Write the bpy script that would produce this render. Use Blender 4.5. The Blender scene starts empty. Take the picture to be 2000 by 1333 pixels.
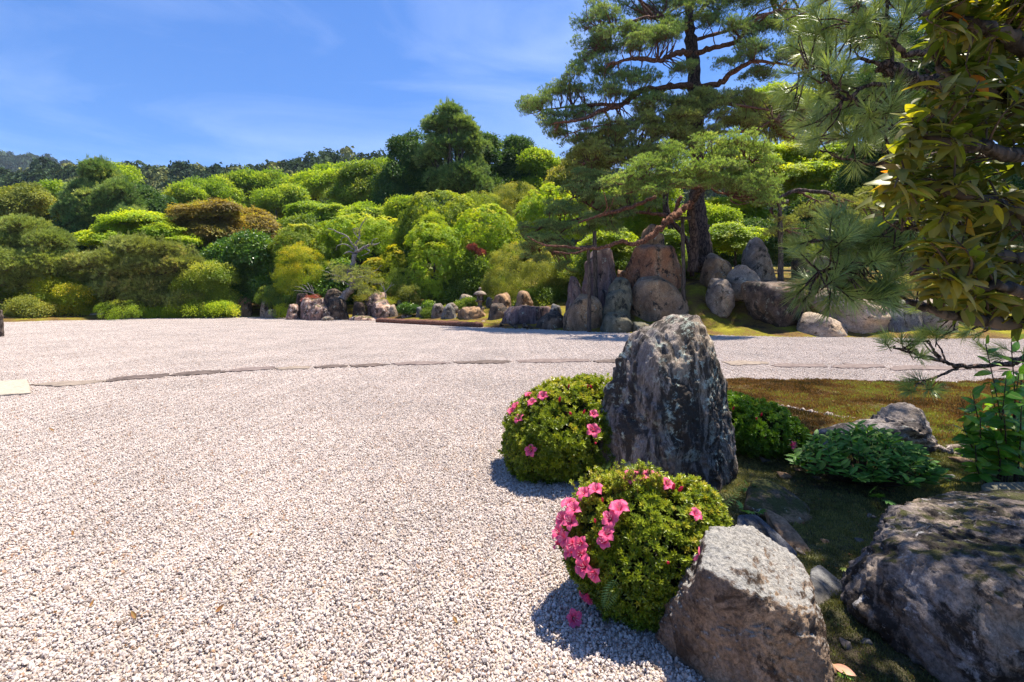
import bpy, bmesh, math, random
import numpy as np
from mathutils import Vector
R = math.radians
sc = bpy.context.scene
COL = sc.collection

# ------------------------------------------------------------------ camera
F, HOR, H = 944.0, 575.0, 1.5          # focal length in photo pixels, horizon row, eye height (m)
cd = bpy.data.cameras.new('camera'); cam = bpy.data.objects.new('camera', cd); COL.objects.link(cam)
cam.location = (0, 0, H); cam.rotation_euler = (R(90), 0, 0)
cd.sensor_width = 36; cd.lens = F / 2000 * 36; cd.shift_y = -(666.5 - HOR) / 2000
cd.clip_start = 0.05; cd.clip_end = 6000
sc.camera = cam

# ------------------------------------------------------------------ sky, sun, exposure
SUN = Vector((0.29, 0.22, 0.93)).normalized()
w = bpy.data.worlds.new('World'); sc.world = w; w.use_nodes = True
nt = w.node_tree; nt.nodes.clear()
def N(t, typ, **kw):
    n = t.nodes.new(typ)
    for k, v in kw.items():
        if k.startswith('_'): n.inputs[k[1:].replace('_', ' ')].default_value = v
        else: setattr(n, k, v)
    return n
sky = N(nt, 'ShaderNodeTexSky', sky_type='NISHITA', sun_disc=False)
sky.sun_elevation = math.asin(SUN.z); sky.sun_rotation = math.atan2(SUN.x, SUN.y)
sky.altitude = 0; sky.air_density = 1.0; sky.dust_density = 0.5; sky.ozone_density = 3.0
hs = N(nt, 'ShaderNodeHueSaturation', _Hue=0.51, _Saturation=1.2, _Value=1.0)
skm = N(nt, 'ShaderNodeMix', data_type='RGBA', blend_type='MULTIPLY'); skm.inputs[0].default_value = 1.0; skm.inputs['B'].default_value = (0.365, 0.60, 0.90, 1)
nt.links.new(sky.outputs[0], hs.inputs['Color'])
tc = N(nt, 'ShaderNodeTexCoord')
mp = N(nt, 'ShaderNodeMapping'); mp.inputs['Scale'].default_value = (1.2, 1.6, 5.0); mp.inputs['Rotation'].default_value = (0.0, 0.5, 0.35)
mp.inputs['Location'].default_value = (0.9, 5.1, 4.4)
nt.links.new(tc.outputs['Generated'], mp.inputs[0])
n1 = N(nt, 'ShaderNodeTexNoise', _Scale=1.3, _Detail=7.0, _Roughness=0.55, _Distortion=0.7)
nt.links.new(mp.outputs[0], n1.inputs['Vector'])
rp = nt.nodes.new('ShaderNodeValToRGB'); rp.color_ramp.elements[0].position = 0.46; rp.color_ramp.elements[1].position = 0.86
nt.links.new(n1.outputs['Fac'], rp.inputs[0])
mul = N(nt, 'ShaderNodeMath', operation="MULTIPLY"); mul.inputs[1].default_value = 0.26
nt.links.new(rp.outputs[0], mul.inputs[0])
mx = N(nt, 'ShaderNodeMix', data_type='RGBA'); mx.inputs['B'].default_value = (4.6, 5.0, 5.8, 1)
nt.links.new(mul.outputs[0], mx.inputs['Factor']); gm = N(nt, 'ShaderNodeGamma', _Gamma=0.72); nt.links.new(hs.outputs[0], gm.inputs['Color']); nt.links.new(gm.outputs[0], skm.inputs['A']); nt.links.new(skm.outputs['Result'], mx.inputs['A'])
bg = N(nt, 'ShaderNodeBackground'); bg.inputs['Strength'].default_value = 0.15
nt.links.new(mx.outputs['Result'], bg.inputs[0])
wo = N(nt, 'ShaderNodeOutputWorld'); nt.links.new(bg.outputs[0], wo.inputs[0])

sl = bpy.data.lights.new('sun', 'SUN'); sl.energy = 5.0; sl.angle = R(0.53); sl.color = (1.0, 0.925, 0.80)
so = bpy.data.objects.new('sun', sl); COL.objects.link(so)
so.rotation_euler = SUN.to_track_quat('Z', 'Y').to_euler(); so.location = (10, 5, 30)
sc.view_settings.view_transform = 'Standard'; sc.view_settings.look = 'None'
sc.view_settings.exposure = 1.22; sc.view_settings.gamma = 1.0; sc.view_settings.use_curve_mapping = False
sc.render.engine = 'CYCLES'
cy = sc.cycles
cy.max_bounces = 9; cy.diffuse_bounces = 7; cy.glossy_bounces = 2; cy.transmission_bounces = 3; cy.transparent_max_bounces = 4
cy.use_denoising = True; cy.denoising_prefilter = 'NONE'
cy.caustics_reflective = False; cy.caustics_refractive = False
cy.sample_clamp_indirect = 6

# ------------------------------------------------------------------ pixel helpers (photo pixels at a chosen distance)
def P(px, py, Y): return np.array([(px - 1000) / F * Y, Y, H - (py - HOR) / F * Y])
def G(px, py, z=0.0): return P(px, py, F * (H - z) / (py - HOR))

# ------------------------------------------------------------------ noise
def _h(ix, iy, iz, seed):
    x = (ix.astype(np.int64) * 374761393 + iy.astype(np.int64) * 668265263 + iz.astype(np.int64) * 2147483647 + seed * 144269504) & 0xffffffff
    x = ((x ^ (x >> 13)) * 1274126177) & 0xffffffff
    x = ((x ^ (x >> 16)) * 2246822519) & 0xffffffff
    return ((x ^ (x >> 15)) & 0xffffff) / 8388607.5 - 1.0
def vnoise(p, seed=0):
    i = np.floor(p).astype(np.int64); f = p - i; u = f * f * f * (f * (f * 6 - 15) + 10)
    o = 0
    for dx in (0, 1):
        wx = u[:, 0] if dx else 1 - u[:, 0]
        for dy in (0, 1):
            wy = u[:, 1] if dy else 1 - u[:, 1]
            for dz in (0, 1):
                wz = u[:, 2] if dz else 1 - u[:, 2]
                o = o + wx * wy * wz * _h(i[:, 0] + dx, i[:, 1] + dy, i[:, 2] + dz, seed)
    return o
def fbm(p, oct=5, seed=0, gain=0.5, lac=2.03):
    a, s, o = 1.0, 0.0, 0
    for k in range(oct):
        o = o + a * vnoise(p + k * 17.3, seed + k); s += a; a *= gain; p = p * lac
    return o / s
def ridged(p, oct=4, seed=0):
    a, s, o = 1.0, 0.0, 0
    for k in range(oct):
        o = o + a * (1 - 2 * np.abs(vnoise(p + k * 11.7, seed + k))); s += a; a *= 0.5; p = p * 2.1
    return o / s

# ------------------------------------------------------------------ mesh helpers
def mk_mesh(name, V, faces, mats=(), smooth=False, midx=None, attrs=None):
    """faces: list of int arrays (M,k); midx: matching list of material indices"""
    me = bpy.data.meshes.new(name)
    V = np.ascontiguousarray(V, dtype=np.float32)
    me.vertices.add(len(V)); me.vertices.foreach_set('co', V.ravel())
    faces = [np.asarray(f, dtype=np.int32) for f in faces if len(f)]
    if faces:
        tot = sum(f.size for f in faces); n = sum(len(f) for f in faces)
        me.loops.add(tot); me.polygons.add(n)
        me.loops.foreach_set('vertex_index', np.concatenate([f.ravel() for f in faces]))
        sizes = np.concatenate([np.full(len(f), f.shape[1], np.int32) for f in faces])
        st = np.zeros(n, np.int32); st[1:] = np.cumsum(sizes)[:-1]
        me.polygons.foreach_set('loop_start', st)
        if midx is not None:
            mi = np.concatenate([np.full(len(f), m, np.int32) if np.isscalar(m) else m for f, m in zip(faces, midx)])
            me.polygons.foreach_set('material_index', mi)
        me.polygons.foreach_set('use_smooth', np.full(n, bool(smooth)))
    for m in mats: me.materials.append(m)
    for k, (typ, arr) in (attrs or {}).items():
        a = me.attributes.new(k, typ, 'POINT')
        arr = np.ascontiguousarray(arr)
        if typ == 'FLOAT_VECTOR': a.data.foreach_set('vector', arr.astype(np.float32).ravel())
        else: a.data.foreach_set('value', arr.ravel())
    me.update(calc_edges=True)
    if not faces: pass
    return me
class MB:
    def __init__(s): s.V = []; s.Q = []; s.T = []; s.qm = []; s.tm = []; s.n = 0
    def add(s, V, Q=None, T=None, m=0):
        if Q is not None and len(Q): s.Q.append(np.asarray(Q) + s.n); s.qm.append(np.full(len(Q), m, np.int32))
        if T is not None and len(T): s.T.append(np.asarray(T) + s.n); s.tm.append(np.full(len(T), m, np.int32))
        s.V.append(np.asarray(V, dtype=np.float64)); s.n += len(V); return s
    def mesh(s, name, mats, smooth=True, base=(0, 0, 0)):
        V = np.concatenate(s.V) - np.array(base)
        fs, ms = [], []
        if s.Q: fs.append(np.concatenate(s.Q)); ms.append(np.concatenate(s.qm))
        if s.T: fs.append(np.concatenate(s.T)); ms.append(np.concatenate(s.tm))
        return mk_mesh(name, V, fs, mats, smooth, ms)
def tube(pts, rad, n=8, cap=True):
    pts = np.asarray(pts, float); rad = np.broadcast_to(np.asarray(rad, float), (len(pts),)).copy()
    d = np.gradient(pts, axis=0); d /= np.linalg.norm(d, axis=1)[:, None] + 1e-9
    up = np.array([0.31, 0.17, 0.93]) if abs(d[0][2]) < 0.9 else np.array([0.9, 0.3, 0.1])
    a = np.cross(d, up); a /= np.linalg.norm(a, axis=1)[:, None] + 1e-9
    b = np.cross(d, a)
    t = np.linspace(0, 2 * np.pi, n, endpoint=False)
    V = pts[:, None, :] + rad[:, None, None] * (np.cos(t)[None, :, None] * a[:, None, :] + np.sin(t)[None, :, None] * b[:, None, :])
    V = V.reshape(-1, 3); m = len(pts)
    i = np.arange(m - 1)[:, None] * n; j = np.arange(n)[None, :]; k = (j + 1) % n
    Q = np.stack([i + j, i + k, i + n + k, i + n + j], -1).reshape(-1, 4)
    T = None
    if cap:
        V = np.vstack([V, pts[:1], pts[-1:]]); c0, c1 = m * n, m * n + 1
        jj = np.arange(n); kk = (jj + 1) % n
        T = np.vstack([np.stack([kk, jj, np.full(n, c0)], -1), np.stack([(m - 1) * n + jj, (m - 1) * n + kk, np.full(n, c1)], -1)])
    return V, Q, T
def spline(pts, rad, sub=6, wob=0.0, rng=None):
    """Catmull-Rom through pts with radii"""
    pts = np.asarray(pts, float); rad = np.asarray(rad, float)
    if len(pts) == 2:
        pts = np.array([pts[0], (pts[0] + pts[1]) / 2, pts[1]]); rad = np.array([rad[0], (rad[0] + rad[-1]) / 2, rad[-1]])
    p = np.vstack([2 * pts[0] - pts[1], pts, 2 * pts[-1] - pts[-2]])
    o, r = [], []
    for i in range(len(pts) - 1):
        for t in np.linspace(0, 1, sub, endpoint=False):
            a, b, c, d = p[i], p[i + 1], p[i + 2], p[i + 3]
            o.append(0.5 * (2 * b + (c - a) * t + (2 * a - 5 * b + 4 * c - d) * t * t + (3 * b - 3 * c + d - a) * t ** 3))
            r.append(rad[i] * (1 - t) + rad[i + 1] * t)
    o.append(pts[-1]); r.append(rad[-1]); o = np.array(o); r = np.array(r)
    if wob and rng is not None:
        o[1:-1] += rng.normal(0, 1, (len(o) - 2, 3)) * wob * r[1:-1, None]; r = r * (1 + rng.normal(0, 0.1, len(r)))
    return o, r

# ------------------------------------------------------------------ object helpers
def link(name, me, parent=None, base=(0, 0, 0)):
    o = bpy.data.objects.new(name, me); COL.objects.link(o)
    if parent is not None: o.parent = parent
    else: o.location = base
    return o
def thing(name, label, cat, base, group=None):
    o = bpy.data.objects.new(name, None); COL.objects.link(o); o.location = base
    o.empty_display_size = 0.2
    o['label'] = label; o['category'] = cat
    if group: o['group'] = group
    return o
def tag(o, label, cat, group=None, kind=None):
    if label: o['label'] = label
    if cat: o['category'] = cat
    if group: o['group'] = group
    if kind: o['kind'] = kind
    return o

# ------------------------------------------------------------------ materials
def newmat(name):
    m = bpy.data.materials.new(name); m.use_nodes = True; t = m.node_tree
    t.nodes.clear(); out = t.nodes.new('ShaderNodeOutputMaterial'); return m, t, out
def ramp(t, stops, interp='LINEAR'):
    r = t.nodes.new('ShaderNodeValToRGB'); cr = r.color_ramp; cr.interpolation = interp
    while len(cr.elements) < len(stops): cr.elements.new(0.5)
    for e, (p, c) in zip(cr.elements, stops):
        e.position = p; e.color = (*c, 1) if not np.isscalar(c) else (c, c, c, 1)
    return r
def L(t, a, b): t.links.new(a, b)
def mixc(t, fac, a, b, mode='MIX'):
    m = t.nodes.new('ShaderNodeMix'); m.data_type = 'RGBA'; m.blend_type = mode
    for s, v in (('Factor', fac), ('A', a), ('B', b)):
        if hasattr(v, 'links') or hasattr(v, 'is_linked'): t.links.new(v, m.inputs[s])
        elif s == 'Factor': m.inputs[0].default_value = v
        else: m.inputs[s].default_value = (*v, 1)
    return m.outputs['Result']
def math_(t, op, a, b=None, clamp=False):
    m = t.nodes.new('ShaderNodeMath'); m.operation = op; m.use_clamp = clamp
    for i, v in enumerate((a, b)):
        if v is None: continue
        if hasattr(v, 'is_linked'): t.links.new(v, m.inputs[i])
        else: m.inputs[i].default_value = v
    return m.outputs[0]

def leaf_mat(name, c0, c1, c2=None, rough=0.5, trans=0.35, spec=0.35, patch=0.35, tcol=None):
    """c0..c1 by per-spray tint; c2 on the few sprays with the highest tint (new shoots, light-painted tops)"""
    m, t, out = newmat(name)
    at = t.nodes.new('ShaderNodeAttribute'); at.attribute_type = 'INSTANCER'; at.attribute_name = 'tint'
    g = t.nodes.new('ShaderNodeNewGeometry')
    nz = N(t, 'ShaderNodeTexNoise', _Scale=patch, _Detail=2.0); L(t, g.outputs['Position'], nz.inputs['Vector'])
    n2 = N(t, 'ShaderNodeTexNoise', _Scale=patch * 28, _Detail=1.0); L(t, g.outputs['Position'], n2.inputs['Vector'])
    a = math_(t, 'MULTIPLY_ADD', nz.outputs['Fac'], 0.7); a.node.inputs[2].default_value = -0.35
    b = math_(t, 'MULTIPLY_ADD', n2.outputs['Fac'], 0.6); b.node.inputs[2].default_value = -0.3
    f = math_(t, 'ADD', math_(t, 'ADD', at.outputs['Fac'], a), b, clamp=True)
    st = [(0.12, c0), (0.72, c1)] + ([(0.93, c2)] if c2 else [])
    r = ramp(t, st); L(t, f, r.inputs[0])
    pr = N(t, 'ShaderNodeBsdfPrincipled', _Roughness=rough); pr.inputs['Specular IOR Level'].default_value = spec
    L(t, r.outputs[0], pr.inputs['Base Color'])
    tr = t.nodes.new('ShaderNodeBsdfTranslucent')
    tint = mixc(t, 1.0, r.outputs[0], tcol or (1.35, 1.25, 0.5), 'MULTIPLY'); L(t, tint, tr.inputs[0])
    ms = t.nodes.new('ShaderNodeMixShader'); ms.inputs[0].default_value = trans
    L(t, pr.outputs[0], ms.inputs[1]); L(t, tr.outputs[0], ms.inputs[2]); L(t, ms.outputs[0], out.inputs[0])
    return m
def bark_mat(name, c0, c1, scale=6.0, stretch=0.25, bump=0.6):
    m, t, out = newmat(name)
    tc = t.nodes.new('ShaderNodeTexCoord'); mp = t.nodes.new('ShaderNodeMapping'); mp.inputs['Scale'].default_value = (scale, scale, scale * stretch)
    L(t, tc.outputs['Object'], mp.inputs[0])
    v = N(t, 'ShaderNodeTexVoronoi', feature='DISTANCE_TO_EDGE', _Scale=1.6)
    nz = N(t, 'ShaderNodeTexNoise', _Scale=2.2, _Detail=6.0, _Distortion=0.6); L(t, mp.outputs[0], nz.inputs['Vector'])
    vm = t.nodes.new('ShaderNodeVectorMath'); vm.operation = 'ADD'; L(t, mp.outputs[0], vm.inputs[0]); L(t, nz.outputs['Color'], vm.inputs[1])
    L(t, vm.outputs[0], v.inputs['Vector'])
    cr = ramp(t, [(0.0, 0.0), (0.16, 1.0)]); L(t, v.outputs['Distance'], cr.inputs[0])
    f = math_(t, 'MULTIPLY', cr.outputs[0], nz.outputs['Fac'])
    r = ramp(t, [(0.05, c0), (0.6, c1)]); L(t, f, r.inputs[0])
    pr = N(t, 'ShaderNodeBsdfPrincipled', _Roughness=0.9); pr.inputs['Specular IOR Level'].default_value = 0.15
    L(t, r.outputs[0], pr.inputs['Base Color'])
    bp = N(t, 'ShaderNodeBump', _Strength=bump, _Distance=0.03); L(t, f, bp.inputs['Height']); L(t, bp.outputs[0], pr.inputs['Normal'])
    L(t, pr.outputs[0], out.inputs[0]); return m
def rock_mat(name, dark, mid, light, scale=2.5, lich=(0.42, 0.45, 0.36), lamt=0.5, crust=None, camt=0.0, moss=0.0, stretch=(1, 1, 0.6), bump=0.5, fine=1.0, mosscol=(0.10, 0.11, 0.015), bd=0.02, topl=None):
    """weathered rock: three stone colours by noise, dark crust, lichen spots, moss on upward faces"""
    m, t, out = newmat(name)
    tc = t.nodes.new('ShaderNodeTexCoord'); mp = t.nodes.new('ShaderNodeMapping'); mp.inputs['Scale'].default_value = stretch
    mp.inputs['Rotation'].default_value = (0.25, 0.35, 0.2)
    L(t, tc.outputs['Object'], mp.inputs[0])
    def nz(s, d=6.0, ro=0.6, di=0.0, src=None):
        n = N(t, 'ShaderNodeTexNoise', _Scale=s, _Detail=d, _Roughness=ro, _Distortion=di); L(t, src or mp.outputs[0], n.inputs['Vector']); return n.outputs['Fac']
    big = nz(scale, 8.0, 0.62, 0.8)
    r = ramp(t, [(0.32, dark), (0.5, mid), (0.68, light)]); L(t, big, r.inputs[0])
    col = r.outputs[0]
    hue = nz(scale * 0.6, 3.0); hr = ramp(t, [(0.35, (0.78, 0.82, 0.95)), (0.65, (1.2, 1.04, 0.86))]); L(t, hue, hr.inputs[0])
    col = mixc(t, 1.0, col, hr.outputs[0], 'MULTIPLY')
    gr = nz(scale * 22 * fine, 5.0, 0.75); g2 = ramp(t, [(0.36, 0.42), (0.64, 1.42)]); L(t, gr, g2.inputs[0])
    col = mixc(t, 0.8, col, g2.outputs[0], 'MULTIPLY')
    if camt > 0:
        c = nz(scale * 1.7, 9.0, 0.72, 0.5); cr = ramp(t, [(0.60 - camt * 0.22, 0.0), (0.66 - camt * 0.2, 1.0)]); L(t, c, cr.inputs[0])
        col = mixc(t, math_(t, 'MULTIPLY', cr.outputs[0], 0.9), col, crust or (0.02, 0.018, 0.016))
    if lamt > 0:
        v = nz(scale * 3.1, 9.0, 0.76, 0.3, tc.outputs['Object']); lr = ramp(t, [(0.63 - lamt * 0.12, 0.0), (0.67 - lamt * 0.1, 1.0)]); L(t, v, lr.inputs[0])
        lb = nz(scale * 0.9, 2.0); lq = ramp(t, [(0.42, 0.0), (0.58, 1.0)]); L(t, lb, lq.inputs[0])
        lf = math_(t, 'MULTIPLY', lr.outputs[0], math_(t, 'MULTIPLY_ADD', lq.outputs[0], 0.75)); lf.node.inputs[1].links[0].from_node.inputs[2].default_value = 0.2
        lc = mixc(t, 0.7, lich, g2.outputs[0], 'MULTIPLY')
        col = mixc(t, lf, col, lc)
    if topl:
        g3 = t.nodes.new('ShaderNodeNewGeometry'); sp3 = t.nodes.new('ShaderNodeSeparateXYZ'); L(t, g3.outputs['Normal'], sp3.inputs[0])
        tn = math_(t, 'ADD', sp3.outputs['Z'], math_(t, 'MULTIPLY_ADD', gr, 0.9)); tn.node.inputs[1].links[0].from_node.inputs[2].default_value = -0.45
        tr3 = ramp(t, [(0.55, 0.0), (0.80, 1.0)]); L(t, tn, tr3.inputs[0])
        lc3 = mixc(t, 0.85, topl, g2.outputs[0], 'MULTIPLY'); col = mixc(t, math_(t, 'MULTIPLY', tr3.outputs[0], 0.85), col, lc3)
    if moss > 0:
        g = t.nodes.new('ShaderNodeNewGeometry'); sp = t.nodes.new('ShaderNodeSeparateXYZ'); L(t, g.outputs['Normal'], sp.inputs[0])
        mn = nz(scale * 2.4, 6.0, 0.7)
        a = math_(t, 'MULTIPLY', sp.outputs['Z'], 0.45); a = math_(t, 'ADD', a, mn); mr = ramp(t, [(1.02 - moss * 0.4, 0.0), (1.12 - moss * 0.4, 1.0)]); L(t, a, mr.inputs[0])
        mc = mixc(t, 0.7, mosscol, g2.outputs[0], 'MULTIPLY'); col = mixc(t, mr.outputs[0], col, mc)
    pr = N(t, 'ShaderNodeBsdfPrincipled', _Roughness=0.88); pr.inputs['Specular IOR Level'].default_value = 0.2
    L(t, col, pr.inputs['Base Color'])
    h = math_(t, 'ADD', math_(t, 'MULTIPLY', big, 1.0), math_(t, 'MULTIPLY', gr, 0.35))
    h = math_(t, 'ADD', h, math_(t, 'MULTIPLY', nz(scale * 6, 8.0, 0.72, 1.0), 0.6))
    bp = N(t, 'ShaderNodeBump', _Strength=bump, _Distance=bd); L(t, h, bp.inputs['Height']); L(t, bp.outputs[0], pr.inputs['Normal'])
    L(t, pr.outputs[0], out.inputs[0]); return m
def plain_mat(name, c0, c1, scale=8.0, rough=0.8, bump=0.3, spec=0.2, detail=5.0, bd=0.01):
    m, t, out = newmat(name)
    tc = t.nodes.new('ShaderNodeTexCoord'); nz = N(t, 'ShaderNodeTexNoise', _Scale=scale, _Detail=detail, _Roughness=0.65); L(t, tc.outputs['Object'], nz.inputs['Vector'])
    r = ramp(t, [(0.35, c0), (0.65, c1)]); L(t, nz.outputs['Fac'], r.inputs[0])
    pr = N(t, 'ShaderNodeBsdfPrincipled', _Roughness=rough); pr.inputs['Specular IOR Level'].default_value = spec
    L(t, r.outputs[0], pr.inputs['Base Color'])
    if bump:
        bp = N(t, 'ShaderNodeBump', _Strength=bump, _Distance=bd); L(t, nz.outputs['Fac'], bp.inputs['Height']); L(t, bp.outputs[0], pr.inputs['Normal'])
    L(t, pr.outputs[0], out.inputs[0]); return m

# ------------------------------------------------------------------ scattering leaves, needles and pebbles as stuff
NV = 3
def scatter_group():
    g = bpy.data.node_groups.new('scatter', 'GeometryNodeTree')
    g.interface.new_socket('Geometry', in_out='INPUT', socket_type='NodeSocketGeometry')
    g.interface.new_socket('Geometry', in_out='OUTPUT', socket_type='NodeSocketGeometry')
    gi = g.nodes.new('NodeGroupInput'); go = g.nodes.new('NodeGroupOutput')
    def named(nm, typ):
        n = g.nodes.new('GeometryNodeInputNamedAttribute'); n.data_type = typ; n.inputs[0].default_value = nm; return n.outputs['Attribute']
    src = named('src', 'INT')
    def sep(val):
        c = g.nodes.new('FunctionNodeCompare'); c.data_type = 'INT'; c.operation = 'EQUAL'
        ins = [s for s in c.inputs if s.enabled or s.type == 'INT']; ins = [s for s in c.inputs if s.type == 'INT']
        g.links.new(src, ins[0]); ins[1].default_value = val
        s = g.nodes.new('GeometryNodeSeparateGeometry'); s.domain = 'POINT'
        g.links.new(gi.outputs[0], s.inputs[0]); g.links.new(c.outputs[0], s.inputs[1]); return s.outputs[0]
    pts = sep(-1)
    j = g.nodes.new('GeometryNodeJoinGeometry')
    for k in range(NV):
        gg = g.nodes.new('GeometryNodeGeometryToInstance'); g.links.new(sep(k), gg.inputs[0]); g.links.new(gg.outputs[0], j.inputs[0])
    ip = g.nodes.new('GeometryNodeInstanceOnPoints')
    g.links.new(pts, ip.inputs['Points']); g.links.new(j.outputs[0], ip.inputs['Instance']); ip.inputs['Pick Instance'].default_value = True
    g.links.new(named('var', 'INT'), ip.inputs['Instance Index']); g.links.new(named('rot', 'FLOAT_VECTOR'), ip.inputs['Rotation'])
    g.links.new(named('scl', 'FLOAT_VECTOR'), ip.inputs['Scale']); g.links.new(ip.outputs[0], go.inputs[0])
    return g
SG = scatter_group()
def eul_from(nrm, spin):
    """euler angles taking +Z onto each normal, spun about it"""
    n = nrm / (np.linalg.norm(nrm, axis=1)[:, None] + 1e-9)
    a = np.where(np.abs(n[:, 2:3]) < 0.95, np.array([[0, 0, 1.0]]), np.array([[1.0, 0, 0]]))
    x = np.cross(a, n); x /= np.linalg.norm(x, axis=1)[:, None]; y = np.cross(n, x)
    c, s = np.cos(spin)[:, None], np.sin(spin)[:, None]
    x, y = x * c + y * s, -x * s + y * c
    ry = -np.arcsin(np.clip(x[:, 2], -1, 1)); rx = np.arctan2(y[:, 2], n[:, 2]); rz = np.arctan2(x[:, 1], x[:, 0])
    return np.stack([rx, ry, rz], -1)
def scatter(name, sources, pts, nrm, scl, tint, mats, parent=None, base=(0, 0, 0), rng=None, spin=None):
    n = len(pts); rng = rng or np.random.default_rng(1)
    if np.ndim(scl) == 1: scl = np.repeat(np.asarray(scl)[:, None], 3, 1)
    rot = eul_from(nrm, rng.uniform(0, 2 * np.pi, n) if spin is None else spin)
    V = [np.asarray(pts) - np.array(base)]; fs = []; ms = []; s_ = [np.full(n, -1)]; off = n
    for k in range(NV):
        sv, sf, sm = sources[k % len(sources)]
        V.append(sv); s_.append(np.full(len(sv), k)); fs.append(sf + off); ms.append(sm); off += len(sv)
    V = np.concatenate(V); tot = len(V)
    def pad(a, w=None):
        o = np.zeros((tot,) if w is None else (tot, w)); o[:n] = a; return o
    me = mk_mesh(name, V, fs, mats, False, ms, {
        'src': ('INT', np.concatenate(s_).astype(np.int32)), 'var': ('INT', pad(rng.integers(0, NV, n)).astype(np.int32)),
        'rot': ('FLOAT_VECTOR', pad(rot, 3)), 'scl': ('FLOAT_VECTOR', pad(scl, 3)), 'tint': ('FLOAT', pad(tint).astype(np.float32))})
    o = link(name, me, parent, base)
    md = o.modifiers.new('scatter', 'NODES'); md.node_group = SG
    o['kind'] = 'stuff'
    return o

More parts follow.
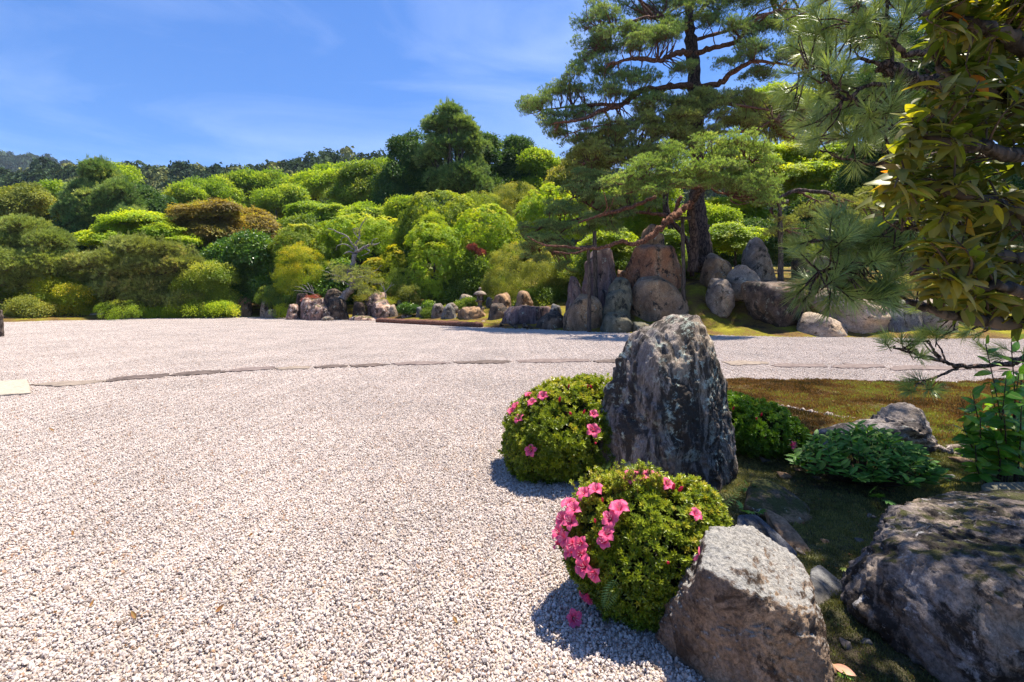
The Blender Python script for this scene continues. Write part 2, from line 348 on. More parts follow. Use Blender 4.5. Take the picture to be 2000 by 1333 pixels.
# ---- sprays (unit size, growing along +Z)
def leaf_quads(c, d, nrm, ln, wd, fold=0.25):
    """rhombic folded leaves: c base, d direction, nrm face normal; 2 triangles each"""
    d = d / np.linalg.norm(d, axis=1)[:, None]; s = np.cross(d, nrm); s /= np.linalg.norm(s, axis=1)[:, None] + 1e-9; u = np.cross(s, d)
    ln = np.asarray(ln)[:, None]; wd = np.asarray(wd)[:, None]
    V = np.stack([c, c + d * ln * 0.5 + s * wd * 0.5 + u * wd * fold, c + d * ln, c + d * ln * 0.5 - s * wd * 0.5 + u * wd * fold], 1).reshape(-1, 3)
    i = np.arange(len(c))[:, None] * 4
    T = np.concatenate([i + [[0, 1, 2]], i + [[0, 2, 3]]]); return V, T
def spray(kind, seed):
    g = np.random.default_rng(seed); Vs, Ts, Ms, off = [], [], [], 0
    def put(V, T, m=0):
        nonlocal off
        Vs.append(V); Ts.append(T + off); Ms.append(np.full(len(T), m, np.int32)); off += len(V)
    if kind in ('broad', 'small', 'glossy'):
        n, ls = {'broad': (34, 0.34), 'small': (64, 0.21), 'glossy': (26, 0.42)}[kind]
        th = g.uniform(0, 2 * np.pi, n); r = np.sqrt(g.uniform(0, 1, n)) * 0.95
        c = np.stack([r * np.cos(th), r * np.sin(th), g.uniform(-0.35, 0.3, n) - 0.25 * r * r], -1)
        d = np.stack([np.cos(th), np.sin(th), g.normal(0.0, 0.45, n)], -1) + g.normal(0, 0.55, (n, 3))
        nr = np.stack([g.normal(0, 0.5, n), g.normal(0, 0.5, n), np.ones(n)], -1)
        put(*leaf_quads(c, d, nr, ls * g.uniform(0.7, 1.25, n), ls * 0.5 * g.uniform(0.8, 1.2, n)))
    elif kind == 'rosette':      # clipped rhododendron: whorls of drooping leaves
        k = 7
        cc = np.stack([g.uniform(-0.8, 0.8, k), g.uniform(-0.8, 0.8, k), g.uniform(-0.2, 0.15, k)], -1)
        for q in cc:
            n = 9; th = np.linspace(0, 2 * np.pi, n, endpoint=False) + g.uniform(0, 1)
            d = np.stack([np.cos(th), np.sin(th), g.normal(0.25, 0.35, n)], -1)
            put(*leaf_quads(np.repeat(q[None], n, 0), d, np.tile([0, 0, 1.0], (n, 1)) + g.normal(0, 0.2, (n, 3)), 0.36 * g.uniform(0.8, 1.2, n), np.full(n, 0.14)))
    elif kind == 'maple':
        n = 60; th = g.uniform(0, 2 * np.pi, n); r = np.sqrt(g.uniform(0, 1, n)) * 1.05
        c = np.stack([r * np.cos(th), r * np.sin(th), g.normal(0, 0.07, n) - 0.12 * r * r], -1)
        d = np.stack([np.cos(th), np.sin(th), g.normal(-0.15, 0.25, n)], -1) + g.normal(0, 0.6, (n, 3)) * [1, 1, 0.3]
        put(*leaf_quads(c, d, np.stack([g.normal(0, 0.25, n), g.normal(0, 0.25, n), np.ones(n)], -1), 0.23 * g.uniform(0.7, 1.3, n), 0.2 * g.uniform(0.8, 1.2, n), 0.1))
    elif kind == 'pine':
        for q in range(9):
            b = np.array([g.uniform(-0.75, 0.75), g.uniform(-0.75, 0.75), g.uniform(-0.25, 0.1)]); n = 16
            ax = np.array([b[0] * 0.4, b[1] * 0.4, 1.0]); th = g.uniform(0, 2 * np.pi, n); sp = g.uniform(0.25, 0.95, n)
            d = ax + np.stack([np.cos(th) * sp, np.sin(th) * sp, g.normal(0, 0.2, n)], -1)
            c = b + np.outer(g.uniform(0, 0.22, n), ax)
            put(*leaf_quads(c, d, g.normal(0, 1, (n, 3)), 0.42 * g.uniform(0.7, 1.2, n), np.full(n, 0.035), 0.0))
            V, Q, T = tube([b - ax * 0.18, b + ax * 0.3], [0.02, 0.012], 3, False); put(V, np.vstack([Q[:, [0, 1, 2]], Q[:, [0, 2, 3]]]), 1)
    elif kind == 'conifer':
        for q in range(12):
            th = g.uniform(0, 2 * np.pi); a = np.array([math.cos(th), math.sin(th), g.uniform(-0.1, 0.5)]); m = 9
            tt = np.linspace(0.15, 1, m); c = np.outer(tt, a) * [1, 1, 0.6] + g.normal(0, 0.05, (m, 3))
            d = a + g.normal(0, 0.7, (m, 3)); put(*leaf_quads(c, d, g.normal(0, 1, (m, 3)) + [0, 0, 1], 0.25 * g.uniform(0.7, 1.3, m), np.full(m, 0.10), 0.1))
    elif kind == 'bottle':       # a pine shoot near the lens: 0.30 m of stem, long paired needles
        for q in range(46):
            t_ = q / 46; b = np.array([0.02 * math.sin(q), 0.02 * math.cos(q), t_ * 0.55]); th = q * 2.4 + g.uniform(-0.3, 0.3)
            sp = 1.15 - 0.75 * t_ + g.normal(0, 0.12)
            for e in (-0.06, 0.06):
                d = np.array([[math.cos(th + e) * sp, math.sin(th + e) * sp, 0.75]]); d /= np.linalg.norm(d)
                ln = 0.95 * g.uniform(0.8, 1.15)
                mid = b + d * ln * 0.5; tip = b + d * ln + np.array([[0, 0, -0.05 * ln]])
                s = np.cross(d, [[0.3, 0.1, 1.0]]); s /= np.linalg.norm(s); w = 0.011
                V = np.vstack([b - s * w * 0.6, b + s * w * 0.6, mid + s * w, mid - s * w, tip])
                put(V, np.array([[0, 1, 2], [0, 2, 3], [3, 2, 4]]))
        V, Q, T = tube([[0, 0, -0.3], [0, 0, 0.2], [0, 0, 0.62]], [0.03, 0.028, 0.015], 5, False); put(V, np.vstack([Q[:, [0, 1, 2]], Q[:, [0, 2, 3]]]), 1)
    elif kind == 'azalea':       # one shoot tip with a whorl of small leaves
        for tier, (n, z, el) in enumerate(((6, 0.0, 0.35), (5, 0.3, 0.8), (4, 0.5, 1.5))):
            th = np.linspace(0, 2 * np.pi, n, endpoint=False) + tier * 0.5 + g.uniform(0, 0.6)
            d = np.stack([np.cos(th), np.sin(th), np.full(n, el) + g.normal(0, 0.2, n)], -1)
            ln = 0.95 * g.uniform(0.75, 1.15, n) * (1 - tier * 0.15)
            nr = np.tile([0, 0, 1.0], (n, 1)) + g.normal(0, 0.15, (n, 3))
            d /= np.linalg.norm(d, axis=1)[:, None]; s = np.cross(d, nr); s /= np.linalg.norm(s, axis=1)[:, None]; u = np.cross(s, d)
            b = np.tile([0, 0, z], (n, 1)); l = ln[:, None]; wd = l * 0.17
            V = np.stack([b, b + d * l * .35 + s * wd + u * wd * .4, b + d * l * .75 + s * wd * .8 + u * wd * .2, b + d * l - u * l * .06, b + d * l * .75 - s * wd * .8 + u * wd * .2, b + d * l * .35 - s * wd + u * wd * .4], 1).reshape(-1, 3)
            i = np.arange(n)[:, None] * 6
            put(V, np.concatenate([i + [[0, 1, 3]], i + [[1, 2, 3]], i + [[0, 3, 5]], i + [[3, 4, 5]]]))
        V, Q, T = tube([[0, 0, -1.1], [0, 0, 0.5]], [0.05, 0.03], 3, False); put(V, np.vstack([Q[:, [0, 1, 2]], Q[:, [0, 2, 3]]]), 1)
    elif kind == 'moss':
        n = 30; c = np.stack([g.uniform(-1, 1, n), g.uniform(-1, 1, n), np.zeros(n) - 0.1], -1)
        d = np.stack([g.normal(0, 0.45, n), g.normal(0, 0.45, n), np.ones(n)], -1)
        put(*leaf_quads(c, d, g.normal(0, 1, (n, 3)), 0.5 * g.uniform(0.5, 1.3, n), np.full(n, 0.12), 0.0))
    elif kind == 'crown':        # a whole far-off tree crown, a few pixels to a few dozen across
        n = 420; v = g.normal(0, 1, (n, 3)); v /= np.linalg.norm(v, axis=1)[:, None]; v[:, 2] = np.abs(v[:, 2]) * 1.1 - 0.25
        lob = 1 + 0.55 * fbm(v * 2.6 + seed, 4, seed) + g.normal(0, 0.07, n)
        c = v * lob[:, None]
        d = np.cross(v, g.normal(0, 1, (n, 3))); put(*leaf_quads(c, d, v + g.normal(0, 0.5, (n, 3)), 0.3 * g.uniform(0.6, 1.4, n), np.full(n, 0.2), 0.2))
    return np.concatenate(Vs), np.concatenate(Ts), np.concatenate(Ms)
_sp = {}
def sprays(kind):
    if kind not in _sp: _sp[kind] = [spray(kind, 11 + 7 * k) for k in range(NV)]
    return _sp[kind]

# ------------------------------------------------------------------ rocks: rounded intersections of half-spaces, then broken up
def cube_sphere(n):
    key = n
    if key in _cs: return _cs[key]
    t = np.tan(np.linspace(-1, 1, n + 1) * np.pi / 4); a, b = np.meshgrid(t, t, indexing='ij'); o = np.ones_like(a)
    V, Q, off = [], [], 0
    for f in ((o, a, b), (-o, b, a), (b, o, a), (a, -o, b), (a, b, o), (b, a, -o)):
        V.append(np.stack(f, -1).reshape(-1, 3)); i = np.arange(n)[:, None] * (n + 1) + np.arange(n)[None, :]
        Q.append((np.stack([i, i + n + 1, i + n + 2, i + 1], -1).reshape(-1, 4)) + off); off += (n + 1) ** 2
    V = np.concatenate(V); Q = np.concatenate(Q)
    kk = np.round(V * 1e5).astype(np.int64); _, idx, inv = np.unique(kk, axis=0, return_index=True, return_inverse=True)
    V = V[idx]; Q = inv.reshape(-1)[Q]; V = V / np.linalg.norm(V, axis=1)[:, None]
    _cs[key] = (V, Q); return _cs[key]
_cs = {}
def hull_planes(pts):
    bm = bmesh.new()
    for p in pts: bm.verts.new(p)
    bmesh.ops.convex_hull(bm, input=bm.verts); bm.normal_update()
    n = np.array([f.normal[:] for f in bm.faces if f.calc_area() > 1e-7]); c = np.array([f.calc_center_median()[:] for f in bm.faces if f.calc_area() > 1e-7])
    bm.free(); cen = np.mean(pts, 0)
    s = np.sign(((c - cen) * n).sum(1)); s[s == 0] = 1; n = n * s[:, None]
    return n, (n * c).sum(1)
def rock_mesh(name, hulls, mat, seed=0, n=16, p=16, amp=0.06, freq=1.0, rid=0.5, strata=0.0, sdir=(0.2, 0.1, 1), center=None, fine=0.35, base=(0, 0, 0), jit=0.03, sfreq=7.0, oct=5, cuts=0, cutd=(0.80, 0.97)):
    """hulls: list of point lists (metres). amp is relative to size."""
    rng = np.random.default_rng(seed + 5)
    D, Q = cube_sphere(n); allp = np.concatenate([np.asarray(h, float) for h in hulls])
    size = float(np.mean(allp.max(0) - allp.min(0)))
    c = np.mean(allp, 0) if center is None else np.array(center)
    r = np.zeros(len(D))
    for h in hulls:
        h = np.asarray(h, float); h = h + rng.normal(0, jit * size, h.shape) * (h[:, 2:3] > h[:, 2].min() + 0.02)
        pn, pd = hull_planes(h); dd = np.maximum(pd - pn @ c, 0.02 * size)
        if cuts:
            cn = rng.normal(0, 1, (cuts, 3)); cn[:, 2] = np.abs(cn[:, 2]) * 0.7; cn[:, 1] = -np.abs(cn[:, 1]); cn /= np.linalg.norm(cn, axis=1)[:, None]
            cdist = ((h - c) @ cn.T).max(0) * rng.uniform(cutd[0], cutd[1], cuts); pn = np.vstack([pn, cn]); dd = np.concatenate([dd, cdist])
        q = np.maximum(D @ pn.T, 0) / dd; r = np.maximum(r, (q ** p).sum(1) ** (-1 / p))
    V = c + D * r[:, None]; s = V / size * freq * 2.2 + seed * 7.1
    wrp = np.stack([fbm(s * 0.8 + 5, 2, seed + 1), fbm(s * 0.8 + 9, 2, seed + 2), fbm(s * 0.8 + 13, 2, seed + 3)], -1)
    d = fbm(s + wrp * 0.5, oct, seed) * 0.9 + rid * 0.35 * (ridged(s * 1.4 + wrp, 4, seed + 9) - 0.1)
    # chipped facets: stepped noise
    q = fbm(s * 1.3 + 31, 2, seed + 20) * 4; d = d + 0.22 * (np.floor(q) + np.clip((q - np.floor(q)) * 4, 0, 1) - q)
    d = d + fine * 0.25 * fbm(s * 7, 4, seed + 40, gain=0.6)
    if strata:
        sd = np.array(sdir, float); sd /= np.linalg.norm(sd)
        h = (s + wrp * 0.35) @ sd * sfreq; hq = vnoise(np.stack([h, np.zeros_like(h), np.zeros_like(h)], -1), seed + 60)
        h2 = vnoise(np.stack([h * 2.7, s[:, 0] * 0.6, s[:, 1] * 0.6], -1), seed + 61)
        d = d + strata * (hq * 0.7 + h2 * 0.5)
    V = V + D * (d * amp * size)[:, None]
    return mk_mesh(name, V - np.array(base), [Q], [mat], True)

# ================================================================== THE GROUND
_edge = [G(-900, 634), G(-300, 631), G(0, 630), G(200, 624), G(430, 618), G(560, 621), G(735, 627), G(860, 634), G(980, 641), G(1170, 649), G(1390, 656), G(1730, 661), G(2000, 663), G(2600, 668)]
_ex = np.array([p[0] for p in _edge]); _ey = np.array([p[1] for p in _edge])
def edge_y(x): return np.interp(x, _ex, _ey)
POLY = np.array([(3.1, 8.0), (3.7, 8.15), (4.6, 7.95), (5.5, 8.1), (6.6, 7.8), (7.6, 8.0), (9, 8.25), (16, 8.5), (16, -4), (1.25, -4), (0.98, 1.2), (0.86, 1.75), (0.74, 2.05), (0.72, 2.4), (0.66, 2.75), (0.62, 3.3), (0.85, 3.9), (1.3, 4.7), (1.9, 5.8), (2.4, 7.0)])
def sdist(x, y, poly):
    """distance inside the polygon (negative outside)"""
    d = np.full(x.shape, 1e9); ins = np.zeros(x.shape, bool); n = len(poly)
    for i in range(n):
        ax, ay = poly[i]; bx, by = poly[(i + 1) % n]; ex, ey = bx - ax, by - ay
        t = np.clip(((x - ax) * ex + (y - ay) * ey) / (ex * ex + ey * ey), 0, 1)
        d = np.minimum(d, np.hypot(x - ax - t * ex, y - ay - t * ey))
        c = ((ay > y) != (by > y)) & (x < (bx - ax) * (y - ay) / (by - ay + 1e-12) + ax); ins ^= c
    return np.where(ins, d, -d)
def sst(t): t = np.clip(t, 0, 1); return t * t * (3 - 2 * t)
def ht(x, y):
    x = np.asarray(x, float); y = np.asarray(y, float)
    p = np.stack([x, y, np.zeros_like(x)], -1).reshape(-1, 3)
    nz = fbm(p * 0.9, 3, 3).reshape(x.shape); n2 = fbm(p * 5, 3, 8).reshape(x.shape)
    ds = sdist(x, y, POLY) + nz * 0.10 + 0.12 * n2 * sst((y - 5) / 2)
    far = sst((y - 3.9) / 1.6)
    z1 = sst((ds + 0.06) / 0.5) * (0.045 + 0.10 * far) + sst(ds / 2.0) * (0.05 + 0.07 * nz) + 0.022 * n2 * sst(ds / 0.3)
    d = y - edge_y(x) + nz * 0.35
    hb = np.interp(x, [-40, -8, 0, 3.4, 6, 12, 40], [0.45, 0.6, 0.65, 0.9, 1.9, 2.1, 2.6])
    z2 = sst((d + 0.1) / 0.5) * 0.09 + sst(d / 5.5) * hb * (1 + 0.1 * nz) + np.maximum(0, d - 6) * 0.055 + 0.05 * nz * sst(d / 2)
    return -0.022 + np.where(ds > -0.06, z1, 0) + np.where(d > -0.1, z2, 0)
def gz(x, y): return float(ht(np.array([float(x)]), np.array([float(y)]))[0])
def grow(a, b, s, g, mx):
    o = [a]
    while o[-1] < b: o.append(o[-1] + s); s = min(s * g, mx)
    return o
xs = sorted(set([-v for v in grow(0, 2500, 0.5, 1.09, 400)] + list(np.arange(0.3, 8, 0.09)) + grow(8, 2500, 0.2, 1.09, 400)))
ys = list(np.arange(-6, 1.2, 0.6)) + list(np.arange(1.2, 9, 0.09)) + grow(9.0, 3000, 0.25, 1.022, 300)
X, Y = np.meshgrid(np.array(xs), np.array(ys), indexing='ij')
Z = ht(X, Y)
i = np.arange(len(xs) - 1)[:, None] * len(ys) + np.arange(len(ys) - 1)[None, :]
Q = np.stack([i, i + len(ys), i + len(ys) + 1, i + 1], -1).reshape(-1, 4)
def ground_mat():
    m, t, out = newmat('moss_and_earth')
    g = t.nodes.new('ShaderNodeNewGeometry')
    a = N(t, 'ShaderNodeTexNoise', _Scale=0.9, _Detail=6.0, _Roughness=0.62); L(t, g.outputs['Position'], a.inputs['Vector'])
    b = N(t, 'ShaderNodeTexNoise', _Scale=14.0, _Detail=6.0, _Roughness=0.7); L(t, g.outputs['Position'], b.inputs['Vector'])
    c = N(t, 'ShaderNodeTexNoise', _Scale=90.0, _Detail=3.0, _Roughness=0.7); L(t, g.outputs['Position'], c.inputs['Vector'])
    f = math_(t, 'ADD', math_(t, 'MULTIPLY', a.outputs['Fac'], 0.75), math_(t, 'MULTIPLY', b.outputs['Fac'], 0.25))
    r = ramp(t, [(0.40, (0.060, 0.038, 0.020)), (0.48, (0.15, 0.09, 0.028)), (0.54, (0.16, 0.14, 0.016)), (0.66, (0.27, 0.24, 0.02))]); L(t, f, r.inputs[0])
    rn_ = ramp(t, [(0.40, (0.055, 0.043, 0.030)), (0.50, (0.095, 0.090, 0.045)), (0.62, (0.15, 0.155, 0.070))]); L(t, f, rn_.inputs[0])  # near moss: a duller kind, also darkened to stand for the shade there
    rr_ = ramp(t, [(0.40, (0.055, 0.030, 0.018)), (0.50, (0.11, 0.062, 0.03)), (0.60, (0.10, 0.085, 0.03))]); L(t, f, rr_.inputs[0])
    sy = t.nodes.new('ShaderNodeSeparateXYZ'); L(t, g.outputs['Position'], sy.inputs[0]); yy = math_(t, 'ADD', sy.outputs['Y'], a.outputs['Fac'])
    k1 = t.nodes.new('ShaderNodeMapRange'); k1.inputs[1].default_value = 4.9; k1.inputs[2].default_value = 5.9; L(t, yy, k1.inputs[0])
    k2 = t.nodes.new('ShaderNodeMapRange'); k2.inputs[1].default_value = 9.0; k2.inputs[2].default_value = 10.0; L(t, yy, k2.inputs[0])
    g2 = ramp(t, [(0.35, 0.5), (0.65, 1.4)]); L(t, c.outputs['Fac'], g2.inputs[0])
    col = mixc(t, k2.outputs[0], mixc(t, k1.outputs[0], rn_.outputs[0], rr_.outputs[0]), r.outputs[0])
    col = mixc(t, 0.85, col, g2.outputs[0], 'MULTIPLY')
    pr = N(t, 'ShaderNodeBsdfPrincipled', _Roughness=0.95); pr.inputs['Specular IOR Level'].default_value = 0.1
    L(t, col, pr.inputs['Base Color'])
    h = math_(t, 'ADD', c.outputs['Fac'], math_(t, 'MULTIPLY', b.outputs['Fac'], 2.0))
    bp = N(t, 'ShaderNodeBump', _Strength=0.8, _Distance=0.015); L(t, h, bp.inputs['Height']); L(t, bp.outputs[0], pr.inputs['Normal'])
    L(t, pr.outputs[0], out.inputs[0]); return m
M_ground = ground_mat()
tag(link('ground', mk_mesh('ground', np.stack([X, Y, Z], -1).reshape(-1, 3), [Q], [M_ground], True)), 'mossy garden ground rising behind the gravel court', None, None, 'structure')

# ------------------------------------------------------------------ gravel
def gravel_mat():
    m, t, out = newmat('pale_crushed_granite')
    at = t.nodes.new('ShaderNodeAttribute'); at.attribute_type = 'GEOMETRY'; at.attribute_name = 'peb'
    g = t.nodes.new('ShaderNodeNewGeometry')
    nz = N(t, 'ShaderNodeTexNoise', _Scale=0.7, _Detail=5.0, _Roughness=0.6); L(t, g.outputs['Position'], nz.inputs['Vector'])
    sp = N(t, 'ShaderNodeTexNoise', _Scale=260.0, _Detail=2.0); L(t, g.outputs['Position'], sp.inputs['Vector'])
    r = ramp(t, [(0.0, (0.17, 0.12, 0.09)), (0.05, (0.34, 0.265, 0.225)), (0.22, (0.45, 0.38, 0.335)), (0.6, (0.525, 0.45, 0.405)), (0.93, (0.60, 0.52, 0.47)), (0.965, (0.42, 0.28, 0.19)), (1.0, (0.30, 0.17, 0.10))])
    L(t, at.outputs['Fac'], r.inputs[0])
    a = ramp(t, [(0.32, 0.84), (0.62, 1.05)]); L(t, nz.outputs['Fac'], a.inputs[0])
    b = ramp(t, [(0.35, 0.8), (0.6, 1.1)]); L(t, sp.outputs['Fac'], b.inputs[0])
    col = mixc(t, 1.0, mixc(t, 1.0, r.outputs[0], a.outputs[0], 'MULTIPLY'), b.outputs[0], 'MULTIPLY')
    pr = N(t, 'ShaderNodeBsdfPrincipled', _Roughness=0.8); pr.inputs['Specular IOR Level'].default_value = 0.3
    L(t, col, pr.inputs['Base Color']); L(t, pr.outputs[0], out.inputs[0]); return m
M_gravel = gravel_mat()
TS = 0.64
def gravel_tile(seed, n=6200):
    g = np.random.default_rng(seed)
    bm = bmesh.new(); bmesh.ops.create_icosphere(bm, subdivisions=1, radius=1); bm.verts.ensure_lookup_table()
    iv = np.array([v.co[:] for v in bm.verts]); it = np.array([[v.index for v in f.verts] for f in bm.faces]); bm.free()
    c = np.stack([g.uniform(-TS / 2, TS / 2, n), g.uniform(-TS / 2, TS / 2, n), g.uniform(-0.010, 0.0035, n)], -1)
    r = g.gamma(9, 1 / 9., n) * 0.0056
    c[:, 2] += 0.0046 * np.sin(c[:, 0] * 2 * np.pi / 0.16) + 0.003 * fbm(np.stack([c[:, 0] * 7, c[:, 1] * 7, c[:, 2] * 0], -1), 2, seed)
    V = iv[None] * (1 + g.normal(0, 0.16, (n, 12, 1))) * r[:, None, None] * g.uniform(0.7, 1.3, (n, 1, 3)) * [1, 1, 0.8]
    q = g.normal(0, 1, (n, 4)); q /= np.linalg.norm(q, axis=1)[:, None]; w, x, y, z = q.T
    Rm = np.stack([1 - 2 * (y * y + z * z), 2 * (x * y - z * w), 2 * (x * z + y * w), 2 * (x * y + z * w), 1 - 2 * (x * x + z * z), 2 * (y * z - x * w), 2 * (x * z - y * w), 2 * (y * z + x * w), 1 - 2 * (x * x + y * y)], -1).reshape(n, 3, 3)
    V = np.einsum('nij,nkj->nki', Rm, V) + c[:, None, :]
    T = (it[None] + np.arange(n)[:, None, None] * 12).reshape(-1, 3)
    return (V.reshape(-1, 3), T, np.zeros(len(T), np.int32)), np.repeat(g.uniform(0, 1, n), 12)
tiles = [gravel_tile(100 + k) for k in range(NV)]
rg = np.random.default_rng(3)
gx, gy = np.meshgrid(np.arange(-36, 24, TS), np.arange(0.6, 35, TS), indexing='ij'); gx = gx.ravel(); gy = gy.ravel()
keep = (np.abs(gx) < gy * 1.12 + 2.2) & (gy < edge_y(gx) + 0.5) & (sdist(gx, gy, POLY) < 0.75)
gx, gy = gx[keep], gy[keep]; k = len(gx)
go_ = scatter('gravel', [t[0] for t in tiles], np.stack([gx, gy, rg.uniform(-0.001, 0.001, k)], -1), np.tile([0, 0, 1.0], (k, 1)), np.ones(k) * 1.004, np.zeros(k), [M_gravel], rng=rg, spin=rg.integers(0, 2, k) * np.pi + np.pi / 2)
a = go_.data.attributes.new('peb', 'FLOAT', 'POINT'); a.data.foreach_set('value', np.concatenate([np.zeros(k)] + [t[1] for t in tiles]).astype(np.float32))
tag(go_, 'pale pinkish white crushed granite gravel covering the dry garden court', None, None, 'stuff')
# the bed under the loose stones
bx = np.array([-60, -20, 30, 60.]); 
bed = MB(); exs = np.linspace(-70, 40, 60); eys = np.clip(edge_y(exs) + 0.25, 5, 60)
Vb = np.concatenate([np.stack([exs, np.full(60, -8.0), np.full(60, -0.010)], -1), np.stack([exs, eys, np.full(60, -0.010)], -1)])
ii = np.arange(59); bed.add(Vb, Q=np.stack([ii, ii + 1, ii + 61, ii + 60], -1))
M_bed = plain_mat('compacted_gravel_bed', (0.27, 0.225, 0.185), (0.44, 0.375, 0.32), 70, 0.9, 0.6, 0.1, 4.0, 0.01)
tag(link('gravel_bed', bed.mesh('gravel_bed', [M_bed], False)), 'compacted bed under the loose white gravel', None, None, 'structure')

# ------------------------------------------------------------------ far hills and their woods
def hill(name, label, Yr, Y0, z0, sky, cr, spc, mat, seed, depth=80, xr=(-1.3, 1.4)):
    """ridge at distance Yr whose tree tops follow the skyline SKY (px -> py); slope starts at Y0"""
    g = np.random.default_rng(seed)
    sx, sy = zip(*sky)
    def hz(x, y):
        px = 1000 + x / Yr * F
        zr = H + (HOR - np.interp(px, sx, sy)) / F * Yr - cr * 2.15
        t = (y - Y0) / (Yr - Y0)
        up = z0 + (zr - z0) * sst(np.clip(t, 0, 1)) ** 0.9
        dn = np.clip((y - Yr) / depth, 0, 1)
        return up - dn * dn * zr * 1.05 + 1.5 * fbm(np.stack([x / 30, y / 30, 0 * x], -1).reshape(-1, 3), 3, seed).reshape(x.shape) * sst(t * 2) * (1 - dn)
    X, Y = np.meshgrid(np.linspace(xr[0] * Yr, xr[1] * Yr, 120), np.linspace(Y0, Yr + depth, 50), indexing='ij')
    i = np.arange(119)[:, None] * 50 + np.arange(49)[None, :]
    tag(link(name, mk_mesh(name, np.stack([X, Y, hz(X, Y)], -1).reshape(-1, 3), [np.stack([i, i + 50, i + 51, i + 1], -1).reshape(-1, 4)], [M_ground], True)), label, None, None, 'structure')
    gx, gy = np.meshgrid(np.arange(-Yr * 1.15, Yr * 1.15, spc), np.arange(Y0 + 5, Yr + spc, spc), indexing='ij')
    gx = (gx + g.normal(0, spc * 0.3, gx.shape)).ravel(); gy = (gy + g.normal(0, spc * 0.3, gy.shape)).ravel()
    gzz = hz(gx, gy); k = len(gx)
    s = cr * g.uniform(0.5, 1.3, k); 
    tint = g.uniform(0.05, 0.6, k); tint[g.random(k) < 0.13] = 0.97; 
    sc3 = np.stack([s, s, s * g.uniform(0.9, 1.7, k)], -1)
    o = scatter('forest', sprays('crown'), np.stack([gx, gy, gzz], -1), np.tile([0, 0, 1.0], (k, 1)) + g.normal(0, 0.08, (k, 3)), sc3, tint, [mat], rng=g)
    tag(o, label.replace('hill', 'forest on the hill'), None, None, 'stuff')
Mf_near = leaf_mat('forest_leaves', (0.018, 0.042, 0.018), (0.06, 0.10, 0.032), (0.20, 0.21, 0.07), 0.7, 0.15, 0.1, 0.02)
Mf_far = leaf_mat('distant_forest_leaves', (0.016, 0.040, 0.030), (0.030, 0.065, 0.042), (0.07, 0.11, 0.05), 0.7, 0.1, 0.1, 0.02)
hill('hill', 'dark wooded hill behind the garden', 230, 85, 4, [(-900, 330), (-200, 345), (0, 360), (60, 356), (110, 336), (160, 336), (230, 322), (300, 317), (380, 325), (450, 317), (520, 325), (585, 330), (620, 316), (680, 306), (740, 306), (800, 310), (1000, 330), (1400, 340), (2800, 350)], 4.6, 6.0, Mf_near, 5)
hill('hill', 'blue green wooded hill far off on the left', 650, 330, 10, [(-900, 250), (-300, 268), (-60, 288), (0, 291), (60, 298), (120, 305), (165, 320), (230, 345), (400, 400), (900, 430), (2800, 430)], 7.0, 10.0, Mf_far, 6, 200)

# ------------------------------------------------------------------ the air: thin haze round everything
hv, ht_, hl = newmat('pale_haze'); pv = N(ht_, 'ShaderNodeVolumePrincipled', _Density=0.00013); pv.inputs['Color'].default_value = (0.72, 0.85, 1.0, 1); L(ht_, pv.outputs[0], hl.inputs['Volume'])
bm = bmesh.new(); bmesh.ops.create_cube(bm, size=1); me = bpy.data.meshes.new('haze'); bm.to_mesh(me); bm.free(); me.materials.append(hv)
o = link('haze', me, None, (0, 1750, 118)); o.scale = (6400, 3700, 244); tag(o, 'thin pale haze lying over the garden and the far hills', None, None, 'stuff')

# ================================================================== ROCKS
RM = {
 'tan': rock_mat('tan_stone', (0.151, 0.094, 0.053), (0.290, 0.192, 0.115), (0.441, 0.312, 0.193), 1.6, camt=0.25, lamt=0.35),
 'gray': rock_mat('gray_stone', (0.104, 0.088, 0.074), (0.209, 0.177, 0.147), (0.371, 0.322, 0.267), 1.8, camt=0.3, lamt=0.45),
 'green': rock_mat('green_schist', (0.070, 0.073, 0.051), (0.151, 0.146, 0.101), (0.267, 0.244, 0.175), 1.8, camt=0.3, lamt=0.35),
 'purple': rock_mat('purple_stone', (0.087, 0.057, 0.055), (0.174, 0.120, 0.115), (0.313, 0.239, 0.212), 1.8, camt=0.3, lamt=0.4, stretch=(1.6, 1.6, 0.35)),
 'red': rock_mat('reddish_stone', (0.174, 0.078, 0.039), (0.348, 0.172, 0.092), (0.394, 0.270, 0.166), 1.1, camt=0.3, lamt=0.3),
 'dark': rock_mat('dark_stone', (0.041, 0.031, 0.026), (0.099, 0.073, 0.055), (0.232, 0.177, 0.138), 1.6, camt=0.5, lamt=0.35),
 'pink': rock_mat('mottled_pink_stone', (0.116, 0.073, 0.060), (0.278, 0.187, 0.156), (0.534, 0.426, 0.359), 2.4, camt=0.45, lamt=0.6, lich=(0.5, 0.48, 0.46), moss=0.25),
 'light': rock_mat('light_stone', (0.186, 0.140, 0.097), (0.348, 0.281, 0.212), (0.534, 0.447, 0.350), 1.5, camt=0.2, lamt=0.3, stretch=(0.7, 0.7, 1.3)),
 'blue': rock_mat('blue_gray_stone', (0.081, 0.083, 0.083), (0.162, 0.161, 0.152), (0.302, 0.291, 0.267), 1.8, camt=0.3, lamt=0.3),
}
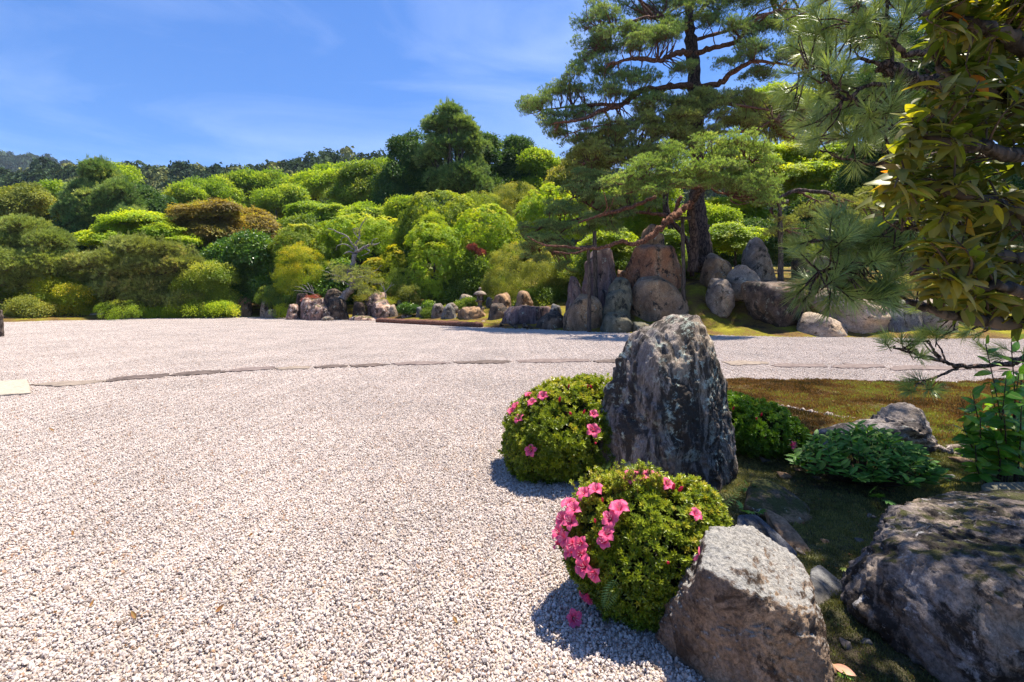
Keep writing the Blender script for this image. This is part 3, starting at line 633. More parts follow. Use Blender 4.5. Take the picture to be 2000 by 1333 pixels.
def rows_hull(rows, Y, dep, rng, down=0.25, ground=None):
    """rows (py, xl, xr) top to bottom at distance Y -> hull points; dep = depth as a fraction of the width"""
    pts = []; wmax = max(r[2] - r[1] for r in rows) / F * Y
    for py, a, b in rows:
        l = P(a, py, Y); r = P(b, py, Y); w = r[0] - l[0]; d = max(w * 0.5, wmax * 0.35) * dep * rng.uniform(0.8, 1.1)
        cx = (l[0] + r[0]) / 2; off = rng.uniform(-0.15, 0.15) * w
        pts += [l, r, [cx + off - w * 0.22, Y - d, l[2] - 0.03], [cx + off + w * 0.25, Y - d * 0.85, l[2] - 0.05], [cx - w * 0.25, Y + d, l[2]], [cx + w * 0.2, Y + d * 0.9, l[2]]]
    bt = [p for p in pts[-6:]]; pts += [[p[0], p[1], p[2] - down] for p in bt]
    return np.array(pts, float)
def far_rock(label, Y, rows, mat='gray', dep=1.0, name='boulder', n=16, group='rocks of the far garden', amp=0.085, p=34, **kw):
    seed = int(rows[0][1] * 7 + rows[0][0]) % 9973; rng = np.random.default_rng(seed)
    # set the rock where its foot meets the ground
    h = rows_hull(rows, Y, dep, rng, 0.35)
    base = (float(np.mean([(rows[-1][1] + rows[-1][2]) / 2]) - 1000) / F * Y, Y, float(P(0, rows[-1][0], Y)[2]))
    kw.setdefault('cuts', 9); kw.setdefault('cutd', (0.80, 0.98)); kw.setdefault('jit', 0.05); me = rock_mesh(name, [h], RM[mat], seed, max(n, 16), max(p, 26), amp, 1.3, base=base, **kw)
    return tag(link(name, me, None, base), label, 'rock', group)
FR = [
 ('big rounded reddish tan boulder at the heart of the right rock group', 22.0, [(474, 1262, 1302), (490, 1238, 1322), (530, 1229, 1332), (560, 1233, 1332), (582, 1240, 1330)], 'red', dict(n=26, cuts=3)),
 ('gray pointed boulder showing above the big reddish boulder', 23.2, [(441, 1268, 1282), (455, 1254, 1294), (500, 1248, 1302)], 'tan', {}),
 ('large brown round boulder under the reddish boulder', 20.8, [(548, 1258, 1308), (562, 1238, 1328), (600, 1226, 1336), (632, 1222, 1338)], 'tan', dict(n=26)),
 ('tall dark upright slab behind the thin support pole', 22.8, [(486, 1150, 1192), (505, 1143, 1203), (560, 1140, 1205), (612, 1143, 1202)], 'purple', dict(n=20, strata=0.3, sdir=(1, 0, .1))),
 ('green gray rounded block on top of the squared green block', 20.6, [(543, 1203, 1220), (555, 1189, 1233), (580, 1185, 1238)], 'green', {}),
 ('squared green gray block under the rounded green block', 20.2, [(568, 1188, 1228), (590, 1182, 1227), (625, 1178, 1226)], 'green', dict(p=22, strata=0.3, sdir=(1, 0, .2))),
 ('flat green slab at the gravel edge below the brown boulder', 19.3, [(614, 1186, 1230), (622, 1174, 1238), (646, 1172, 1234)], 'green', dict(p=22, dep=1.1)),
 ('small low green stone right of the flat green slab', 18.9, [(630, 1240, 1268), (638, 1234, 1280), (652, 1232, 1284)], 'green', {}),
 ('triangular tan boulder left of the green blocks', 20.3, [(575, 1136, 1152), (590, 1117, 1170), (612, 1099, 1178), (640, 1096, 1180)], 'tan', dict(n=22)),
 ('narrow pointed gray stone behind the triangular tan boulder', 22.0, [(540, 1117, 1124), (558, 1109, 1138), (602, 1103, 1142)], 'purple', {}),
 ('small brown stone wedged between the tall slab and the reddish boulder', 22.9, [(527, 1208, 1226), (540, 1204, 1232), (560, 1203, 1234)], 'tan', {}),
 ('long flat topped purple stone low beside the gravel', 22.7, [(598, 995, 1073), (605, 990, 1076), (618, 985, 1072), (638, 980, 1068)], 'purple', dict(p=24, n=20, dep=0.7, strata=0.3, sdir=(1, 0, .2))),
 ('squared gray block at the right end of the long purple stone', 22.6, [(594, 1077, 1094), (606, 1075, 1097), (632, 1074, 1098)], 'blue', dict(p=24)),
 ('dark low wedge stone between the purple and triangular stones', 20.9, [(613, 1066, 1090), (624, 1050, 1104), (642, 1046, 1108)], 'dark', {}),
 ('rounded brown stone above the long purple stone', 24.5, [(571, 1013, 1032), (582, 1007, 1040), (608, 1006, 1042)], 'tan', {}),
 ('tan sloping boulder right of the stone lantern', 25.5, [(573, 970, 992), (586, 964, 1000), (616, 958, 1003)], 'tan', {}),
 ('dark rough rock in front of the sloping boulder', 24.0, [(594, 962, 984), (606, 954, 996), (628, 948, 998)], 'dark', {}),
 ('dark blue gray stone close behind the lantern', 28.0, [(581, 952, 960), (590, 949, 964), (608, 949, 965)], 'blue', {}),
 ('gray domed boulder left of the stone lantern', 27.8, [(574, 902, 916), (584, 892, 928), (606, 886, 931)], 'gray', dict(n=18)),
 ('gray upright stone with a slanted face near the edging bank', 26.3, [(592, 849, 864), (602, 844, 868), (620, 843, 870)], 'gray', {}),
 ('small pale triangular stone behind the edging bank', 25.6, [(595, 872, 878), (608, 866, 886), (624, 862, 896)], 'blue', {}),
 ('gray block behind the pale triangular stone', 26.8, [(592, 878, 888), (600, 868, 894), (618, 866, 897)], 'gray', dict(p=20)),
 ('low pile of broken tan rock in front of the lantern', 25.4, [(603, 905, 935), (611, 896, 950), (628, 892, 956)], 'tan', dict(amp=0.13, n=18)),
 ('flat pale stone beside the lantern foot', 26.6, [(600, 914, 928), (604, 910, 934), (614, 908, 936)], 'light', {}),
 ('gray rounded post stone left of the edging bank end', 27.2, [(598, 814, 826), (606, 811, 830), (626, 810, 831)], 'blue', {}),
 ('small flat gray stone left of the gray post stone', 27.6, [(612, 790, 802), (617, 784, 808), (626, 783, 810)], 'pink', {}),
 # turtle island
 ('broad pale boulder on the left of the rocky island', 29.0, [(583, 592, 632), (592, 587, 640), (626, 585, 641)], 'pink', dict(n=20, amp=0.1)),
 ('rounded purple boulder at the foot of the broad pale boulder', 27.9, [(597, 612, 632), (606, 604, 642), (626, 602, 643)], 'pink', dict(n=18, amp=0.1)),
 ('tall dark block under the twisted juniper', 28.6, [(581, 643, 674), (592, 640, 677), (626, 642, 679)], 'dark', dict(n=20, p=20, amp=0.1)),
 ('dark cracked stone beside the tall dark block', 28.7, [(592, 690, 712), (600, 687, 714), (624, 688, 713)], 'dark', dict(amp=0.1)),
 ('round marbled pink and black boulder on the island right side', 28.4, [(587, 733, 756), (598, 722, 766), (622, 723, 768)], 'pink', dict(n=20)),
 ('pale knobbly rock on top of the island right side', 29.6, [(571, 722, 742), (580, 714, 755), (606, 712, 760)], 'pink', dict(amp=0.13, n=18)),
 ('rough pale rock at the island left end', 28.6, [(594, 567, 582), (604, 561, 586), (624, 560, 588)], 'pink', dict(amp=0.12)),
 ('dark upright stone at the back of the island right end', 29.8, [(586, 772, 784), (596, 770, 788), (616, 770, 789)], 'blue', dict(p=20)),
 ('small pale stone against the marbled boulder', 28.3, [(596, 760, 771), (603, 757, 776), (618, 757, 777)], 'light', {}),
 ('squared brown rock behind the broad pale boulder', 30.0, [(573, 582, 598), (580, 580, 601), (600, 580, 602)], 'dark', dict(p=20)),
 ('black knobbly rock at the juniper root', 29.4, [(566, 645, 656), (574, 634, 670), (596, 632, 674)], 'dark', dict(amp=0.14)),
 ('low flat ledge stone in front of the island', 27.6, [(619, 690, 732), (622, 682, 742), (632, 682, 742)], 'pink', dict(dep=0.5)),
 ('tiny flat stone out on the gravel before the island', 27.4, [(620, 634, 648), (623, 628, 652), (632, 628, 652)], 'gray', {}),
 # left
 ('upright gray stone standing alone left of the island', 30.5, [(590, 512, 520), (597, 509, 523), (612, 508, 525)], 'gray', {}),
 ('low gray stone beside the upright gray stone', 30.2, [(604, 524, 536), (608, 520, 541), (618, 519, 542)], 'gray', {}),
 ('shadowed brown boulder under the dark camellia', 32.5, [(580, 468, 482), (590, 462, 489), (614, 460, 491)], 'tan', {}),
 ('flat pinkish slab on the gravel edge left of centre', 32.2, [(616, 408, 426), (618, 404, 431), (625, 404, 432)], 'pink', dict(p=22)),
 ('small pale slab at the foot of the far left hedge', 30.0, [(611, 178, 200), (614, 174, 205), (626, 173, 206)], 'light', {}),
 # right bank
 ('brown ridged rock below the big pine trunk', 21.8, [(497, 1386, 1402), (512, 1374, 1420), (545, 1368, 1436)], 'tan', dict(n=18)),
 ('round gray boulder set in the moss slope', 19.6, [(544, 1392, 1416), (560, 1381, 1431), (585, 1379, 1433), (602, 1392, 1420)], 'gray', dict(n=20)),
 ('pale gray boulder between the round one and the dark block', 20.4, [(525, 1438, 1462), (540, 1424, 1480), (572, 1420, 1486)], 'light', dict(n=20)),
 ('small flat brown stone under the ridged rock', 20.9, [(530, 1396, 1414), (537, 1389, 1421), (552, 1388, 1422)], 'tan', {}),
 ('tall pointed gray brown rock beside the second pole', 22.0, [(468, 1469, 1482), (488, 1458, 1498), (520, 1449, 1508), (562, 1446, 1514)], 'gray', dict(n=22)),
 ('large dark squared rock streaked with white lichen', 18.9, [(549, 1466, 1558), (562, 1454, 1564), (592, 1453, 1567), (626, 1476, 1556), (636, 1490, 1548)], 'dark', dict(n=26, p=18)),
 ('long pale sloping rock under the pine needles', 18.2, [(568, 1598, 1636), (582, 1587, 1684), (606, 1592, 1716), (640, 1606, 1720)], 'light', dict(n=22, strata=0.3)),
 ('flat tan outcrop at the gravel edge below the pale rock', 17.5, [(613, 1576, 1606), (628, 1562, 1640), (655, 1556, 1668)], 'light', dict(n=18, dep=0.7)),
 ('gray standing stone half hidden by pine needles', 20.5, [(498, 1594, 1622), (520, 1583, 1630), (572, 1582, 1634)], 'gray', dict(n=18)),
 ('dark shaded rock behind the gray standing stone', 22.5, [(486, 1562, 1580), (500, 1550, 1590), (535, 1546, 1594)], 'dark', {}),
 ('blue gray rock at the right foot of the long pale rock', 17.9, [(586, 1722, 1762), (606, 1704, 1788), (652, 1700, 1796)], 'blue', dict(n=18)),
 ('pale rock at the right end of the bank', 17.6, [(588, 1800, 1832), (606, 1790, 1850), (655, 1786, 1860)], 'light', dict(n=18)),
 ('gray rock hidden behind the evergreen leaves on the bank', 18.0, [(586, 1880, 1930), (606, 1868, 1950), (655, 1862, 1960)], 'gray', {}),
]
for lab, Y_, rows, mt, kw in FR: far_rock(lab, Y_, rows, mt, **kw)
# rubble by the shore of the dry lake
rr = np.random.default_rng(77)
for q, (px, py) in enumerate([(944, 622), (951, 626), (958, 623), (965, 627), (973, 630), (947, 629), (981, 633), (1004, 637), (1022, 638), (1036, 639)]):
    c = P(px, py, F * (H - 0.06) / (py + 4 - HOR)); s = rr.uniform(0.10, 0.17)
    pts = c + rr.normal(0, 1, (10, 3)) * [s * 1.1, s * 0.8, s * 0.45]
    o = link('cobble', rock_mesh('cobble', [pts], RM['light' if q < 6 else 'dark'], q, 6, 9, 0.06, base=c), None, c)
    tag(o, 'small pale cobble in the heap left of the long purple stone' if q < 6 else 'small dark cobble along the gravel edge before the purple stone', 'cobble', 'pale cobbles by the purple stone' if q < 6 else 'dark cobbles at the gravel edge')

# ------------------------------------------------------------------ foreground rocks
M_stand = rock_mat('weathered_standing_stone', (0.13, 0.108, 0.092), (0.27, 0.235, 0.205), (0.44, 0.395, 0.35), 3.0, lich=(0.46, 0.50, 0.42), lamt=0.75, crust=(0.026, 0.021, 0.018), camt=0.62, stretch=(1.3, 1.3, 0.38), bump=0.9, fine=1.2, bd=0.03)
M_front = rock_mat('brown_split_stone', (0.105, 0.076, 0.054), (0.25, 0.185, 0.135), (0.42, 0.335, 0.26), 3.2, lich=(0.5, 0.5, 0.46), lamt=0.3, crust=(0.05, 0.032, 0.022), camt=0.35, stretch=(1.1, 1.1, 0.8), bump=1.0, fine=1.0, bd=0.035, topl=(0.36, 0.345, 0.32))
M_right = rock_mat('dark_lichened_stone', (0.085, 0.070, 0.060), (0.19, 0.158, 0.135), (0.36, 0.315, 0.275), 3.0, lich=(0.40, 0.38, 0.38), lamt=0.55, crust=(0.016, 0.013, 0.011), camt=0.55, stretch=(1.1, 0.8, 0.8), bump=1.0, fine=1.1, bd=0.02, moss=0.3, mosscol=(0.05, 0.05, 0.015))
M_low = rock_mat('lilac_gray_ledge_stone', (0.12, 0.105, 0.10), (0.25, 0.225, 0.21), (0.46, 0.43, 0.40), 2.6, lich=(0.5, 0.5, 0.46), lamt=0.5, crust=(0.03, 0.025, 0.025), camt=0.45, stretch=(0.6, 1.4, 2.0), bump=0.8, bd=0.02)
M_slab = rock_mat('blue_slate', (0.052, 0.057, 0.064), (0.099, 0.104, 0.115), (0.174, 0.177, 0.184), 3.0, lamt=0.2, camt=0.3, stretch=(2, 0.7, 1), bump=0.5, bd=0.01)
M_bld = rock_mat('mossy_brown_boulder', (0.058, 0.047, 0.028), (0.139, 0.104, 0.064), (0.232, 0.187, 0.138), 3.0, lamt=0.3, camt=0.4, moss=0.4, bump=0.8, bd=0.015, mosscol=(0.055, 0.06, 0.018))
def big_rock(label, hulls, mat, seed, base, cat='rock', **kw):
    me = rock_mesh('boulder', hulls, mat, seed, base=base, **kw)
    return tag(link('boulder', me, None, base), label, cat)
YS = 3.85
rows = [(618, 1326, 1366), (632, 1268, 1377), (648, 1240, 1392), (672, 1219, 1405), (705, 1206, 1416), (745, 1193, 1422), (790, 1174, 1430), (840, 1162, 1432), (890, 1153, 1430), (925, 1148, 1438), (965, 1145, 1450), (1010, 1145, 1452)]
hs_ = []
for py, a, b in rows:
    l, r = P(a, py, YS), P(b, py, YS); w = r[0] - l[0]; cx = l[0]; z = l[2]; d = 0.30 + 0.10 * min(1, max(0, (py - 620) / 200))
    hs_ += [l + [0, 0.10, 0], r + [0, 0.04, 0], [cx + w * 0.30, YS - d * (0.55 + 0.45 * min(1, (py - 610) / 90)), z], [cx + w * 0.72, YS - d * 0.85 * (0.55 + 0.45 * min(1, (py - 610) / 90)), z], [cx + w * 0.25, YS + d, z], [cx + w * 0.8, YS + d * 0.9, z]]
base = P(1300, 965, YS); base[2] = 0
big_rock('tall weathered gray standing stone with white lichen streaks between the azaleas', [hs_], M_stand, 31, base, n=118, p=40, amp=0.047, freq=1.7, rid=0.8, strata=0.40, sdir=(1.0, 0.25, 0.28), sfreq=5.5, fine=1.3, jit=0.008, center=P(1305, 830, YS), oct=6, cuts=5, cutd=(0.92, 0.99))
fr = [P(1384, 1030, 2.12), P(1470, 1022, 2.18), P(1535, 1066, 2.12), P(1578, 1116, 2.02), P(1596, 1205, 1.80), P(1530, 1186, 1.75), P(1440, 1135, 1.79), P(1368, 1108, 1.84), P(1335, 1165, 1.93), P(1286, 1212, 2.14), P(1280, 1250, 2.07),
      [.66, 2.0, -.02], [.77, 1.87, -.02], [.95, 1.79, -.08], [1.2, 1.77, -.08], [1.27, 1.90, -.05], [1.3, 2.1, -.05], [.7, 2.25, -.05], [1.1, 2.3, -.05], P(1604, 1262, 1.9), P(1440, 1150, 1.775)]
big_rock('brown split boulder with a bright gray top beside the front azalea', [np.array(fr)], M_front, 12, np.array([1.0, 2.05, 0]), n=100, p=70, amp=0.06, freq=1.4, rid=0.9, fine=1.5, jit=0.008, center=P(1450, 1235, 1.98), oct=7)
rt = [P(1690, 1110, 2.10), P(1728, 1000, 2.60), P(1775, 968, 2.85), P(1900, 955, 3.0), [4.3, 2.7, .42], P(1800, 1120, 1.95), P(1930, 1130, 1.72), [2.6, 1.45, .44], [4.0, 1.7, .44],
      P(1658, 1165, 2.14), P(1664, 1195, 2.12), [1.60, 2.45, 0.0], [1.60, 2.0, 0.0], [1.72, 1.66, .03], [2.4, 1.35, 0.0], [4.0, 1.6, -.1], [4.2, 2.9, -.1], [2.3, 3.0, -.1], [1.9, 2.7, -.1], P(1800, 1330, 1.84), P(1700, 1262, 2.0)]
big_rock('huge dark pitted boulder with gray lichen patches at the lower right corner', [np.array(rt, float)], M_right, 23, np.array([2.4, 2.1, 0]), n=105, p=22, amp=0.05, freq=2.4, rid=0.8, strata=0.12, fine=1.3, jit=0.006, cuts=3, oct=6)
YL = 4.55
low1 = [P(1738, 782, YL + .15), P(1792, 786, YL + .1), P(1700, 812, YL + .1), P(1815, 812, YL), P(1828, 865, YL - .1), P(1832, 900, YL - .1), P(1690, 900, YL - .25), P(1740, 840, YL - .3), P(1800, 840, YL - .3), P(1650, 850, YL - .1), P(1760, 800, YL + .5), P(1660, 850, YL + .5), P(1830, 880, YL + .5)]
low2 = [P(1568, 852, YL - .05), P(1596, 838, YL), P(1660, 826, YL + .05), P(1740, 806, YL + .1), P(1765, 850, YL), P(1560, 885, YL - .1), P(1562, 915, YL - .15), P(1780, 915, YL - .15), P(1650, 850, YL + .4), P(1580, 870, YL + .35), P(1640, 880, YL - .3)]
big_rock('low lilac gray rock with a raised right end behind the dark leafy shrub', [np.array(low1), np.array(low2)], M_low, 9, np.array([YL * .74, YL, 0]), n=64, p=20, amp=0.065, freq=1.8, rid=.8, strata=0.3, center=P(1735, 858, YL), jit=0.008)
big_rock('dark mossy boulder sloping down right of the standing stone', [np.array([P(1462, 935, 3.6), P(1500, 930, 3.6), P(1535, 950, 3.5), P(1572, 985, 3.3), P(1612, 1020, 3.1), P(1560, 1028, 3.0), P(1500, 1010, 3.05), P(1455, 985, 3.2), P(1450, 1030, 3.3), P(1560, 1060, 3.2), P(1600, 1050, 3.4), P(1500, 990, 3.9)])], M_bld, 44, np.array([1.75, 3.3, 0]), n=40, p=14, amp=0.05, freq=1.4, jit=0.01)
big_rock('blue slate slab leaning behind the brown split boulder', [np.array([P(1440, 1008, 2.9), P(1475, 1003, 2.95), P(1515, 1035, 2.8), P(1560, 1080, 2.65), P(1540, 1100, 2.6), P(1500, 1070, 2.65), P(1440, 1030, 2.75), P(1450, 1070, 2.8), P(1555, 1120, 2.7), P(1470, 1050, 3.05)])], M_slab, 51, np.array([1.3, 2.8, 0]), n=32, p=22, amp=0.03, jit=0.008)
big_rock('brown wedge stone between the slate slab and the moss', [np.array([P(1490, 990, 3.05), P(1530, 1008, 3.0), P(1575, 1060, 2.8), P(1592, 1085, 2.7), P(1560, 1105, 2.68), P(1520, 1040, 2.85), P(1500, 1050, 3.0), P(1585, 1110, 2.8), P(1560, 1070, 3.0)])], RM['tan'], 52, np.array([1.55, 2.85, 0]), n=28, p=16, amp=0.05, jit=0.008)
big_rock('flat gray green stone wedged between the two front boulders', [np.array([P(1582, 1108, 2.5), P(1600, 1098, 2.55), P(1652, 1140, 2.42), P(1660, 1152, 2.38), P(1640, 1195, 2.28), P(1595, 1215, 2.2), P(1580, 1150, 2.3), P(1600, 1230, 2.4), P(1650, 1200, 2.45)])], RM['blue'], 53, np.array([1.55, 2.4, 0]), n=36, p=22, amp=0.035, jit=0.008)
big_rock('smooth dark blue pebble on the flat gray green stone', [np.array([P(1592, 1105, 2.6), P(1610, 1095, 2.65), P(1640, 1108, 2.6), P(1662, 1135, 2.5), P(1640, 1138, 2.45), P(1605, 1118, 2.5), P(1615, 1130, 2.6), P(1650, 1120, 2.65)])], M_slab, 54, np.array([1.7, 2.6, 0]), n=20, p=8, amp=0.015, jit=0.0)
big_rock('mossy gray ledge behind the huge dark boulder at the right edge', [np.array([P(1918, 950, 3.3), P(1935, 944, 3.35), P(2080, 948, 3.3), P(2080, 975, 3.2), P(1925, 972, 3.2), P(1930, 960, 3.7), P(2080, 955, 3.7), P(1920, 1000, 3.3), P(2080, 1000, 3.3)])], RM['green'], 55, np.array([3.4, 3.3, 0]), n=26, p=16, amp=0.05)
big_rock('half buried gray stone in the moss left of the low lilac rock', [np.array([P(1500, 812, 5.3), P(1530, 818, 5.3), P(1560, 838, 5.2), P(1505, 835, 5.0), P(1545, 850, 5.0), P(1500, 850, 5.2), P(1555, 858, 5.3), P(1520, 830, 5.6)])], RM['purple'], 56, np.array([2.9, 5.2, 0]), n=20, p=12, amp=0.06)
# white roots crossing the moss
M_root = bark_mat('pale_root_bark', (0.12, 0.09, 0.08), (0.36, 0.31, 0.28), 14, 0.5, 0.3)
def root(label, pp, r, Y0):
    pts = []
    for px, py in pp:
        y = F * (H - 0.17) / (py - HOR); p = P(px, py, y); p[2] = gz(p[0], p[1]) + 0.004; pts.append(p)
    q, rr_ = spline(pts, r, 6, 0.5, np.random.default_rng(4)); b = q[0]
    m = MB(); m.add(*tube(q, rr_, 7)); tag(link('root', m.mesh('root', [M_root], True, b), None, b), label, 'root')
root('pale winding root crossing the brown moss behind the azalea', [(1545, 797), (1580, 806), (1615, 812), (1640, 816), (1672, 818)], [.008, .02, .025, .02, .012], 5.5)
root('gray root at the left of the brown moss', [(1515, 790), (1535, 796), (1560, 800)], [.01, .022, .012], 5.8)
root('long straight gray root right of the low lilac rock', [(1828, 862), (1870, 866), (1905, 866), (1940, 868)], [.03, .035, .03, .015], 4.5)

# ------------------------------------------------------------------ stepping stones
SM = {'cream': plain_mat('cream_granite_slab', (0.27, 0.23, 0.18), (0.42, 0.36, 0.28), 20, 0.8, 0.2), 'tan': plain_mat('pale_tan_paving', (0.16, 0.125, 0.10), (0.27, 0.215, 0.17), 12, 0.85, 0.4),
      'brown': plain_mat('gray_brown_paving', (0.055, 0.040, 0.034), (0.14, 0.105, 0.09), 9, 0.85, 0.5), 'pinkish': plain_mat('pinkish_paving', (0.11, 0.08, 0.072), (0.20, 0.155, 0.14), 9, 0.85, 0.5)}
ST = [
 ('cream white rectangular granite slab at the left edge of the gravel', 'cream', [(-60, 749), (54, 742), (60, 768), (-60, 777)]),
 ('pale tan pointed stepping stone next to the cream slab', 'tan', [(62, 751), (120, 744), (195, 740), (210, 742), (165, 751), (118, 756), (74, 754)]),
 ('long gray brown stepping stone, second from the cream slab', 'brown', [(203, 745), (232, 736), (262, 732), (312, 728), (332, 727), (318, 736), (262, 742), (210, 748)]),
 ('dark pointed stepping stone, third from the cream slab', 'brown', [(330, 734), (365, 725), (395, 722), (435, 722), (444, 725), (395, 732), (345, 736)]),
 ('reddish gray stepping stone, fourth from the cream slab', 'pinkish', [(440, 726), (470, 718), (505, 715), (537, 714), (530, 721), (500, 724), (450, 728)]),
 ('pale stepping stone almost lost in gravel left of centre', 'tan', [(538, 719), (580, 714), (607, 714), (604, 720), (545, 723)]),
 ('thin dark stepping stone left of centre', 'brown', [(610, 718), (640, 712), (678, 711), (676, 717), (630, 720)]),
 ('dark oval stepping stone in the middle of the line', 'brown', [(682, 713), (735, 708), (762, 711), (722, 717), (686, 718)]),
 ('pinkish stepping stone just right of the dark oval one', 'pinkish', [(768, 710), (800, 706), (842, 705), (878, 708), (840, 713), (775, 714)]),
 ('flat gray stepping stone halfway to the standing stone', 'brown', [(886, 707), (950, 703), (1000, 704), (985, 710), (900, 711)]),
 ('wide pinkish stepping stone left of the standing stone', 'pinkish', [(1008, 704), (1060, 699), (1148, 700), (1155, 706), (1080, 709), (1015, 708)]),
 ('stepping stone with a dark rim touching the standing stone outline', 'brown', [(1160, 705), (1195, 700), (1250, 700), (1270, 709), (1165, 709)]),
 ('tan stepping stone just right of the standing stone', 'tan', [(1410, 706), (1440, 703), (1498, 706), (1500, 712), (1430, 715)]),
 ('second stepping stone right of the standing stone', 'pinkish', [(1505, 712), (1530, 708), (1610, 711), (1616, 718), (1520, 718)]),
 ('gray stepping stone with a raised chip on its left corner', 'pinkish', [(1620, 716), (1650, 709), (1720, 711), (1732, 718), (1650, 721)]),
 ('long pinkish stepping stone under the low pine twig', 'pinkish', [(1738, 719), (1760, 712), (1880, 715), (1898, 722), (1745, 725)]),
 ('last stepping stone at the right edge of the photo', 'pinkish', [(1903, 720), (1960, 714), (2040, 716), (2040, 726), (1910, 727)]),
]
for q, (lab, mt, pp) in enumerate(ST):
    g_ = np.random.default_rng(q); my = sum(b for _, b in pp) / len(pp); pts = [G(a, my + (b - my) * (1 if mt == 'cream' else .72), 0.02) for a, b in pp]; ring = []
    for j in range(len(pts)):
        a, b = pts[j], pts[(j + 1) % len(pts)]
        for t_ in np.linspace(0, 1, 6, endpoint=False):
            v = a * (1 - t_) + b * t_; v = v + np.array([g_.normal(0, .018), g_.normal(0, .03), 0]) * (0.2 if mt == 'cream' else 1); ring.append(v)
    ring = np.array(ring); n = len(ring); c = ring.mean(0); top = c + (ring - c) * 0.985; top[:, 2] = (0.032 if mt == 'cream' else 0.021) + g_.normal(0, .0012, n)
    mid = ring.copy(); mid[:, 2] = top[:, 2] - 0.008; bot = ring.copy(); bot[:, 2] = -0.05
    m = MB(); V = np.vstack([top, mid, bot, [[c[0], c[1], top[:, 2].mean() + .002]]]); j = np.arange(n); k = (j + 1) % n
    m.add(V, Q=np.vstack([np.stack([j + n, k + n, k, j], -1), np.stack([j + 2 * n, k + 2 * n, k + n, j + n], -1)]), T=np.stack([j, k, np.full(n, 3 * n)], -1))
    base = np.array([c[0], c[1], 0]); tag(link('stepping_stone', m.mesh('stepping_stone', [SM[mt]], False, base), None, base), lab, 'stepping stone', 'stepping stones across the gravel')

# ------------------------------------------------------------------ brushwood edging bank, stone lantern, posts
a, b = G(738, 630), G(940, 640); m = MB(); t_ = np.linspace(0, 1, 90)[:, None]; ln = a * (1 - t_) + b * t_; ln[:, 2] = 0.10; g_ = np.random.default_rng(5)
ln[:, 2] += 0.03 * fbm(np.stack([t_[:, 0] * 20, 0 * t_[:, 0], 0 * t_[:, 0]], -1), 3, 2)
V, Qd, Td = tube(ln, 0.17 + 0.012 * g_.normal(0, 1, 90), 14); V = V + 0.025 * fbm(V * 9, 3, 5)[:, None]; V[:, 2] = (V[:, 2] - 0.1) * 0.8 + 0.1
m.add(V, Qd, Td); M_edge = plain_mat('reddish_brown_brushwood', (0.07, 0.032, 0.022), (0.22, 0.11, 0.08), 22, 0.95, 1.0, 0.1, 6.0, 0.03)
tag(link('edging_bank', m.mesh('edging_bank', [M_edge], True, a), None, a), 'long reddish brown brushwood edging bank on the far side of the gravel', 'edging')
YT = 26.5; lb = P(937.5, 605, YT); lan = thing('stone_lantern', 'gray stone garden lantern with a wide mushroom roof among far rocks', 'stone lantern', lb); M_lan = RM['gray']
def lathe(prof, n=12, sq=False, rot=0.0):
    th = np.linspace(0, 2 * np.pi, n, endpoint=False) + rot; V = np.array([[r * math.cos(t), r * math.sin(t), z] for r, z in prof for t in th]); k = len(prof)
    i = np.arange(k - 1)[:, None] * n; j = np.arange(n)[None]; jj = (j + 1) % n
    Qd = np.stack([i + j, i + jj, i + n + jj, i + n + j], -1).reshape(-1, 4)
    V = np.vstack([V, [[0, 0, prof[0][1]], [0, 0, prof[-1][1]]]]); j = np.arange(n); jj = (j + 1) % n
    T = np.vstack([np.stack([jj, j, np.full(n, k * n)], -1), np.stack([(k - 1) * n + j, (k - 1) * n + jj, np.full(n, k * n + 1)], -1)]); return V, Qd, T
for nm, prof, n in (('base', [(.26, -.2), (.26, .10), (.22, .16)], 6), ('shaft', [(.15, .162), (.12, .22), (.12, .36), (.15, .40)], 10), ('platform', [(.17, .402), (.27, .46), (.27, .52), (.2, .54)], 6),
                    ('roof', [(.18, .80), (.36, .80), (.37, .84), (.30, .92), (.18, 1.0), (.08, 1.03)], 14), ('finial', [(.06, 1.032), (.075, 1.06), (.05, 1.08), (.085, 1.12), (.08, 1.17), (.02, 1.23)], 10)):
    mm = MB(); mm.add(*lathe(prof, n)); link(nm, mm.mesh(nm, [M_lan], n > 8), lan)
fb = MB()
for q in range(4):                                                      # fire box: four corner posts and sills round an open chamber
    an = q * math.pi / 2 + 0.5; c, s = math.cos(an), math.sin(an)
    pts = [[.15 * c, .15 * s, .542], [.15 * c, .15 * s, .798]]; fb.add(*tube(pts, .045, 6))
    c2, s2 = math.cos(an + math.pi / 2), math.sin(an + math.pi / 2)
    for z in (.57, .77): fb.add(*tube([[.14 * c, .14 * s, z], [.14 * c2, .14 * s2, z]], .03, 5))
link('fire_box', fb.mesh('fire_box', [M_lan], False), lan)
M_pole = bark_mat('weathered_pole_wood', (0.035, 0.025, 0.02), (0.15, 0.115, 0.09), 9, 0.15, 0.5)
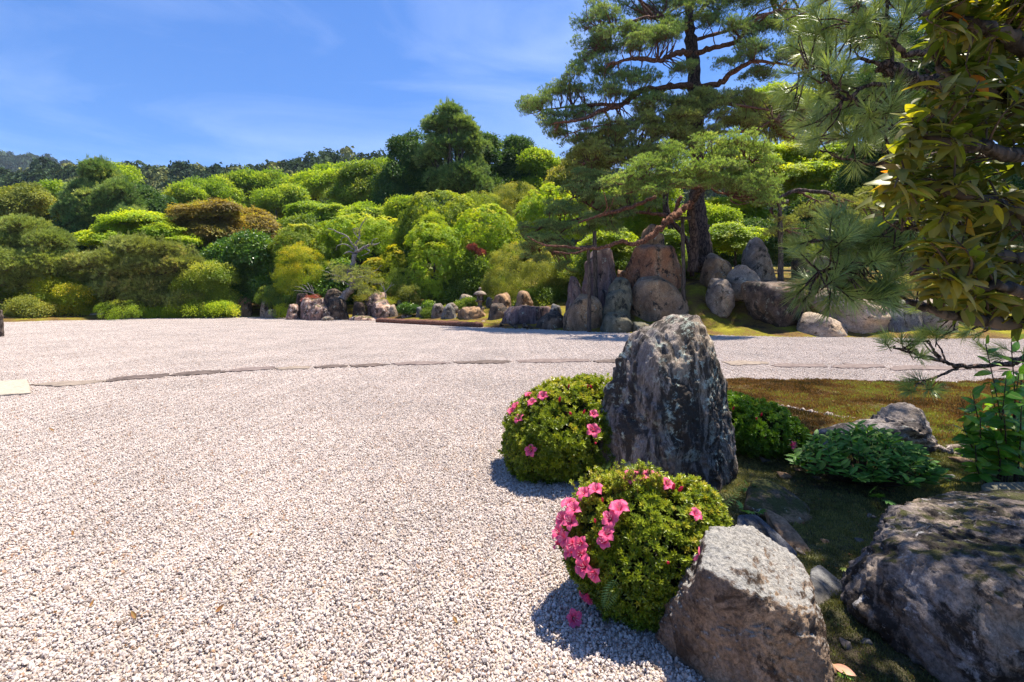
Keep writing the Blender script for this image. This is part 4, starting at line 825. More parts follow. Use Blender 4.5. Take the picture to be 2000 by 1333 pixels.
def pole(label, px, pt, pb, Y, r, tie=None):
    t, b = P(px, pt, Y), P(px + 1.5, pb, Y); root_ = thing('support_pole', label, 'support pole', b, 'poles propping the pine branches')
    q, rr_ = spline([b - [0, 0, .3], (t + b) / 2 + [.02, 0, 0], t], [r * 1.1, r, r * 0.9], 8, 0.06, np.random.default_rng(abs(int(px))))
    mm = MB(); mm.add(*tube(q, rr_, 9)); link('pole', mm.mesh('pole', [M_pole], True, b), root_)
    if tie is not None:
        v = t - [0, 0, .06]; mm = MB(); mm.add(*tube([v - [.34, .02, .02], v, v + [.34, .03, .02]], r * 0.9, 8)); link('crossbar', mm.mesh('crossbar', [M_pole], True, b), root_)
        mm = MB(); tt = np.linspace(0, 6 * math.pi, 40); mm.add(*tube(np.stack([v[0] + np.cos(tt) * r * 1.5, v[1] + np.sin(tt) * r * 1.5, v[2] - .08 + tt * .012], -1), .012, 5)); link('rope_tie', mm.mesh('rope_tie', [plain_mat('palm_rope', (.03, .02, .012), (.09, .06, .035), 30)], True, b), root_)
pole('thin dark pole standing on the gravel before the tan boulder', 1149, 480, 645, 19.1, .075, 1)
pole('dark pole behind the thin front one, beside the tall slab', 1161, 452, 585, 21.3, .10)
pole('dark pole standing in front of the reddish boulder', 1333, 424, 622, 20.0, .085, 1)
pole('short pale pole on the moss right of the tall pointed rock', 1523, 392, 552, 19.8, .10, 1)
pole('stub of a dark post at the very left edge of the gravel', -1, 606, 655, 17.0, .09)
# ------------------------------------------------------------------ near ground cover
rm = np.random.default_rng(8)
M_mossr = leaf_mat('rusty_moss_sprigs', (0.06, 0.045, 0.015), (0.27, 0.135, 0.055), (0.26, 0.30, 0.06), 0.7, 0.3, 0.2, 1.6)
M_mossg = leaf_mat('green_moss_sprigs', (0.07, 0.075, 0.03), (0.20, 0.21, 0.075), (0.30, 0.29, 0.11), 0.7, 0.3, 0.2, 1.6)
def moss(nm, lab, n, x0, x1, y0, y1, mat, s, dmin=-0.02, tf=None):
    x = rm.uniform(x0, x1, n); y = rm.uniform(y0, y1, n); d = sdist(x, y, POLY); k = (d > dmin + rm.exponential(0.04, n) - 0.05) & (fbm(np.stack([x * 1.3, y * 1.3, 0 * x], -1), 3, 5) > -0.6)
    x, y, d = x[k], y[k], d[k]; z = ht(x, y); n = len(x)
    tag(scatter(nm, sprays('moss'), np.stack([x, y, z], -1), rm.normal(0, 0.15, (n, 3)) + [0, 0, 1], s * rm.uniform(0.5, 1.5, n) * (1 + .5 * fbm(np.stack([x * 3, y * 3, 0 * x], -1), 3, 15)), np.clip(rm.uniform(0.15, .85, n) + .9 * fbm(np.stack([x * 2.2, y * 2.2, 0 * x], -1), 4, 9), 0, 1), [mat], rng=rm), lab, None, None, 'stuff')
moss('moss', 'rusty brown and green hair moss between the gravel and the low rock', 30000, 2.3, 11, 4.5, 8.3, M_mossr, 0.046)
moss('moss', 'short dull green moss between the boulders in the shade', 26000, 0.9, 5, 1.6, 4.6, M_mossg, 0.026, 0.06)

rl = np.random.default_rng(21); M_lit = leaf_mat('dry_leaf_crumbs', (.10, .05, .02), (.34, .16, .06), (.45, .30, .12), .7, .2, .2, 3.0)
def litter(nm, lab, x, y, z, s):
    k = len(x); tag(scatter(nm, [leaf_quads(np.array([[-.5, 0, 0.], [0, .2, .1]]), np.array([[1, 0, .2], [.3, 1, 0.]]), np.array([[0, .3, 1.], [.2, 0, 1]]), [1., .7], [.45, .3]) + (np.zeros(4, np.int32),)], np.stack([x, y, z], -1), rl.normal(0, .3, (k, 3)) + [0, 0, 1], s, rl.uniform(0, 1, k), [M_lit], rng=rl), lab, None, None, 'stuff')
y = 1416 / rl.uniform(60, 780, 700); x = rl.uniform(-1.05, .9, 700) * y; k = (sdist(x, y, POLY) < -.05); litter('leaf_litter', 'tiny crumbs of dry leaf strewn over the gravel', x[k], y[k], np.full(k.sum(), .012), rl.uniform(.006, .016, k.sum()))
x = rl.uniform(.7, 9, 9000); y = rl.uniform(1.6, 8.2, 9000); k = sdist(x, y, POLY) > 0.0; x, y = x[k], y[k]; litter('leaf_litter', 'brown leaf and needle litter on the moss between the boulders', x, y, ht(x, y) + .006, rl.uniform(.008, .024, len(x)))

for q, (px, py, w_) in enumerate([(1560, 1075, .05), (1612, 1060, .035), (1675, 1050, .03), (1640, 1250, .04), (1615, 1290, .03), (1690, 1245, .03), (1700, 1010, .045), (1535, 930, .06), (1490, 905, .07), (1600, 935, .05), (1880, 905, .07), (1850, 930, .05), (1860, 880, .08)]):
    c = G(px, py, .06); c[2] = gz(c[0], c[1]) + .005; pts = c + rr.normal(0, 1, (12, 3)) * [w_ * .6, w_ * .5, w_ * .28]
    tag(link('small_stone', rock_mesh('small_stone', [pts], RM[('gray', 'tan', 'blue')[q % 3]], q + 60, 8, 12, .05, base=c), None, c), 'small stone half sunk in the shaded moss between the near boulders', 'stone', 'small stones in the near moss')

# ================================================================== TREES AND SHRUBS
LM = {
 'lime': leaf_mat('lime_maple_leaves', (0.266, 0.400, 0.027), (0.441, 0.531, 0.033), (0.580, 0.588, 0.055), 0.5, 0.55, 0.3),
 'bright': leaf_mat('fresh_green_leaves', (0.188, 0.305, 0.024), (0.348, 0.452, 0.039), (0.487, 0.542, 0.066), 0.5, 0.55, 0.3),
 'mid': leaf_mat('mid_green_leaves', (0.117, 0.198, 0.020), (0.232, 0.316, 0.033), (0.394, 0.429, 0.055), 0.5, 0.42, 0.3),
 'dark': leaf_mat('dark_green_leaves', (0.047, 0.107, 0.027), (0.099, 0.186, 0.039), (0.232, 0.316, 0.055), 0.5, 0.37, 0.25),
 'camellia': leaf_mat('glossy_evergreen_leaves', (0.062, 0.153, 0.018), (0.139, 0.249, 0.022), (0.348, 0.452, 0.044), 0.32, 0.37, 0.5),
 'rhodo': leaf_mat('rhododendron_leaves', (0.157, 0.244, 0.023), (0.313, 0.384, 0.033), (0.534, 0.542, 0.077), 0.45, 0.42, 0.35, 0.6),
 'rhodolime': leaf_mat('bright_rhododendron_leaves', (0.258, 0.400, 0.027), (0.390, 0.481, 0.028), (0.580, 0.582, 0.074), 0.45, 0.44, 0.35, 0.6),
 'yellow': leaf_mat('golden_new_leaves', (0.212, 0.297, 0.018), (0.442, 0.431, 0.018), (0.580, 0.455, 0.024), 0.5, 0.47, 0.3, 0.6),
 'olive': leaf_mat('olive_leaves', (0.173, 0.213, 0.039), (0.348, 0.373, 0.058), (0.464, 0.384, 0.066), 0.5, 0.42, 0.3, 0.6),
 'red': leaf_mat('bronze_maple_leaves', (0.21, 0.16, 0.04), (0.42, 0.33, 0.07), (0.30, 0.38, 0.06), 0.5, 0.5, 0.3),
 'pine': leaf_mat('pine_needles', (0.204, 0.274, 0.068), (0.383, 0.452, 0.110), (0.418, 0.452, 0.132), 0.5, 0.32, 0.3, 0.5),
 'bluepine': leaf_mat('blue_green_pine_needles', (0.126, 0.228, 0.074), (0.302, 0.407, 0.121), (0.441, 0.497, 0.154), 0.5, 0.32, 0.3, 0.5),
 'brownpine': leaf_mat('olive_brown_pine_needles', (0.230, 0.270, 0.068), (0.40, 0.46, 0.12), (0.46, 0.42, 0.13), 0.5, 0.34, 0.3, 0.6),
 'lightpine': leaf_mat('light_green_pine_needles', (0.173, 0.290, 0.074), (0.313, 0.429, 0.121), (0.441, 0.520, 0.165), 0.5, 0.47, 0.3, 0.5),
 'redtip': leaf_mat('coral_red_young_leaves', (0.336, 0.078, 0.045), (0.582, 0.190, 0.112), None, 0.5, 0.35, 0.3, tcol=(1.456, 1.008, 0.784)),
}
M_bark = bark_mat('gray_brown_bark', (0.03, 0.024, 0.02), (0.12, 0.095, 0.08), 5, 0.25)
M_twig = plain_mat('twig_bark', (0.05, 0.035, 0.025), (0.12, 0.08, 0.055), 30, 0.9, 0)
M_pinebark = bark_mat('plated_pine_bark', (0.018, 0.013, 0.012), (0.115, 0.080, 0.066), 4.5, 0.3, 1.0)
M_redbark = bark_mat('reddish_pine_bark', (0.06, 0.028, 0.020), (0.26, 0.125, 0.080), 7, 0.4, 0.8)
M_dead = bark_mat('bleached_dead_wood', (0.12, 0.10, 0.095), (0.36, 0.33, 0.31), 10, 0.2, 0.5)

class Rng:
    def __init__(s, seed, lump=True): s.g = np.random.default_rng(seed); s.lump = lump
    def __getattr__(s, k): return getattr(s.g, k)
def lobe_pts(mode, cen, a, b, c, s, dens, rng, up=0.35):
    """spray positions and directions on one ellipsoidal lobe (radii a,b,c), spray radius s"""
    if mode == 'dome':
        area = 4 * np.pi * (((a * b) ** 1.6 + (a * c) ** 1.6 + (b * c) ** 1.6) / 3) ** (1 / 1.6)
        if rng.lump:
            K = int(area / (s * s) * 0.5 * dens) + 8; v = rng.normal(0, 1, (K, 3)); v /= np.linalg.norm(v, axis=1)[:, None]; v = v[(v[:, 2] > -0.8) & ((v[:, 1] < 0.4) | (rng.random(K) < 0.45))]
            cc = cen + v * [a, b, c] * rng.uniform(0.88, 1.0, (len(v), 1)); nr = v / [a, b, c]; nr /= np.linalg.norm(nr, axis=1)[:, None]; m_ = 5; cr_ = s * rng.uniform(0.5, 1.2, len(v))
            u = rng.normal(0, 1, (len(v), m_, 3)) + nr[:, None] * 0.9; u /= np.linalg.norm(u, axis=2)[..., None]
            p = (cc[:, None] + u * cr_[:, None, None] * [1, 1, .8]).reshape(-1, 3); n_ = (u * .7 + nr[:, None] * .6 + [0, 0, .25]).reshape(-1, 3); tt = np.repeat(0.30 + 0.12 * v[:, 2] + rng.normal(0, .16, len(v)), m_) + 0.32 * (u[..., 2].ravel()) + rng.normal(0, .1, len(p))  # tint rises towards clump tops, top light put into the colour
            return p, n_ + rng.normal(0, .15, n_.shape), tt, np.ones(len(p)) * 0.62
        n = int(area / (s * s) * 1.05 * dens) + 12
        v = rng.normal(0, 1, (n, 3)); v /= np.linalg.norm(v, axis=1)[:, None]; v = v[(v[:, 2] > -0.75) & ((v[:, 1] < 0.4) | (rng.random(len(v)) < 0.45))]
        r = 1 + 0.035 * fbm(v * 4 + cen, 3, 3) - 0.05 * np.clip(rng.exponential(1, len(v)) - 0.9, 0, 3)
        p = cen + v * r[:, None] * [a, b, c]; nr = v / [a, b, c]; nr /= np.linalg.norm(nr, axis=1)[:, None]
        return p, nr + rng.normal(0, 0.16, nr.shape), 0.28 + 0.25 * v[:, 2] + rng.normal(0, 0.2, len(v)), np.ones(len(v))  # upper sprays tinted lighter, as if lit from above
    if mode == 'pad':
        n = int(np.pi * a * b / (s * s) * 1.15 * dens) + 6; th = rng.uniform(0, 2 * np.pi, n); r = np.sqrt(rng.uniform(0, 1, n))
        x, y = r * np.cos(th), r * np.sin(th); z = np.sqrt(1 - r * r * 0.96) * rng.uniform(-0.25, 1.0, n)
        p = cen + np.stack([x * a, y * b, z * c], -1); p += 0.35 * s * rng.normal(0, 1, p.shape)
        return p, np.stack([x * 0.55, y * 0.55, np.ones(n)], -1) + rng.normal(0, 0.25, (n, 3)), 0.40 + 0.2 * z + rng.normal(0, 0.2, n), np.ones(n)  # pad tops painted lighter in place of light from above
    # loose: clumps over the lobe's shell
    area = 4 * np.pi * (((a * b) ** 1.6 + (a * c) ** 1.6 + (b * c) ** 1.6) / 3) ** (1 / 1.6)
    cl = max(0.24 * (a * b * c) ** (1 / 3), s * 1.25); K = int(area / (cl * cl * 1.25)) + 4
    ps, ns, ts = [], [], []
    for q in range(K):
        v = rng.normal(0, 1, 3); v /= np.linalg.norm(v)
        if v[2] < -0.7 or (v[1] > 0.45 and rng.random() < 0.55): continue
        rad = rng.uniform(0.62, 1.06); cc = cen + v * rad * [a, b, c]; r = cl * rng.choice([.45, .7, 1.0, 1.25]); tc_ = rng.normal(0.34, 0.26)
        m = int(2.6 * np.pi * r * r / (s * s) * 0.66 * dens) + 3
        u = rng.normal(0, 1, (m, 3)); u /= np.linalg.norm(u, axis=1)[:, None]; u[:, 2] = np.abs(u[:, 2]) * 0.9 - 0.22
        ps.append(cc + u * r * [1.1, 1.1, 0.72] * rng.uniform(0.75, 1.08, (m, 1))); ns.append(u * (1 - up) + v * 0.25 + [0, 0, up] + rng.normal(0, 0.2, (m, 3))); ts.append(tc_ + 0.15 * u[:, 2] + rng.normal(0, 0.13, m))  # upward sprays get a lighter tint, a painted top highlight
    p, nr, t = np.concatenate(ps), np.concatenate(ns), np.concatenate(ts)
    return p, nr, t, np.ones(len(p))
def limbs(m, root_, tips, r0, rng, mat=0, n=7, wob=0.35):
    for c in tips:
        a = np.array(root_); mid = a * 0.45 + np.array(c) * 0.55 + rng.normal(0, 0.08, 3) * np.linalg.norm(c - a); mid[2] -= 0.06 * np.linalg.norm(c - a)
        q, r = spline([a, mid, c], [r0, r0 * 0.6, r0 * 0.18], 5, wob, rng); m.add(*tube(q, r, n), m=mat)
_k = [0]
def tree(name, label, cat, Y, lobes, leaf, mat, mode='loose', foot=None, tr=None, dens=1.0, s=None, up=0.35, group=None, bark=None, thick=1.0, tint=0.0, extra=0.0):
    """lobes (px, py, rx, ry[, dY]) in photo pixels at distance Y; foot (px, py)"""
    _k[0] += 1; rng = Rng(1000 + _k[0]); s = s or (0.0125 * Y + 0.03)
    if foot is None: foot = (np.mean([l[0] for l in lobes]), None)
    fx = (foot[0] - 1000) / F * Y; fz = gz(fx, Y) if foot[1] is None else float(P(0, foot[1], Y)[2])
    base = np.array([fx, Y, fz]); t = thing(name, label, cat, base, group)
    A = []; cens = []
    if mode == 'loose':                                 # break every lobe into uneven smaller masses
        big, lobes = lobes, []
        for l in big:
            dy0 = l[4] if len(l) > 4 else 0.0
            for q in range(5):
                a_ = rng.uniform(0, 6.28); r_ = rng.uniform(.25, .72); k_ = rng.uniform(.34, .62)
                lobes.append((l[0] + l[2] * r_ * math.cos(a_), l[1] + l[3] * r_ * math.sin(a_), l[2] * k_, l[3] * k_ * rng.uniform(.8, 1.3), dy0 + rng.uniform(-.5, .5) * l[2] / F * Y))
    for l in lobes:
        dY = l[4] if len(l) > 4 else rng.uniform(-0.3, 0.3); c = P(l[0], l[1], Y + dY); a, cz = l[2] / F * Y, l[3] / F * Y
        b = thick * (a if mode in ('pad', 'dome') else (a * 0.6 + cz * 0.4)); cens.append((c, cz, a)); A.append(lobe_pts(mode, c, a, b, cz, s, dens, rng, up))
    p, nr, ti, sm = (np.concatenate(x) for x in zip(*A))
    k = p[:, 2] > ht(p[:, 0], p[:, 1]) + 0.02; p, nr, ti, sm = p[k], nr[k], ti[k], sm[k]; s3 = np.repeat((s * sm * rng.uniform(0.75, 1.3, len(p)))[:, None], 3, 1)
    if leaf == 'pine':                                  # upright candles of new growth on the crown top
        q = rng.random(len(p)) < 0.05; e = p[q] + [0, 0, s * 0.9]; p = np.vstack([p, e]); nr = np.vstack([nr, np.tile([0, 0, 1.0], (len(e), 1)) + rng.normal(0, .1, e.shape)]); ti = np.concatenate([ti, ti[q] + .25]); s3 = np.vstack([s3, np.tile([s * .28, s * .28, s * 1.5], (len(e), 1))])
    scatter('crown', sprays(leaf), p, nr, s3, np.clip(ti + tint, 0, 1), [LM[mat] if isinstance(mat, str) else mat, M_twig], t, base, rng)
    h = max(c[0][2] for c in cens) - base[2]; r0 = tr or max(0.05, 0.022 * h + 0.03)
    m = MB(); top = np.array([np.mean([c[0][0] for c in cens]) * .5 + fx * .5, Y, base[2] + h * 0.55])
    q, r = spline([base - [0, 0, .3], base * .5 + top * .5 + rng.normal(0, .05, 3) * h * .4, top], [r0 * 1.25, r0 * 0.9, r0 * 0.6], 6, 0.15, rng); m.add(*tube(q, r, 9))
    link('trunk', m.mesh('trunk', [bark or M_bark], True, base), t)
    if len(cens) > 14: cens = cens[::3]
    m = MB(); limbs(m, q[-1], [c[0] - [0, 0, c[1] * 0.3] for c in cens], r0 * 0.55, rng)
    if mode != 'dome':
        for c, cz, a in cens: limbs(m, c - [0, 0, cz * 0.3], [c + v for v in rng.normal(0, 0.4, (3, 3)) * [a, a, cz * .8]], r0 * 0.22, rng, n=5)
    link('limbs', m.mesh('limbs', [bark or M_bark], True, base), t)
    return t, base
GB = 'trees behind the dry garden'; GS = 'clipped domed shrubs'
T = [
 # ---- far middle distance, lit broadleaf hillside
 ('broadleaf_tree', 'pale green broadleaf tree behind the tall dark pine at the left', 'tree', 58, [(120, 378, 52, 34), (85, 420, 40, 30), (170, 400, 45, 35), (225, 345, 30, 22)], 'broad', 'bright'),
 ('broadleaf_tree', 'dark yellowish tree at the upper left edge', 'tree', 52, [(30, 395, 42, 30), (70, 385, 22, 16), (10, 430, 45, 40), (-50, 420, 60, 50)], 'broad', 'olive'),
 ('broadleaf_tree', 'tall dark tree mass filling the left edge behind the pale pine', 'tree', 44, [(60, 480, 70, 45), (-30, 480, 60, 60), (120, 460, 40, 40)], 'broad', 'dark'),
 ('pine_tree', 'tall dark green pine with upright candles left of the wooded hill', 'tree', 46, [(193, 345, 16, 26), (180, 385, 45, 28), (215, 380, 36, 24), (160, 425, 50, 30), (235, 420, 48, 30), (200, 460, 68, 30), (150, 480, 44, 26)], 'pine', 'bluepine', dict(dens=1.3)),
 ('broadleaf_tree', 'dark round tree right of the tall left pine', 'tree', 50, [(270, 390, 34, 26), (300, 425, 40, 36), (255, 440, 36, 34)], 'broad', 'dark'),
 ('broadleaf_tree', 'yellow green tree behind the bronze maple', 'tree', 62, [(330, 400, 44, 22), (300, 425, 30, 25), (370, 380, 26, 12)], 'broad', 'bright'),
 ('broadleaf_tree', 'bright green tree on the slope above the bronze maple', 'tree', 66, [(415, 378, 46, 24), (380, 400, 36, 24), (445, 400, 34, 22)], 'broad', 'bright'),
 ('broadleaf_tree', 'small brown topped tree standing out of the bright slope', 'tree', 68, [(440, 366, 18, 10)], 'broad', 'olive'),
 ('broadleaf_tree', 'fresh green tree at the crest of the slope left of centre', 'tree', 70, [(500, 362, 50, 20), (545, 372, 44, 24), (480, 385, 40, 24)], 'broad', 'bright'),
 ('broadleaf_tree', 'fresh green tree under the crest, third row down', 'tree', 60, [(520, 400, 48, 26), (570, 395, 42, 24), (600, 420, 36, 24)], 'broad', 'bright'),
 ('broadleaf_tree', 'bright tree on the slope right of the crest', 'tree', 66, [(610, 356, 40, 18), (650, 362, 34, 20), (600, 380, 38, 22)], 'broad', 'lime'),
 ('maple_tree', 'layered green maple above the flat topped shrub', 'tree', 48, [(610, 420, 46, 18), (660, 410, 40, 16), (590, 445, 44, 18), (645, 432, 40, 14)], 'maple', 'bright', dict(up=0.8)),
 ('broadleaf_tree', 'dark olive tree with bare branches right of the bright slope', 'tree', 50, [(705, 350, 38, 26), (690, 380, 34, 24), (730, 372, 32, 26), (712, 405, 40, 22)], 'broad', 'mid'),
 ('broadleaf_tree', 'pale green tree behind the dark olive tree', 'tree', 74, [(748, 330, 26, 16), (690, 335, 34, 14), (760, 350, 24, 20), (640, 340, 30, 10)], 'broad', 'bright'),
 ('maple_tree', 'layered green maple under the dark olive tree', 'tree', 44, [(725, 415, 40, 14), (705, 425, 38, 12), (755, 425, 30, 12)], 'maple', 'bright', dict(up=0.8)),
 ('evergreen_tree', 'tall dark conical evergreen left of the blue green pine', 'tree', 47, [(800, 285, 22, 22), (795, 315, 30, 26), (830, 310, 26, 26), (790, 350, 42, 30), (832, 350, 34, 30), (800, 385, 50, 30), (775, 415, 40, 30), (760, 390, 30, 26)], 'broad', 'dark', dict(dens=1.1)),
 ('pine_tree', 'blue green pine rising highest on the skyline left of the big pine', 'tree', 45, [(880, 222, 12, 14), (882, 240, 26, 14), (846, 250, 20, 12), (908, 255, 22, 14), (872, 280, 36, 20), (915, 290, 30, 20), (855, 315, 34, 22), (900, 330, 44, 26), (870, 365, 42, 26), (925, 365, 30, 22)], 'pine', 'bluepine', dict(dens=.62)),
 ('evergreen_tree', 'dark narrow evergreen right of the blue green pine', 'tree', 50, [(955, 288, 22, 18), (950, 320, 34, 26), (960, 355, 36, 30), (940, 385, 38, 22)], 'broad', 'dark'),
 ('cypress_tree', 'dark spiky cypress with upright tips beside the big pine crown', 'tree', 52, [(1008, 292, 14, 18), (1005, 320, 26, 22), (1020, 345, 28, 26), (990, 350, 26, 24), (1010, 375, 34, 20)], 'conifer', 'dark'),
 ('broadleaf_tree', 'bright green round tree under the big pine left branches', 'tree', 50, [(1050, 318, 26, 20), (1060, 345, 34, 26), (1045, 372, 34, 20), (1090, 350, 28, 30)], 'broad', 'bright'),
 ('broadleaf_tree', 'yellow orange tinted tree behind the lower pine branches', 'tree', 44, [(1110, 345, 34, 30), (1140, 320, 34, 26), (1130, 385, 40, 26)], 'broad', 'olive'),
 # ---- right background behind the pine
 ('maple_tree', 'lime green maple glowing behind the lower pine crown', 'tree', 33, [(1440, 300, 60, 18, 2), (1480, 330, 60, 20, 1), (1440, 400, 44, 16), (1470, 430, 56, 18), (1430, 455, 44, 18)], 'maple', 'lime', dict(up=0.8)),
 ('maple_tree', 'wide lime green maple in the middle of the right background', 'tree', 34, [(1560, 290, 66, 26), (1620, 310, 70, 26), (1540, 335, 66, 22), (1610, 350, 74, 24), (1560, 380, 80, 24), (1660, 385, 60, 24)], 'maple', 'lime', dict(up=0.7)),
 ('broadleaf_tree', 'dark shaded tree in the hollow behind the tall pointed rock', 'tree', 31, [(1450, 480, 60, 46), (1530, 480, 60, 50), (1400, 500, 40, 36), (1590, 440, 60, 44)], 'broad', 'dark', dict(foot=(1500, 520))),
 ('maple_tree', 'small green maple in front of the dark hollow', 'tree', 26, [(1430, 478, 30, 10), (1460, 462, 36, 10), (1420, 455, 26, 9)], 'maple', 'bright', dict(up=0.8)),
 ('broadleaf_tree', 'tall dark green tree behind the near evergreen at the right', 'tree', 30, [(1760, 180, 110, 110), (1880, 220, 120, 120), (1820, 380, 120, 90), (1960, 400, 100, 100), (1700, 330, 60, 60), (1980, 60, 110, 100)], 'broad', 'dark', dict(foot=(1850, 560), dens=0.9)),
 ('broadleaf_tree', 'mid green tree behind the needles at the right of the bank', 'tree', 27, [(1690, 440, 60, 50), (1640, 470, 50, 40), (1760, 500, 70, 50), (1860, 530, 80, 50), (1960, 540, 80, 50)], 'broad', 'mid', dict(foot=(1780, 560), dens=0.9)),
 ('broadleaf_tree', 'tree with fresh green top showing sky above it right of the pine trunk', 'tree', 44, [(1500, 195, 36, 26), (1540, 215, 50, 30), (1480, 225, 40, 26), (1600, 235, 60, 34), (1660, 200, 50, 40)], 'broad', 'bright'),
 ('broadleaf_tree', 'green tree behind the pine trunk between the rocks', 'tree', 29, [(1280, 400, 60, 40), (1220, 430, 56, 36), (1330, 440, 40, 40), (1180, 400, 50, 34), (1400, 440, 36, 46)], 'broad', 'bright', dict(foot=(1290, 520))),
 ('maple_tree', 'bright green maple showing between the tall slab and the reddish boulder', 'tree', 26, [(1215, 480, 36, 14), (1190, 465, 34, 12), (1170, 478, 26, 9), (1235, 505, 30, 18), (1310, 480, 26, 22), (1330, 510, 20, 22)], 'maple', 'bright', dict(up=0.7, foot=(1225, 540))),
 ('shrub', 'dark green shrub in the gap beside the pine foot', 'shrub', 25.5, [(1225, 540, 34, 26), (1200, 520, 26, 26), (1340, 520, 26, 26)], 'broad', 'mid', dict(foot=(1225, 560))),
 # ---- left: garden pines, maples
 ('pine_tree', 'pale gray green pine at the far left edge above the gravel', 'tree', 30.5, [(40, 455, 50, 20), (90, 480, 42, 20), (10, 490, 46, 22), (60, 510, 62, 22), (110, 525, 44, 18), (20, 540, 50, 22), (-40, 500, 50, 50)], 'pine', 'pine', dict(foot=(66, 590), dens=1.25)),
 ('maple_tree', 'lime yellow maple with flat layers above the spreading garden pine', 'tree', 37, [(265, 432, 46, 10), (235, 450, 50, 10), (300, 450, 44, 10), (195, 465, 36, 8), (265, 468, 80, 10), (345, 470, 34, 8), (320, 490, 44, 10)], 'maple', 'lime', dict(up=0.85)),
 ('pine_tree', 'wide spreading olive brown garden pine at the left of the gravel', 'tree', 31, [(250, 490, 62, 14), (310, 500, 52, 14), (200, 515, 52, 14), (275, 528, 80, 16), (345, 520, 40, 14), (230, 550, 72, 16), (320, 560, 62, 16), (200, 575, 46, 12), (290, 585, 66, 14), (360, 588, 38, 12)], 'pine', 'brownpine', dict(foot=(268, 610), dens=1.2)),
 ('shrub', 'yellow green leafy shrub under the pale left pine', 'shrub', 30, [(140, 580, 36, 22), (110, 560, 30, 18), (165, 600, 34, 20)], 'small', 'yellow', dict(foot=(140, 616))),
 ('shrub', 'low olive bush at the gravel edge far left', 'shrub', 28.5, [(62, 600, 36, 14), (85, 612, 26, 10), (30, 612, 26, 9)], 'small', 'olive', dict(foot=(62, 622))),
 ('shrub', 'shaded green shrub behind the low olive bush', 'shrub', 33, [(20, 560, 50, 34), (80, 590, 50, 24), (-40, 580, 50, 40)], 'broad', 'mid', dict(foot=(20, 612))),
 ('shrub', 'small bright clipped ball shrub at the gravel edge under the garden pine', 'shrub', 28.8, [(238, 608, 30, 15)], 'small', 'bright', dict(mode='dome', foot=(238, 620))),
 ('shrub', 'fresh green shrub glowing beneath the garden pine', 'shrub', 33, [(215, 560, 40, 18), (250, 590, 50, 20), (170, 560, 26, 22)], 'maple', 'bright', dict(foot=(215, 612))),
 ('shrub', 'mixed green hedge right of the garden pine', 'shrub', 31.5, [(400, 560, 44, 34), (380, 590, 46, 24), (430, 590, 34, 22), (345, 600, 40, 14), (420, 540, 30, 26)], 'small', 'rhodo', dict(foot=(400, 612))),
 ('shrub', 'lime leafed low bush along the gravel left of centre', 'shrub', 30.6, [(395, 606, 32, 8), (345, 608, 26, 7), (425, 604, 20, 7), (300, 612, 22, 6)], 'small', 'lime', dict(foot=(385, 618))),
 ('maple_tree', 'bronze red maple in the middle of the left trees', 'tree', 39, [(390, 420, 46, 20), (430, 412, 30, 14), (370, 450, 44, 20), (420, 450, 44, 20), (400, 480, 50, 20), (455, 470, 26, 16), (425, 508, 40, 14), (440, 520, 30, 10)], 'maple', 'red', dict(up=0.75)),
 ('maple_tree', 'smaller bronze maple right of the main bronze maple', 'tree', 42, [(490, 425, 34, 14), (480, 450, 40, 18), (515, 445, 30, 14), (530, 465, 24, 12), (540, 500, 20, 14)], 'maple', 'red', dict(up=0.75)),
 ('evergreen_tree', 'big dark glossy camellia left of the golden shrub', 'tree', 33.5, [(490, 500, 52, 36), (455, 530, 40, 40), (515, 540, 42, 40), (480, 560, 50, 30), (430, 500, 30, 26)], 'glossy', 'camellia', dict(foot=(490, 606), dens=1.1)),
 ('broadleaf_tree', 'shadowy green tree behind the bronze maples', 'tree', 46, [(340, 470, 60, 50), (400, 500, 60, 40), (460, 460, 60, 40), (540, 460, 50, 40), (600, 470, 60, 34)], 'broad', 'mid', dict(dens=0.8)),
 # ---- clipped domes
 ('clipped_shrub', 'golden topped dome shrub with a shaded foot left of the island', 'shrub', 31.5, [(588, 520, 45, 37), (586, 548, 40, 28)], 'small', 'yellow', dict(mode='dome', foot=(588, 600))),
 ('clipped_shrub', 'green and gold dome behind the golden topped shrub', 'shrub', 34, [(598, 488, 55, 42), (600, 520, 50, 30)], 'rosette', 'rhodo', dict(mode='dome', foot=(598, 600))),
 ('clipped_shrub', 'wide flat topped lime dome behind the twisted juniper', 'shrub', 36, [(700, 458, 70, 30), (748, 462, 44, 30), (668, 472, 30, 26), (720, 490, 60, 22)], 'rosette', 'rhodolime', dict(mode='dome', foot=(710, 590))),
 ('clipped_shrub', 'small bright green tuft in front of the wide flat dome', 'shrub', 34.5, [(755, 468, 23, 14)], 'small', 'bright', dict(mode='dome', foot=(755, 590))),
 ('clipped_shrub', 'huge shaded dome standing tallest among the clipped shrubs', 'shrub', 36, [(860, 425, 70, 45), (850, 460, 66, 50), (815, 470, 30, 44)], 'rosette', 'rhodo', dict(mode='dome', foot=(850, 595))),
 ('clipped_shrub', 'dark green tree dome left of the huge shaded dome', 'shrub', 40, [(812, 410, 38, 26), (790, 425, 30, 20)], 'broad', 'bright', dict(foot=(800, 590))),
 ('clipped_shrub', 'smooth bright cap dome just above the tall column shrub', 'shrub', 33.5, [(849, 452, 36, 30)], 'small', 'lime', dict(mode='dome', foot=(849, 596))),
 ('clipped_shrub', 'tall columnar rhododendron with a rounded lime top', 'shrub', 31.5, [(848, 486, 50, 46), (848, 530, 48, 50), (850, 565, 42, 30)], 'rosette', 'rhodolime', dict(mode='dome', foot=(850, 606))),
